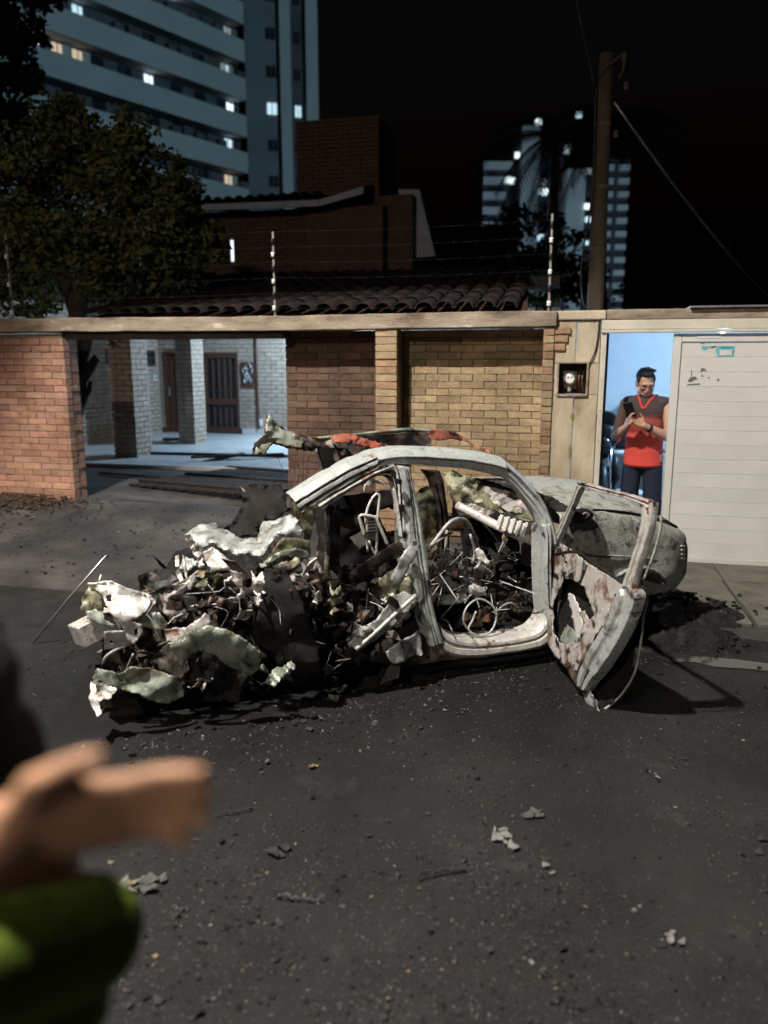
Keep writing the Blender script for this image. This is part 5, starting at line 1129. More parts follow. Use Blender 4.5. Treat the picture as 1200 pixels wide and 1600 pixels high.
# scrunched metal in the middle
for i, (u, v, w, h, d, m_) in enumerate(((372, 905, 18, 12, -.10, 'ashw'), (386, 926, 24, 14, -.12, 'ash'), (400, 912, 12, 20, -.12, 'ashw'), (402, 940, 22, 9, -.13, 'ashw'), (382, 960, 14, 12, -.16, 'ash'), (345, 930, 36, 30, -.02, 'brown'), (360, 958, 32, 22, -.08, 'brown'), (330, 905, 22, 18, .02, 'olive'), (480, 945, 22, 30, -.10, 'brown'), (496, 940, 8, 24, -.12, 'ashw'), (520, 938, 10, 26, -.06, 'olive'), (532, 965, 34, 26, -.04, 'brown'), (512, 990, 34, 22, -.06, 'soot'), (545, 925, 30, 16, .0, 'soot'), (500, 905, 30, 16, -.02, 'brown'), (315, 1068, 16, 10, -.20, 'pink'), (562, 985, 18, 18, -.03, 'ash'), (580, 955, 26, 18, .02, 'soot'))):
    rg = random.Random(500+i); pol = []
    for k in range(9):
        a = 6.283*k/9; q = rg.uniform(.35, .7) if k % 2 else rg.uniform(.8, 1.5); pol.append((u+math.cos(a)*w*q, v+math.sin(a)*h*q, d+rg.uniform(-.05, .05)))
    W_('crushed_metal', pol, M[m_], sp=3.5, crumple=.03, freq=11, seed=60+i, tear=1.5)
W_('boot_cavity', [(160, 950, .10), (235, 955, .12), (330, 950, .15), (345, 985, .10), (300, 1010, .06), (262, 1052, .02), (205, 1062, .0), (158, 1044, .02), (160, 1005, .06)], M['brown'], sp=5, crumple=.045, freq=7, seed=140)
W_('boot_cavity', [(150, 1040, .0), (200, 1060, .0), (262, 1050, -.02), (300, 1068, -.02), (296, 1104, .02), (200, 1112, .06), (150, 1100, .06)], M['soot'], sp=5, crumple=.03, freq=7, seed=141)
for i, (u, v, w, h, d, m_) in enumerate(((255, 925, 44, 34, .16, 'brown'), (330, 920, 46, 40, .22, 'brown'), (400, 950, 40, 46, .12, 'brown'), (380, 1000, 50, 36, .02, 'soot'), (440, 900, 40, 30, .20, 'grey'), (480, 930, 44, 36, .14, 'brown'), (525, 965, 48, 40, .12, 'brown'), (570, 925, 40, 36, .22, 'brown'), (520, 905, 46, 24, .26, 'soot'), (590, 985, 34, 36, .12, 'brown'), (545, 1010, 44, 28, .06, 'soot'), (300, 890, 34, 22, .24, 'grey'), (455, 870, 34, 24, .22, 'olive'), (612, 945, 26, 34, .18, 'pink'))):
    rg = random.Random(700+i); pol = []
    for k in range(10):
        a = 6.283*k/10; q = rg.uniform(.6, 1.2); pol.append((u+math.cos(a)*w*q, v+math.sin(a)*h*q, d+rg.uniform(-.07, .07)))
    W_('crumpled_panel', pol, M[m_], sp=4.5, crumple=.05, freq=8, seed=160+i, tear=2.2)
# shards and strands standing out of the wreck
rg = random.Random(77)
sh = MB(); sh2 = MB(); sh3 = MB()
for i in range(230):
    u = rg.uniform(170, 640); v = rg.uniform(880, 1080)
    if u < 250 and v < 960 or (u > 400 and u < 500 and v > 930) and rg.random() < .8: continue
    lim = .05 if u > 500 else -.02
    p = cpx(u, v, settle(u, v, rg.uniform(-.12, .35)+lim))
    if p.z < .03: continue
    d = Vector((rg.gauss(0, 1), rg.gauss(0, 1), rg.gauss(0, 1))).normalized(); e = d.cross(Vector((rg.gauss(0, 1), rg.gauss(0, 1), rg.gauss(0, 1)))).normalized(); L = rg.uniform(.02, .10); w = L*rg.uniform(.12, .5)
    t = d.cross(e)*.0025; q = [p-d*L-e*w*.5, p-e*w+d*L*.3, p+d*L+e*rg.uniform(-1, 1)*w, p+e*w+d*L*.1]
    (sh, sh2, sh2, sh2, sh2, sh3)[i % 6].add([x-t for x in q]+[x+t for x in q], [(0, 3, 2, 1), (4, 5, 6, 7), (0, 1, 5, 4), (1, 2, 6, 5), (2, 3, 7, 6), (3, 0, 4, 7)])
car.part('shards', sh, M['ashw'], kind='stuff'); car.part('shards', sh2, M['brown'], kind='stuff'); car.part('shards', sh3, M['olive'], kind='stuff')
rg = random.Random(91); st_ = MB()
for i in range(20):
    u = rg.uniform(190, 620); v = rg.uniform(890, 1040); q = cpx(u, v, settle(u, v, rg.uniform(-.22, -.05)+(.12 if u > 480 else 0)))
    st_.tube(spline([q, q+Vector((rg.gauss(0, .04), rg.gauss(0, .02), -rg.uniform(.02, .07))), q+Vector((rg.gauss(0, .07), rg.gauss(0, .03), -rg.uniform(.04, .15)))], 8), rg.uniform(.001, .0018), 5)
car.part('wire_strands', st_, M['grey'], sm=True, kind='stuff')
# charred mass of boot floor and seat under the sheets
def mound(name, x0, x1, y0, y1, zf, m, res=.03, amp=.05, seed=0):
    mb = MB(); nx_ = int((x1-x0)/res); ny_ = int((y1-y0)/res)
    for j in range(ny_+1):
        for i in range(nx_+1):
            x = x0+(x1-x0)*i/nx_; y = y0+(y1-y0)*j/ny_; q = Vector((x*6+seed, y*6, 0))
            e = min(1, 4*min(i, nx_-i)/nx_+.0)*min(1, 4*min(j, ny_-j)/ny_)
            mb.v.append((x+noise.noise(q+Vector((5, 0, 0)))*.03, y+noise.noise(q+Vector((0, 7, 0)))*.03, zf(x, y)*e**.5+amp*(1-2*abs(noise.noise(q)))*e+amp*.6*noise.noise(q*2.6)*e+amp*.35*noise.noise(q*6)*e))
    for j in range(ny_):
        for i in range(nx_): a = j*(nx_+1)+i; mb.f.append((a, a+1, a+nx_+2, a+nx_+1))
    return car.part(name, mb, m, sm=True)
mound('charred_boot', -1.70, -.25, .16, 1.35, lambda x, y: .10+.42*smooth(-1.75, -1.1, x)-.15*smooth(-.8, -.3, x)+.06*y, M['clinker'], amp=.07, seed=3)
mound('charred_floor', -.45, 1.0, .05, 1.36, lambda x, y: .20+.04*y, M['clinker'], amp=.045, seed=8)
# underbody pan
car.part('floor_pan', MB().box(-1.3, 1.1, .10, 1.32, .07, .14), M['soot'], bev=.02)

# far side
fr_ = ribbon(car, 'far_roof_rail', [(500, 684, 1.30), (540, 680, 1.30), (580, 677, 1.30), (630, 673, 1.30), (672, 674, 1.30)], [(500, 704, 1.26), (540, 712, 1.26), (580, 712, 1.25), (630, 706, 1.25), (676, 702, 1.26)], M['brown'], [(0, 0), (.1, .02), (.4, .0), (.7, -.01), (1, 0)], .04, 26, nrm=(0, -1, .2), seed=70, wob=.012)
ctube('far_rail_edge', [(495, 685, 1.29), (525, 682, 1.29), (560, 679, 1.29), (600, 674, 1.29), (640, 671, 1.29), (675, 674, 1.29)], .012, 'green', 24, parent=fr_)
W_('far_a_pillar', [(668, 676, 1.28), (685, 669, 1.28), (710, 674, 1.27), (724, 682, 1.26), (740, 694, 1.24), (762, 702, 1.20), (775, 710, 1.18), (766, 708, 1.18), (748, 702, 1.21), (728, 690, 1.24), (706, 686, 1.26), (690, 688, 1.26), (674, 686, 1.26)], M['red'], sp=4, crumple=.018, seed=71)
W_('roof_header', [(514, 682, 1.25), (530, 677, 1.22), (548, 678, 1.1), (580, 688, .7), (606, 696, .4), (620, 700, .22), (600, 703, .22), (570, 697, .5), (545, 692, .8), (522, 690, 1.1)], M['red'], sp=4, crumple=.012, freq=9, seed=72)
# peeled roof flap and far C pillar
W_('roof_flap', [(419, 647, 1.30), (432, 660, 1.30), (450, 672, 1.30), (478, 682, 1.30), (500, 684, 1.30), (528, 682, 1.28), (545, 696, 1.25), (548, 720, 1.25), (535, 740, 1.22), (522, 718, 1.24), (524, 700, 1.24), (500, 700, 1.26), (486, 706, 1.26), (470, 703, 1.26), (446, 700, 1.24), (428, 694, 1.22), (420, 702, 1.20), (414, 712, 1.18), (400, 710, 1.18), (395, 708, 1.17), (398, 692, 1.18), (408, 688, 1.2), (414, 676, 1.22)], M['brown'], sp=4, crumple=.022, freq=7, seed=73)
W_('flap_tip', [(418, 645, 1.25), (421, 650, 1.24), (432, 664, 1.24), (452, 676, 1.25), (476, 684, 1.26), (474, 688, 1.25), (468, 700, 1.22), (448, 697, 1.2), (430, 690, 1.18), (422, 698, 1.15), (413, 711, 1.13), (396, 709, 1.12), (399, 694, 1.14), (408, 690, 1.16), (413, 678, 1.18), (416, 660, 1.22)], M['green'], sp=4, crumple=.022, freq=9, seed=74)
W_('flap_scrap', [(395, 700, 1.10), (399, 690, 1.10), (412, 680, 1.11), (420, 680, 1.12), (420, 688, 1.11), (408, 694, 1.10), (404, 708, 1.09), (396, 710, 1.09)], M['pink'], sp=3, crumple=.02, freq=14, seed=75)
ribbon(car, 'far_c_pillar', [(498, 700, 1.26), (503, 725, 1.28), (508, 750, 1.30), (512, 790, 1.32)], [(540, 700, 1.25), (530, 730, 1.27), (530, 755, 1.29), (545, 795, 1.31)], M['soot'], [(0, 0), (.3, .02), (.7, .02), (1, 0)], .04, 18, seed=76, wob=.01)
ctube('far_c_pillar_edge', [(494, 702, 1.25), (499, 718, 1.27), (504, 736, 1.28), (507, 752, 1.29)], .008, 'steel', 12)
W_('far_rear_door', [(500, 800, 1.36), (535, 776, 1.34), (580, 768, 1.34), (620, 764, 1.34), (640, 775, 1.34), (650, 860, 1.38), (650, 920, 1.40), (560, 935, 1.40), (505, 930, 1.40)], M['soot'], holes=[[(590, 797), (606, 792), (618, 800), (620, 830), (606, 832), (598, 815)], [(546, 838), (566, 830), (572, 850), (560, 858)]], sp=6, crumple=.02, seed=77)
ribbon(car, 'far_b_pillar', [(660, 734, 1.30), (672, 752, 1.32), (682, 785, 1.34), (686, 830, 1.38), (686, 900, 1.40)], [(688, 736, 1.30), (694, 755, 1.32), (698, 785, 1.34), (702, 830, 1.38), (702, 900, 1.40)], M['brown'], [(0, 0), (.2, .02), (.45, .0), (.6, .018), (1, 0)], .05, 24, seed=78)
W_('far_front_door', [(648, 772, 1.35), (664, 762, 1.34), (674, 760, 1.34), (684, 800, 1.36), (684, 860, 1.38), (670, 875, 1.40), (652, 860, 1.38)], M['olive'], sp=5, crumple=.015, seed=79)
W_('windscreen_scuttle', [(692, 738, 1.30), (712, 734, 1.28), (735, 748, 1.2), (752, 762, 1.1), (772, 775, 1.0), (790, 790, .9), (812, 792, .7), (830, 802, .5), (838, 818, .3), (820, 815, .4), (800, 808, .6), (775, 800, .85), (750, 795, 1.0), (720, 790, 1.15), (700, 775, 1.25)], M['olive'], sp=5, crumple=.025, seed=80)
W_('bonnet_underside', [(752, 760, 1.2), (775, 762, 1.1), (800, 770, .95), (822, 786, .75), (834, 806, .5), (815, 808, .55), (795, 800, .7), (775, 788, .9), (762, 774, 1.05)], M['pink'], sp=4, crumple=.02, seed=81)
W_('far_wing_strip', [(740, 748, 1.25), (760, 750, 1.22), (790, 760, 1.1), (815, 775, 1.0), (800, 772, 1.0), (770, 762, 1.1), (748, 756, 1.2)], M['soot'], sp=4, crumple=.012, seed=82)
ctube('wiper_arm', [(706, 735, 1.25), (725, 746, 1.2), (748, 758, 1.12)], .007, 'soot', 8)
# interior: dash beam, brackets, steering column, seat frames, wires
ctube('dash_beam', [(715, 790, .95), (735, 800, .85), (768, 817, .66), (800, 832, .48), (822, 841, .34), (846, 852, .16)], .030, 'ashw', 20, k=12)
p = cpx(802, 820, .42); rot = Matrix.Rotation(R(18), 3, 'Y') @ Matrix.Rotation(R(-38), 3, 'Z')
db = car.part('airbag_bracket', MB().box(p.x-.10, p.x+.10, p.y-.035, p.y+.035, p.z-.05, p.z+.03, rot), M['ashw'], bev=.008)
for k in range(5): car.part('rib', MB().box(p.x-.09+k*.04, p.x-.07+k*.04, p.y-.05, p.y+.02, p.z-.055, p.z+.04, rot, piv=p), M['ashw'], parent=db, bev=.003)
W_('dash_bracket', [(806, 826, .38), (818, 828, .36), (820, 845, .36), (818, 870, .36), (814, 872, .36), (812, 850, .37)], M['ashw'], sp=4, crumple=.006, seed=90)
ctube('dash_strut', [(797, 828, .5), (788, 845, .52), (779, 864, .55), (783, 862, .55), (793, 842, .5)], .006, 'ash', 14)
W_('dash_remains', [(716, 790, .92), (735, 785, .9), (752, 792, .85), (775, 800, .75), (795, 812, .55), (775, 812, .65), (745, 802, .8), (725, 800, .9)], M['pink'], sp=4, crumple=.03, freq=12, seed=91)
W_('dash_remains', [(722, 786, .98), (744, 790, .92), (740, 800, .9), (722, 798, .95)], M['red'], sp=3, crumple=.02, freq=12, seed=92)
for (u, v, w, h, d) in ((752, 840, 16, 26, .9), (772, 845, 14, 28, .8), (788, 870, 16, 22, .6), (735, 850, 14, 24, 1.0), (802, 850, 10, 20, .55)):
    W_('charred_dash', [(u-w, v-h, d), (u+w*.4, v-h*1.1, d), (u+w, v-h*.4, d-.02), (u+w*.8, v+h, d-.04), (u-w*.2, v+h*1.1, d-.02), (u-w*.9, v+h*.5, d)], M['soot'], sp=5, crumple=.03, seed=int(u))
hb_ = cpx(836, 870, .25); car.part('heater_box', MB().box(hb_.x-.05, hb_.x+.05, .2, .34, hb_.z-.06, hb_.z+.07), M['soot'], bev=.01)
for k in range(4): car.part('heater_fin', MB().box(hb_.x-.055, hb_.x+.055, .19, .205, hb_.z-.045+k*.03, hb_.z-.03+k*.03), M['grey'], bev=.003)
# front seat frame
sf = ctube('front_seat_frame', [(668, 862, .42), (685, 838, .42), (705, 815, .42), (725, 812, .48), (738, 830, .55), (748, 862, .6), (750, 880, .6), (742, 890, .6)], .013, 'grey', 30, k=10)
ctube('seat_cross_tube', [(672, 855, .40), (692, 840, .42), (706, 832, .44)], .009, 'pink', 8, parent=sf); ctube('seat_cross_tube', [(735, 835, .6), (742, 862, .62), (738, 880, .62)], .010, 'ash', 8, parent=sf)
ctube('seat_side_tube', [(698, 828, .46), (697, 850, .46), (694, 885, .46)], .010, 'ash', 10, parent=sf)
ctube('seat_spring', [(674, 875, .38), (680, 862, .36), (692, 860, .36), (696, 868, .38), (690, 880, .4), (686, 895, .42)], .006, 'grey', 18, parent=sf)
W_('seat_bracket', [(748, 855, .5), (756, 866, .48), (766, 878, .46), (762, 882, .46), (750, 876, .48), (744, 872, .5), (740, 862, .5)], M['ashw'], sp=4, crumple=.008, seed=93)
W_('seat_motor', [(734, 918, .2), (742, 913, .2), (762, 922, .2), (762, 932, .2), (748, 934, .2), (734, 928, .2)], M['ash'], sp=3, crumple=.012, bulge=.03, seed=94)
W_('seat_pan', [(688, 930, .2), (708, 928, .22), (730, 930, .24), (732, 940, .2), (700, 948, .16), (688, 944, .16)], M['grey'], sp=4, crumple=.014, bulge=.02, seed=95)
ctube('tyre_wire', [(735, 988, .06), (724, 970, .08), (730, 948, .1), (748, 936, .12), (768, 945, .1), (776, 962, .08), (768, 985, .06), (750, 994, .05), (732, 984, .06), (738, 970, .1), (744, 955, .1)], .006, 'grey', 50)
ctube('tyre_wire', [(776, 955, .12), (788, 945, .14), (800, 942, .16), (812, 952, .16)], .005, 'grey', 14)
W_('seat_rail', [(687, 910, .3), (700, 920, .26), (708, 925, .24), (705, 928, .24), (690, 918, .28)], M['ash'], sp=3, crumple=.006, seed=96)
ctube('exhaust_ring', [(698, 892, .4), (704, 888, .4), (708, 894, .4), (702, 898, .4), (698, 893, .4)], .008, 'ash', 14)
em = MB(); em2 = MB(); rg = random.Random(15)
for i in range(420):
    x = rg.uniform(-.15, .95); y = rg.uniform(.1, 1.3); rock(em if i % 5 == 0 else em2, (x, y, .235+.04*y+rg.uniform(0, .07)+.12*smooth(.5, 1.0, x)), rg.uniform(.012, .045), rg, 1)
car.part('burnt_lumps', em, M['ember'], kind='stuff'); car.part('burnt_lumps', em2, M['clinker'], kind='stuff')
mb = MB()
for i in range(60):
    u = rg.uniform(672, 840); v = rg.uniform(860, 985); y = rg.uniform(.15, .8); q = cpx(u, v, y)
    if q.z < .2: continue
    mb.tube(spline([q, q+Vector((rg.gauss(0, .05), rg.gauss(0, .05), rg.gauss(.02, .03))), q+Vector((rg.gauss(0, .09), rg.gauss(0, .09), rg.gauss(0, .05)))], 8), rg.uniform(.002, .0045), 5)
car.part('wires', mb, M['grey'], sm=True, kind='stuff')
# rear seat frame and head restraint
rs = ctube('rear_seat_frame', [(575, 862, .75), (572, 805, .75), (584, 775, .75), (590, 772, .75), (593, 777, .75), (590, 810, .75), (588, 868, .75)], .009, 'ashw', 30)
ctube('seat_side_tube', [(570, 838, .72), (562, 810, .72), (564, 805, .72), (584, 808, .72), (590, 815, .72), (606, 852, .72)], .011, 'ashw', 22, parent=rs); ctube('seat_side_tube', [(576, 845, .7), (586, 866, .7), (592, 875, .7)], .007, 'ash', 8, parent=rs)
p = cpx(580, 818, .73); car.part('seat_plate', MB().box(p.x-.036, p.x+.036, p.y-.005, p.y+.005, p.z-.05, p.z+.05), M['ashw'], parent=rs, bev=.003)
for k in range(4): car.part('plate_rib', MB().box(p.x-.025, p.x+.025, p.y-.011, p.y-.0055, p.z-.038+k*.02, p.z-.030+k*.02), M['brown'], parent=rs)
ctube('belt_reel', [(569, 770, .9), (571, 758, .9), (580, 753, .9), (592, 752, .9), (600, 757, .9), (605, 768, .9)], .008, 'grey', 16)
W_('belt_anchor', [(574, 752, .88), (584, 748, .88), (590, 754, .88), (582, 758, .88), (574, 760, .88)], M['ash'], sp=3, crumple=.01, seed=97)

# front wing, bonnet, nose
def lp(x, y, z): return Vector((x, y, z))
def surf(name, rows, m, n=30, seed=1, crumple=.008, freq=6, thick=.006, parent=None, label=None, cut=None):
    """smooth pressed panel through rows of control points (car frame)"""
    nr = 26; cols = [spline(r, n) for r in rows]; mb = MB(); G = [spline([c[i] for c in cols], nr) for i in range(n)]
    for i in range(n):
        for j in range(nr):
            p = G[i][j]; q = p*freq+Vector((seed*3, seed, 0)); mb.v.append(tuple(p+Vector((0, -.5, 1))*crumple*(noise.noise(q)+.5*noise.noise(q*2.7))))
    for i in range(n-1):
        for j in range(nr-1):
            if cut and cut((G[i][j]+G[i+1][j+1])/2): continue
            mb.f.append((i*nr+j, i*nr+j+1, (i+1)*nr+j+1, (i+1)*nr+j))
    o = car.part(name, mb, m, parent, sm=True, label=label); s = o.modifiers.new('thickness', 'SOLIDIFY'); s.thickness = thick; s.offset = -1; return o
surf('bonnet', [[lp(.92, .12, .905), lp(1.25, .09, .875), lp(1.55, .095, .81), lp(1.75, .095, .735)],
                [lp(.93, .40, .955), lp(1.28, .38, .94), lp(1.60, .38, .875), lp(1.82, .42, .765)],
                [lp(.95, .75, .97), lp(1.30, .75, .965), lp(1.64, .75, .895), lp(1.87, .75, .78)],
                [lp(.93, 1.06, .955), lp(1.28, 1.08, .94), lp(1.60, 1.08, .875), lp(1.82, 1.05, .765)],
                [lp(.92, 1.34, .905), lp(1.25, 1.37, .875), lp(1.55, 1.36, .80), lp(1.73, 1.30, .715)]], M['hood'], 36, 3, .012, 5)
def archcut(p): return (p.x-1.36)**2/.30**2+(p.z-.20)**2/.33**2 < 1
surf('front_wing', [[lp(.84, .06, .90), lp(1.1, .055, .885), lp(1.4, .06, .835), lp(1.62, .065, .775), lp(1.755, .075, .715)],
                    [lp(.835, .012, .888), lp(1.1, .004, .870), lp(1.4, .004, .820), lp(1.62, .010, .760), lp(1.765, .048, .700)],
                    [lp(.83, .0, .85), lp(1.1, -.015, .82), lp(1.4, -.02, .765), lp(1.62, -.015, .715), lp(1.775, .03, .67)],
                    [lp(.83, -.015, .66), lp(1.1, -.035, .64), lp(1.4, -.045, .62), lp(1.62, -.035, .59), lp(1.785, .015, .56)],
                    [lp(.83, -.02, .45), lp(1.1, -.03, .45), lp(1.4, -.055, .47), lp(1.62, -.045, .46), lp(1.775, .01, .45)],
                    [lp(.83, -.01, .22), lp(1.1, -.01, .22), lp(1.4, -.03, .34), lp(1.62, -.02, .36), lp(1.735, .03, .36)]], M['hood'], 50, 5, .008, 6, cut=archcut)
surf('far_wing', [[lp(.84, 1.40, .90), lp(1.2, 1.41, .87), lp(1.5, 1.40, .80), lp(1.745, 1.30, .70)], [lp(.84, 1.44, .6), lp(1.2, 1.45, .6), lp(1.5, 1.44, .56), lp(1.76, 1.34, .5)]], M['hood'], 20, 6)
car.part('bonnet_gap', MB().tube(spline([lp(.92, .085, .903), lp(1.25, .074, .874), lp(1.55, .078, .812), lp(1.70, .082, .758), lp(1.768, .12, .728), lp(1.85, .42, .756)], 40), .0065, 6), M['soot'], sm=True)
ho_ = sheet(car, 'headlight_opening', [(1057, 848, -.004), (1068, 846, .012), (1073, 852, .016), (1073, 876, .010), (1066, 882, .002), (1058, 876, -.006)], M['soot'], sp=3, crumple=.002, seed=130, tear=.4)
for k in range(4): ctube('lamp_rib', [(1064, 853+k*6.5, -.010), (1071, 853.5+k*6.5, .004)], .004, 'ashw', 4, parent=ho_)
ctube('swage_line', [(880, 862, -.045), (950, 868, -.05), (1010, 872, -.05), (1055, 884, -.02)], .006, 'hood', 20)
wl = MB()      # wheel arch lip
for k in range(14):
    a = R(180-k*10); p = Vector((1.36+math.cos(a)*.305, -.05, .20+math.sin(a)*.335)); wl.v += [tuple(p+Vector((0, -.012, 0))), tuple(p+Vector((0, .05, 0))), tuple(p+Vector((math.cos(a)*.02, .0, math.sin(a)*.02)))]
for k in range(13):
    for j in range(3): wl.f.append((k*3+j, k*3+(j+1) % 3, k*3+3+(j+1) % 3, k*3+3+j))
car.part('wheel_arch_lip', wl, M['hood'], sm=True)
surf('nose_panel', [[lp(1.757, .078, .714), lp(1.84, .42, .745), lp(1.88, .75, .755), lp(1.84, 1.05, .745), lp(1.745, 1.30, .70)], [lp(1.787, .032, .62), lp(1.86, .42, .64), lp(1.89, .75, .64), lp(1.86, 1.05, .64), lp(1.78, 1.32, .62)], [lp(1.779, .014, .48), lp(1.85, .42, .46), lp(1.88, .75, .46), lp(1.85, 1.05, .46), lp(1.77, 1.32, .48)], [lp(1.737, .032, .36), lp(1.78, .42, .3), lp(1.8, .75, .3), lp(1.78, 1.05, .3), lp(1.70, 1.3, .34)]], M['hood'], 30, 8, .012)
hl_ = car.part('headlight_socket', MB().box(1.70, 1.776, .02, .25, .535, .655), M['soot'], bev=.01)
for k in range(0): car.part('reflector_fin', MB().box(1.765, 1.797, -.002, .05, .548+k*.021, .558+k*.021), M['ashw'], parent=hl_)
W_('wing_lining', [(1032, 884, .08), (1052, 876, .08), (1064, 892, .08), (1058, 914, .1), (1046, 918, .12), (1036, 904, .1)], M['grey'], sp=4, crumple=.02, seed=98)
W_('wiper_scuttle', [(850, 772, .25), (866, 778, .2), (880, 790, .12), (892, 800, .06), (886, 806, .06), (872, 800, .1), (858, 792, .2)], M['soot'], sp=4, crumple=.025, seed=99)
def wheel(x, y, lb):
    w = car.part('wheel', MB().lathe([(.10, -.05), (.17, -.055), (.19, -.07), (.175, -.05), (.16, 0), (.175, .06), (.19, .07)], (x, y, .20), 30, 'y'), M['soot'], sm=True, label=lb)
    car.part('brake_disc', MB().lathe([(.12, .065), (.12, .08)], (x, y, .20), 24, 'y'), M['brown'], parent=w)
    for k in range(5): a = k*1.2566; car.part('wheel_spoke', MB().box(x+math.cos(a)*.09-.02, x+math.cos(a)*.09+.02, y-.052, y-.04, .20+math.sin(a)*.09-.02, .20+math.sin(a)*.09+.02), M['grey'], parent=w)
wheel(1.36, .09, 'bare burnt front wheel rim without tyre'); wheel(1.36, 1.30, None); wheel(-1.02, 1.28, None)

# open front door
hA = CAR.w(.80, .0, .5); rT = Vector((1.22, 3.40, 1.10)); rB = Vector((1.085, 3.62, .02))
hW = Vector(hA); dn = (rT-hW).cross(rB-hW).normalized()
if dn.y > 0: dn = -dn               # towards the camera side
inv = Matrix.Rotation(-CAR.ang, 4, 'Z') @ Matrix.Translation(-CAR.o)
def dpx(u, v, off=0.0):
    r = ray(u, v); o = Vector((0, 0, CAMZ)); t = (hW+dn*off-o).dot(dn)/r.dot(dn); return inv @ (o+r*t)
dl = (inv.to_3x3() @ dn)
def dsheet(name, ol, m, **k):
    """outline in door plane: depth value is the offset along the door normal (minus = away)"""
    return sheet(car, name, ol, m, lift=lambda u, v, d: dpx(u, v, d), **k)
door = car.part('front_door', MB().tube([dpx(858, 880), dpx(856, 930), dpx(862, 990)], .02, 8), M['pink'], sm=True)
dsheet('inner_panel', [(853, 884, 0), (866, 862, .0), (880, 850, .0), (896, 862, .0), (926, 884, .0), (952, 900, .0), (972, 912, .0), (968, 935, .0), (950, 970, .01), (930, 1000, .02), (912, 1030, .03), (900, 1046, .03), (884, 1044, .02), (866, 1024, .01), (853, 1000, .0), (850, 960, .0), (852, 920, .0)],
       M['pink'], holes=[[(884, 905), (896, 906), (914, 916), (922, 940), (930, 962), (916, 972), (904, 1000), (884, 1006), (872, 1002), (862, 985), (862, 950), (872, 920)]], sp=4, crumple=.012, freq=10, seed=110, parent=door)
dsheet('window_channel', [(886, 926, -.05), (894, 928, -.05), (908, 960, -.05), (914, 992, -.05), (904, 1002, -.05), (896, 975, -.05)], M['ashw'], sp=4, crumple=.01, seed=111, parent=door)
dsheet('door_liner', [(872, 1000, -.04), (886, 975, -.04), (900, 990, -.04), (902, 1012, -.04), (884, 1012, -.04)], M['green'], sp=4, crumple=.015, seed=112, parent=door)
dsheet('torn_flap', [(906, 955, -.02), (912, 954, -.02), (922, 975, -.02), (914, 982, -.02)], M['pink'], sp=3, crumple=.01, seed=113, parent=door)
fp = [(0, -.010), (.08, .008), (.3, .008), (.36, -.004), (.6, -.004), (.66, .007), (.92, .007), (1, -.010)]
def drib(name, A, B, m, prof=fp, depth=.016, n=26, seed=1, wob=.003): return ribbon(car, name, A, B, M[m], prof, depth, n, nrm=tuple(dl), lift=dpx, seed=seed, parent=door, wob=wob)
drib('window_frame_front', [(846, 890, 0), (866, 842, 0), (884, 802, 0), (897, 770, 0), (903, 755, 0)], [(853, 893, 0), (872, 846, 0), (889, 807, 0), (901, 777, 0), (908, 763, 0)], 'ash', seed=120)
drib('window_frame_top', [(900, 754, 0), (915, 755, 0), (940, 762, 0), (980, 772, 0), (1010, 780, 0), (1022, 786, 0)], [(904, 762, 0), (917, 763, 0), (941, 770, 0), (978, 779, 0), (1003, 788, 0), (1010, 796, 0)], 'pink', seed=121)
drib('window_frame_rear', [(1022, 784, 0), (1019, 815, 0), (1010, 850, 0), (999, 885, 0), (988, 922, 0)], [(1003, 793, 0), (1001, 818, 0), (994, 848, 0), (984, 880, 0), (972, 915, 0)], 'ash', seed=122)
dsheet('frame_corner', [(998, 786, -.004), (1008, 778, 0), (1024, 784, 0), (1019, 800, 0), (1006, 806, -.004), (1004, 795, -.004)], M['red'], sp=3, crumple=.004, seed=123, parent=door)
drib('rear_edge', [(988, 918, 0), (996, 930, 0), (990, 955, 0), (975, 990, .01), (955, 1025, .02), (930, 1060, .02), (914, 1080, .02)], [(966, 922, .01), (962, 940, .01), (948, 970, .01), (928, 1005, .02), (914, 1032, .02), (905, 1055, .02), (903, 1070, .02)], 'grey', prof=[(0, -.03), (.05, .01), (.35, .012), (.42, -.004), (.6, 0), (.68, .014), (.95, .012), (1, -.01)], n=34, seed=124, wob=.006)
dsheet('lower_corner', [(886, 1044, .02), (900, 1040, .02), (914, 1034, .02), (922, 1050, .02), (916, 1075, .02), (906, 1080, .02), (896, 1062, .02)], M['brown'], sp=4, crumple=.015, seed=125, parent=door)
dsheet('lower_tip', [(908, 1076, .01), (920, 1078, .0), (932, 1096, -.01), (936, 1112, -.02), (926, 1112, -.02), (914, 1096, .0)], M['grey'], sp=3, crumple=.008, seed=126, parent=door)
# outer skin, sprung away from the frame
dsheet('outer_skin', [(860, 890, -.05), (900, 880, -.07), (950, 905, -.09), (985, 915, -.10), (1000, 918, -.10), (1010, 930, -.10), (1004, 960, -.11), (1000, 1000, -.12), (990, 1050, -.12), (970, 1085, -.11), (950, 1104, -.08), (936, 1114, -.04), (930, 1100, -.04), (912, 1070, -.05), (890, 1040, -.05), (865, 1010, -.05), (856, 950, -.05)], M['soot'], sp=6, crumple=.008, freq=4, seed=127, parent=door)
ctubed = lambda name, pts, r, m, n=24: car.part(name, MB().tube(spline([dpx(*p) for p in pts], n), r, 8), M[m], door, sm=True)
ctubed('skin_hem', [(1004, 916, -.10), (1012, 932, -.10), (1006, 962, -.11), (1002, 1000, -.12), (992, 1050, -.12), (972, 1084, -.11), (952, 1103, -.08), (936, 1113, -.04)], .006, 'ash', 40)
ctubed('weather_strip', [(1022, 800, -.03), (1032, 808, -.04), (1031, 830, -.04), (1020, 870, -.03), (1006, 905, -.02)], .006, 'grey', 24)
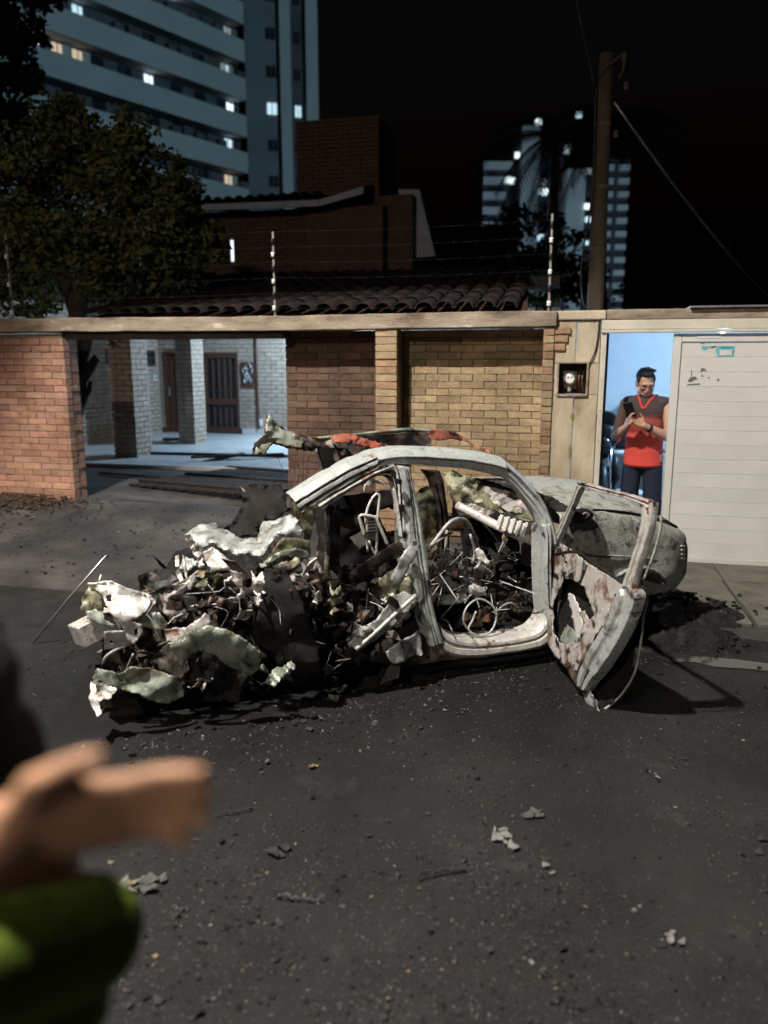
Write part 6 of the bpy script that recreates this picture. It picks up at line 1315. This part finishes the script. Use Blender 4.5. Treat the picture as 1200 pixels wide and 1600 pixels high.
ctubed('belt_line', [(868, 866, .004), (900, 862, .0), (930, 882, .0), (960, 902, .0), (974, 912, .0)], .007, 'soot', 20)
for (u, v) in ((880, 868), (888, 858), (884, 878), (902, 1042), (894, 1036), (876, 940), (962, 930), (925, 1000)):
    car.part('bolt_hole', MB().ball(dpx(u, v, .014), (.008, .008, .008), 8, 6), M['soot'], door)
# wing mirror seen through the door window
mo = cpx(902, 803, -.02)
mi = car.part('wing_mirror', MB().ball((mo.x, mo.y-.02, mo.z), (.095, .05, .055), 20, 12), M['grey'], sm=True)
car.part('mirror_bezel', MB().ball((mo.x-.02, mo.y-.055, mo.z), (.085, .03, .044), 20, 12), M['soot'], parent=mi, sm=True)
car.part('mirror_glass', MB().ball((mo.x+.0, mo.y-.078, mo.z+.005), (.030, .012, .020), 16, 10), M['pink'], parent=mi, sm=True)

# ------------------------------------------------------------------ people
def chain(mb, pts, rs, n=12):
    P = [Vector(p) for p in pts]
    for i in range(len(P)-1):
        L = (P[i+1]-P[i]).length; k = max(2, int(L/(min(rs[i], rs[i+1])*.45)))
        for j in range(k+1):
            t = j/k; mb.ball(P[i].lerp(P[i+1], t), rs[i]+(rs[i+1]-rs[i])*t, n, 8)
def remesh(o, vox, it=6):
    m = o.modifiers.new('join', 'REMESH'); m.mode = 'VOXEL'; m.voxel_size = vox; m.use_smooth_shade = True
    s = o.modifiers.new('smooth', 'SMOOTH'); s.factor = .5; s.iterations = it
    return o
def hand(mb, wrist, fwd, palm_n, side, sc=1.0, curl=(.5, .55, .6, .7), thumb=.6):
    """palm with four fingers of different length and a thumb from its side. fwd: along the palm, palm_n: out of the palm, side: towards the thumb"""
    w = Vector(wrist); f = Vector(fwd).normalized(); n = Vector(palm_n).normalized(); n = (n-f*n.dot(f)).normalized(); s = Vector(side); s = (s-f*s.dot(f)-n*s.dot(n)).normalized()
    for k in range(4):
        o = s*(.030-.020*k)*sc; chain(mb, [w+o*.55, w+o*.9+f*.045*sc, w+o+f*.085*sc], [.017*sc, .015*sc, .0115*sc], 8)
        L = (.072, .080, .074, .058)[k]*sc; c = curl[k]; p = w+o+f*.088*sc; d = f.copy(); pts = [p]
        for j, q in enumerate((.42, .33, .25)):
            a = c*(.7+.5*j)*.9; d = (d*math.cos(a)+n*math.sin(a)).normalized(); pts.append(pts[-1]+d*L*q)
        chain(mb, pts, [.0098*sc, .0092*sc, .0085*sc, .0072*sc], 8)
    b = w+s*.030*sc+f*.02*sc; d = (s*.75+f*.6+n*.25).normalized(); p2 = b+d*.035*sc; d2 = (s*.25+f*.85+n*thumb).normalized()
    chain(mb, [b-s*.01*sc, p2, p2+d2*.032*sc, p2+d2*.055*sc], [.016*sc, .0125*sc, .011*sc, .009*sc], 8)
def head_parts(c, rotm, sc=1.0):
    """skull, jaw, nose, ears, brow, lips as one volume, plus hair and eyes"""
    c = Vector(c); T_ = lambda p: c+rotm @ (Vector(p)*sc); mb = MB()
    def bl(p, r, n=16, m=12):
        t = MB().ball((0, 0, 0), [x*sc for x in r], n, m); mb.add([T_(p)+rotm @ Vector(v) for v in t.v], t.f)
    bl((0, -.012, .028), (.074, .094, .088)); bl((0, .018, -.028), (.062, .068, .078)); bl((0, .048, -.078), (.040, .036, .030)); bl((0, .066, -.088), (.022, .018, .018))
    bl((0, .082, .020), (.058, .020, .014)); bl((0, .096, -.012), (.011, .016, .024), 10, 8); bl((0, .108, -.026), (.015, .013, .011), 10, 8)
    for s in (-1, 1):
        bl((s*.040, .068, -.018), (.024, .022, .02), 10, 8); bl((s*.077, -.006, -.008), (.010, .022, .032), 10, 8); bl((s*.056, .03, -.06), (.018, .03, .03), 10, 8)
    bl((0, .090, -.052), (.026, .010, .006), 10, 6); bl((0, .088, -.062), (.022, .011, .007), 10, 6)
    hr = MB()
    def hb(p, r):
        t = MB().ball((0, 0, 0), [x*sc for x in r], 18, 12); hr.add([T_(p)+rotm @ Vector(v) for v in t.v], t.f)
    hb((0, -.030, .052), (.083, .092, .080)); hb((0, .030, .098), (.060, .052, .026)); hb((0, -.062, -.010), (.070, .052, .058))
    for s in (-1, 1): hb((s*.064, .008, .042), (.018, .034, .04))
    for k in range(26):
        a = k*2.4; r_ = .02+.05*((k*37) % 10)/10; hb((math.cos(a)*r_, -.01+math.sin(a)*r_*1.1, .118-.02*((k*13) % 5)/5), (.018, .018, .012))
    ey = MB()
    for s in (-1, 1):
        t = MB().ball((0, 0, 0), [.009*sc, .004*sc, .004*sc], 10, 8); ey.add([T_((s*.031, .084, .001))+rotm @ Vector(v) for v in t.v], t.f)
    return mb, hr, ey, T_
# the man in the doorway, looking at his phone
man = Frame(tuple(WALL.w(2.30, .42, 0))[:2], math.atan2(-.50, .866)+math.pi)      # x = his right, y = the way he faces
th = Thing('person', 'person in red and brown sleeveless jersey and glasses using a phone in the doorway', 'person', frame=man, base=(0, 0, .06))
Z0 = .06
hd, hr, ey, HT = head_parts((.012, .045, 1.505+Z0), Matrix.Rotation(R(26), 3, 'Z') @ Matrix.Rotation(R(-20), 3, 'X'), .98)
b = MB(); b.add(hd.v, hd.f)
chain(b, [(0, -.005, 1.34+Z0), (.002, .01, 1.40+Z0), (.008, .028, 1.46+Z0)], [.062, .054, .052])
def torso(b, g):
    for (x, y, z, rx, ry, rz) in ((0, 0, .90, .155, .110, .12), (0, .006, 1.02, .145, .105, .12), (0, .008, 1.14, .155, .110, .12), (0, .0, 1.25, .170, .110, .11), (0, -.01, 1.33, .150, .085, .07), (.12, -.01, 1.325, .07, .06, .055), (-.12, -.01, 1.325, .07, .06, .055)):
        b.ball((x, y, z+Z0), (rx+g, ry+g, rz+g), 18, 12)
torso(b, 0)
RS, RE, RW = (.185, .0, 1.315+Z0), (.235, .10, 1.03+Z0), (.085, .285, 1.145+Z0)
LS, LE, LW_ = (-.185, .0, 1.315+Z0), (-.225, .10, 1.04+Z0), (-.045, .27, 1.15+Z0)
for (S, E_, Wr) in ((RS, RE, RW), (LS, LE, LW_)):
    chain(b, [S, E_], [.052, .041]); chain(b, [E_, Vector(E_).lerp(Vector(Wr), .35), Wr], [.041, .043, .027])
hand(b, RW, (-.10, .35, .9), (-.85, -.2, .1), (-.1, .85, -.2), .95, (.55, .6, .65, .7)); hand(b, LW_, (.75, .35, .45), (.1, .6, .4), (.2, -.2, .9), .95, (.25, .3, .35, .45), .3)
for s in (-1, 1):
    chain(b, [(s*.085, 0, .86+Z0), (s*.10, .012, .47+Z0)], [.092, .062]); chain(b, [(s*.10, .012, .47+Z0), (s*.105, -.005, .32+Z0), (s*.108, -.01, .09+Z0)], [.060, .062, .040]); chain(b, [(s*.108, -.02, .05+Z0), (s*.118, .13, .035+Z0)], [.040, .032])
body = remesh(th.part('body', b, M['skin'], sm=True), .0075, 4)
th.part('hair', hr, M['hair'], sm=True); remesh(th.o.children[-1], .006, 2); th.part('eyes', ey, M['black'], sm=True)
j = MB(); torso(j, .014)
for s in (-1, 1): j.ball((s*.155, -.005, 1.335+Z0), (.062, .068, .055), 14, 10)
[j.ball((0, .004, .79+.03*q+Z0), (.176-.0012*q, .132, .05), 20, 10) for q in range(9)]
js = remesh(th.part('jersey', j, None, sm=True), .009, 5); js.data.materials.append(M['jersey'])
vn = th.part('collar', MB().tube(spline([(-.085, -.01, 1.40+Z0), (-.055, .06, 1.375+Z0), (.0, .118, 1.285+Z0), (.055, .06, 1.375+Z0), (.085, -.01, 1.40+Z0)], 22), .011, 8), M['collar'], sm=True)
t = MB()
t.ball((0, 0, .80+Z0), (.150, .108, .11), 18, 12)
for s in (-1, 1): chain(t, [(s*.085, 0, .84+Z0), (s*.102, .01, .47+Z0), (s*.108, -.01, .10+Z0)], [.090, .085, .066])
remesh(th.part('trousers', t, M['navy'], sm=True), .01, 5)
sh_ = MB()
for s in (-1, 1): chain(sh_, [(s*.108, -.045, .045+Z0), (s*.118, .16, .035+Z0)], [.046, .036])
remesh(th.part('shoes', sh_, M['black'], sm=True), .008, 3)
gls = MB()
for s in (-1, 1):
    ring = [HT((s*.031+.023*math.cos(q*.524), .100, .0+.017*math.sin(q*.524))) for q in range(13)]; gls.tube(ring, .0014, 6); gls.tube([HT((s*.054, .098, .004)), HT((s*.078, .0, .006))], .0022, 6)
gls.tube([HT((-.009, .104, .003)), HT((.009, .104, .003))], .0022, 6); th.part('glasses', gls, M['black'], sm=True)
wt = Vector(LE).lerp(Vector(LW_), .80); ax = (Vector(LW_)-Vector(LE)).normalized(); th.part('wristwatch', MB().tube([wt-ax*.012, wt+ax*.012], .036, 16), M['black'], sm=True)
ph = Thing('mobile_phone', 'black mobile phone held up by the person in the doorway', 'phone', frame=man, base=(.075, .36, 1.27+Z0))
pr = Matrix.Rotation(R(12), 3, 'Y') @ Matrix.Rotation(R(-35), 3, 'X')
ph.part('case', MB().box(.025, .105, .355, .364, 1.205+Z0, 1.365+Z0, pr), M['black'], bev=.003)
ph.part('screen', MB().box(.029, .101, .3535, .3548, 1.212+Z0, 1.358+Z0, pr, piv=(.065, .3595, 1.285+Z0)), M['winblue'])

# bystander close to the camera, out of focus
by = Frame((-.492, .80), R(0))
th = Thing('person', 'blurred bystander in lime green top raising a hand at the left edge', 'person', frame=by, base=(0, 0, 0))
hd, hr, ey, HT = head_parts((0, .0, 1.355), Matrix.Rotation(R(24), 3, 'Z'), 1.0)
b = MB(); b.add(hd.v, hd.f); chain(b, [(0, -.02, 1.18), (0, -.01, 1.30)], [.055, .050])
for (z, rx, ry) in ((.74, .15, .10), (.86, .135, .095), (.98, .145, .10), (1.08, .155, .10), (1.15, .14, .075)): b.ball((0, 0, z), (rx, ry, .09), 16, 10)
S, E_, Wr = (.150, -.01, 1.10), (-.02, -.30, 1.23), (.198, -.262, 1.392)
chain(b, [S, E_], [.048, .040]); chain(b, [E_, Vector(E_).lerp(Vector(Wr), .4), Wr], [.040, .042, .029])
hand(b, Wr, (.90, .10, .14), (.1, -.9, -.35), (.1, -.3, .95), 1.0, (.04, .12, .20, .34), .0)
chain(b, [(-.155, -.01, 1.14), (-.20, .02, .88), (-.17, .12, .68)], [.048, .040, .027]); hand(b, (-.17, .12, .68), (.02, .15, -1), (1, .2, 0), (.2, 1, .1), 1.0)
for s in (-1, 1): chain(b, [(s*.08, 0, .72), (s*.09, .01, .40), (s*.09, -.01, .08)], [.085, .056, .036]); chain(b, [(s*.09, -.02, .04), (s*.10, .13, .03)], [.036, .028])
remesh(th.part('body', b, M['skin2'], sm=True), .0085, 4)
hb_m = MB(); hb_m.add(hr.v, hr.f)
for k in range(40):
    a = R(60+300*k/39); hb_m.ball((math.sin(a)*.078, math.cos(a)*.088-.01, 1.29+.02*math.sin(k*3)), (.028, .028, .075), 8, 8)
remesh(th.part('hair', hb_m, M['hair'], sm=True), .010, 3); th.part('eyes', ey, M['black'], sm=True)
j = MB()
for (z, rx, ry) in ((.74, .165, .115), (.86, .15, .11), (.98, .16, .115), (1.06, .165, .112), (1.10, .14, .086)): j.ball((0, 0, z), (rx, ry, .09), 16, 10)
chain(j, [(.14, -.01, 1.09), (.06, -.14, 1.15)], [.070, .068]); chain(j, [(-.15, -.01, 1.14), (-.18, .0, 1.0)], [.064, .06])
remesh(th.part('shirt', j, M['greencloth'], sm=True), .011, 5)
t = MB(); t.ball((0, 0, .68), (.165, .12, .12), 16, 10)
for s in (-1, 1): chain(t, [(s*.08, 0, .70), (s*.09, .01, .40), (s*.09, -.01, .09)], [.10, .078, .06])
remesh(th.part('trousers', t, M['orangecloth'], sm=True), .011, 5)
sh_ = MB()
for s in (-1, 1): chain(sh_, [(s*.09, -.04, .04), (s*.10, .15, .032)], [.042, .034])
remesh(th.part('shoes', sh_, M['black'], sm=True), .009, 3)

# ------------------------------------------------------------------ loose things on the ground
def gp_(u, v, z=0.0):
    r = ray(u, v); t = (z-CAMZ)/r.z; return r*t+Vector((0, 0, CAMZ))
# blown-in slatted gate and boards in the yard
th = Thing('fallen_gate', 'charred slatted wooden gate blown flat inside the gateway', 'gate', frame=WALL, base=(-1.9, 1.5, .36))
rot = Matrix.Rotation(R(-20), 3, 'Z') @ Matrix.Rotation(R(-1.6), 3, 'Y'); pv_ = Vector((-2.0, 1.45, .40))
for k in range(13): th.part('slat', MB().box(-3.0+k*.155, -3.0+k*.155+.125, .55, 2.35, .385, .407, rot, pv_), M['char'], bev=.003)
for y in (.75, 1.45, 2.15): th.part('batten', MB().box(-3.02, -.98, y-.04, y+.04, .4085, .432, rot, pv_), M['char'], bev=.003)
def board(lb, u, v, z, L, w, ang, h=.022, fr=WALL, tilt=0):
    c = gp_(u, v, z); th_ = single('board', MB().box(-L/2, L/2, -w/2, w/2, 0, h, Matrix.Rotation(tilt, 3, 'Y')).mesh('board'), M['char'], lb, 'board', 'charred boards', bev=.004)
    th_.location = (c.x, c.y, z+abs(math.sin(tilt))*L/2+.004); th_.rotation_euler = (0, 0, ang); return th_
board('short charred board lying on the pavement outside the gateway', 266, 812, .20, .48, .13, R(66), .03, tilt=R(-4))
board('long charred lath lying across the porch floor behind the pillars', 345, 712, .395, 2.4, .07, R(-10), .03)
board('charred lath crossing another on the porch near the glazed door', 372, 714, .425, 1.3, .07, R(18), .03)
board('dark board leaning low by the yard step under the roof flap', 350, 722, .36, .6, .12, R(30), .03, tilt=R(-8))
board('small dark heap board under the brown door', 278, 688, .395, .5, .14, R(8), .04)
board('narrow burnt lath on the yard left of the fallen gate', 215, 745, .355, 1.2, .05, R(-24), .02)
# weeds and dead leaves at the foot of the pier
mb = MB(); rg = random.Random(31)
for i in range(1300):
    s = -4.6+abs(rg.gauss(0, .5))*1.0+rg.uniform(0, .5); d = -.03-abs(rg.gauss(0, .16)); flake(mb, (s, d, wz(s, d)+.01+rg.uniform(0, .05)*math.exp(d*6)), rg.uniform(.012, .035), rg)
single('leaf_litter', mb, M['twig'], 'brown leaf litter along the foot of the left pier', 'litter', kind='stuff', frame=WALL, base=(-4, -.1, .3))
# ash heap fallen from the front wheel
c = gp_(1045, 985, .05)
mb = MB(); n_ = 46
for jj in range(n_+1):
    for ii in range(n_+1):
        a, b_ = ii/n_*2-1, jj/n_*2-1; q = Vector((a*5, b_*5, 3)); e = max(0, 1-(a*a+b_*b_*1.1+.35*noise.noise(q*.5)))
        x, y = c.x+.05+a*.52, c.y+.15+b_*.40
        mb.v.append((x, y, -.02+.085*smooth(4.25, 4.9, y)+.12*e**.8+e*.05*noise.noise(q*2)+e*.03*noise.noise(q*5)))
for jj in range(n_):
    for ii in range(n_): a = jj*(n_+1)+ii; mb.f.append((a, a+1, a+n_+2, a+n_+1))
single('ash_heap', mb, M['clinker'], 'heap of black ash and burnt rubber beside the front wheel', 'ash heap', base=(c.x, c.y, 0), sm=True)
mb = MB(); rg = random.Random(5)
for i in range(260):
    a = rg.uniform(0, 6.28); r_ = abs(rg.gauss(0, .38)); x, y = c.x+.1+math.cos(a)*r_*1.3, c.y+.12+math.sin(a)*r_*.8
    rock(mb, (x, y, (.10 if y > 4.8 else .01)+.16*math.exp(-(r_/.3)**2)), rg.uniform(.008, .03), rg)
single('ash_crumbs', mb, M['clinker'], 'black crumbs scattered around the ash heap', 'ash', kind='stuff')
# standing water in the gutter
mb = MB(); top = []
for (u, v) in ((1030, 1026), (1060, 1022), (1100, 1026), (1150, 1030), (1196, 1036), (1230, 1044), (1200, 1048), (1160, 1044), (1120, 1042), (1085, 1034), (1050, 1034)): top.append(gp_(u, v, .006))
mb.add(top+[p-Vector((0, 0, .005)) for p in top], [tuple(range(11)), tuple(reversed(range(11, 22)))]+[(k, (k+1) % 11, 11+(k+1) % 11, 11+k) for k in range(11)])
wm = mat('puddle_water', (.03, .03, .028), 3, 2, .08, bump=.02, spec=.9, rvar=.05)
single('puddle', mb, wm, kind='structure', label='thin strip of water in the gutter by the right kerb')
# leaning rod
a = gp_(52, 1004, .01); r_ = ray(166, 868); t_ = 4.62/r_.y; b = r_*t_+Vector((0, 0, CAMZ))
single('metal_rod', MB().tube([a, a.lerp(b, .5)+Vector((0, 0, .012)), b], .007, 8), M['steel'], 'thin bent metal rod leaning out of the wreck at the left', 'rod', base=tuple(a), sm=True)
# fragments: the larger ones one by one
def scrap(lb, u, v, size, m_, seed, kind='flake', z=0.0, n=4, cat='debris'):
    rg = random.Random(seed); p = gp_(u, v, z); mb = MB()
    if kind == 'flake':
        for k in range(n): flake(mb, (rg.gauss(0, size*.6), rg.gauss(0, size*.45), 0), size*rg.uniform(.35, .8), rg)
    elif kind == 'strip':
        pts = [Vector((x, rg.uniform(-.25, .25)*size*.3, size*.10+abs(rg.gauss(0, .12))*size)) for x in [size*(q/6-1) for q in range(13)]]; mb.tube(spline(pts, 26), [size*.05*rg.uniform(.5, 1.5) for _ in range(26)], 6)
    else:
        for k in range(n): rock(mb, (rg.gauss(0, size*.4), rg.gauss(0, size*.4), size*.15), size*rg.uniform(.3, .6), rg)
    o = single('debris_scrap', mb.mesh('debris_scrap'), M[m_], lb, cat, 'scraps on the road', base=(0, 0, 0)); o.location = p; o.rotation_euler = (0, 0, rg.uniform(0, 6.28)); return o
for i, a in enumerate((
    ('pale pinkish torn scrap on the road right of centre', 788, 1310, .040, 'paleash', 'flake', 12), ('white crumpled scrap near the lower right of the road', 1050, 1462, .028, 'paleash', 'flake', 5),
    ('cluster of pale flakes on the road at lower left', 190, 1385, .06, 'paleash', 'flake', 10), ('tan chip lying beside the flake cluster at lower left', 198, 1390, .03, 'tanflake', 'flake', 3),
    ('grey ash flakes right of the tan chip at lower left', 232, 1385, .045, 'greyflake', 'flake', 9), ('dark curled leaf-like scrap left of centre road', 432, 1334, .045, 'darkflake', 'flake', 3),
    ('long grey twisted strip on the road left of centre', 468, 1408, .075, 'greyflake', 'strip', 1), ('thin dark twig-like strip near the road centre', 690, 1368, .09, 'darkflake', 'strip', 1),
    ('dark wrinkled strip on the road under the rear wreck', 365, 1272, .07, 'darkflake', 'strip', 1), ('orange-brown chip on the road left of centre', 490, 1198, .03, 'tanflake', 'flake', 4),
    ('pale ash smear piece in front of the sill shadow', 524, 1092, .05, 'paleash', 'flake', 6), ('thin pale splinter in front of the rear door', 560, 1104, .045, 'greyflake', 'strip', 1),
    ('small white chip on the lower left road', 316, 1414, .014, 'paleash', 'rock', 1), ('grey flakes along the road right of centre', 832, 1272, .045, 'greyflake', 'flake', 6), ('pale flat flake on the road below the pinkish scrap', 856, 1358, .025, 'paleash', 'flake', 2),
    ('tan pebble at the bottom edge of the road', 712, 1508, .016, 'tanflake', 'rock', 1), ('tan chip with a dark side near the bottom centre', 612, 1565, .014, 'tanflake', 'rock', 1),
    ('pale chip on the road below the door tip', 1026, 1213, .02, 'paleash', 'flake', 2), ('white chips in a pair on the right road', 995, 1422, .022, 'paleash', 'rock', 3), ('black curled scrap in front of the sill', 715, 1112, .035, 'darkflake', 'flake', 3), ('pale rubble piece just right of the ash heap', 1140, 965, .03, 'paleash', 'flake', 3), ('tangle of burnt wire beside the ash heap', 1078, 1003, .07, 'greyflake', 'strip', 1))):
    scrap(a[0], a[1], a[2], a[3], a[4], 900+i, a[5], .1 if a[2] < 970 else .004, a[6])
# and the uncountable rest
rg = random.Random(55); mbs = {k: MB() for k in ('paleash', 'tanflake', 'greyflake', 'darkflake', 'clinker')}
for i in range(26000):
    u = rg.uniform(-60, 1260); v = 1075+560*rg.random()**.85 if rg.random() < .82 else rg.uniform(1000, 1110); p = gp_(u, v)
    if noise.noise(Vector((p.x*1.6, p.y*1.6, 0))) < rg.uniform(-.55, .35): continue
    k = rg.choices(list(mbs), (12, 6, 34, 28, 20))[0]; sz = min(.012, .0014*math.exp(abs(rg.gauss(0, .62)))*(1.2 if k != 'paleash' else .95))
    if k in ('darkflake', 'clinker'): sz *= 1.8
    (flake if rg.random() < .5 and sz > .004 else rock)(mbs[k], (p.x, p.y, sz*.25), sz, rg)
for i in range(1500):     # denser crumbs round the wreck
    t_ = rg.uniform(-1.9, 1.9); y = -abs(rg.gauss(.0, .28))+.05; p = CAR.w(t_, y-.15*(t_ < -.2), 0); k = rg.choices(list(mbs), (3, 2, 14, 40, 40))[0]
    sz = .0042*math.exp(abs(rg.gauss(0, .7)))*.9; (flake if rg.random() < .6 else rock)(mbs[k], (p.x, p.y, sz*.3), min(sz, .03), rg)
for i in range(1200):     # and behind it on the pavement
    s = rg.uniform(-4.2, 1.2); d = rg.uniform(-1.75, -.1); k = rg.choices(list(mbs), (2, 3, 20, 40, 35))[0]; sz = .005*math.exp(abs(rg.gauss(0, .7)))
    q = WALL.w(s, d, wz(s, d)); (flake if rg.random() < .6 else rock)(mbs[k], (q.x, q.y, q.z+sz*.3), min(sz, .03), rg)
for k, nm in (('paleash', 'pale ash specks'), ('tanflake', 'tan grit'), ('greyflake', 'grey ash flakes'), ('darkflake', 'dark burnt flakes'), ('clinker', 'black clinker crumbs')):
    single('ash_grit', mbs[k], M[k], nm+' scattered over the road and pavement', 'debris', kind='stuff')
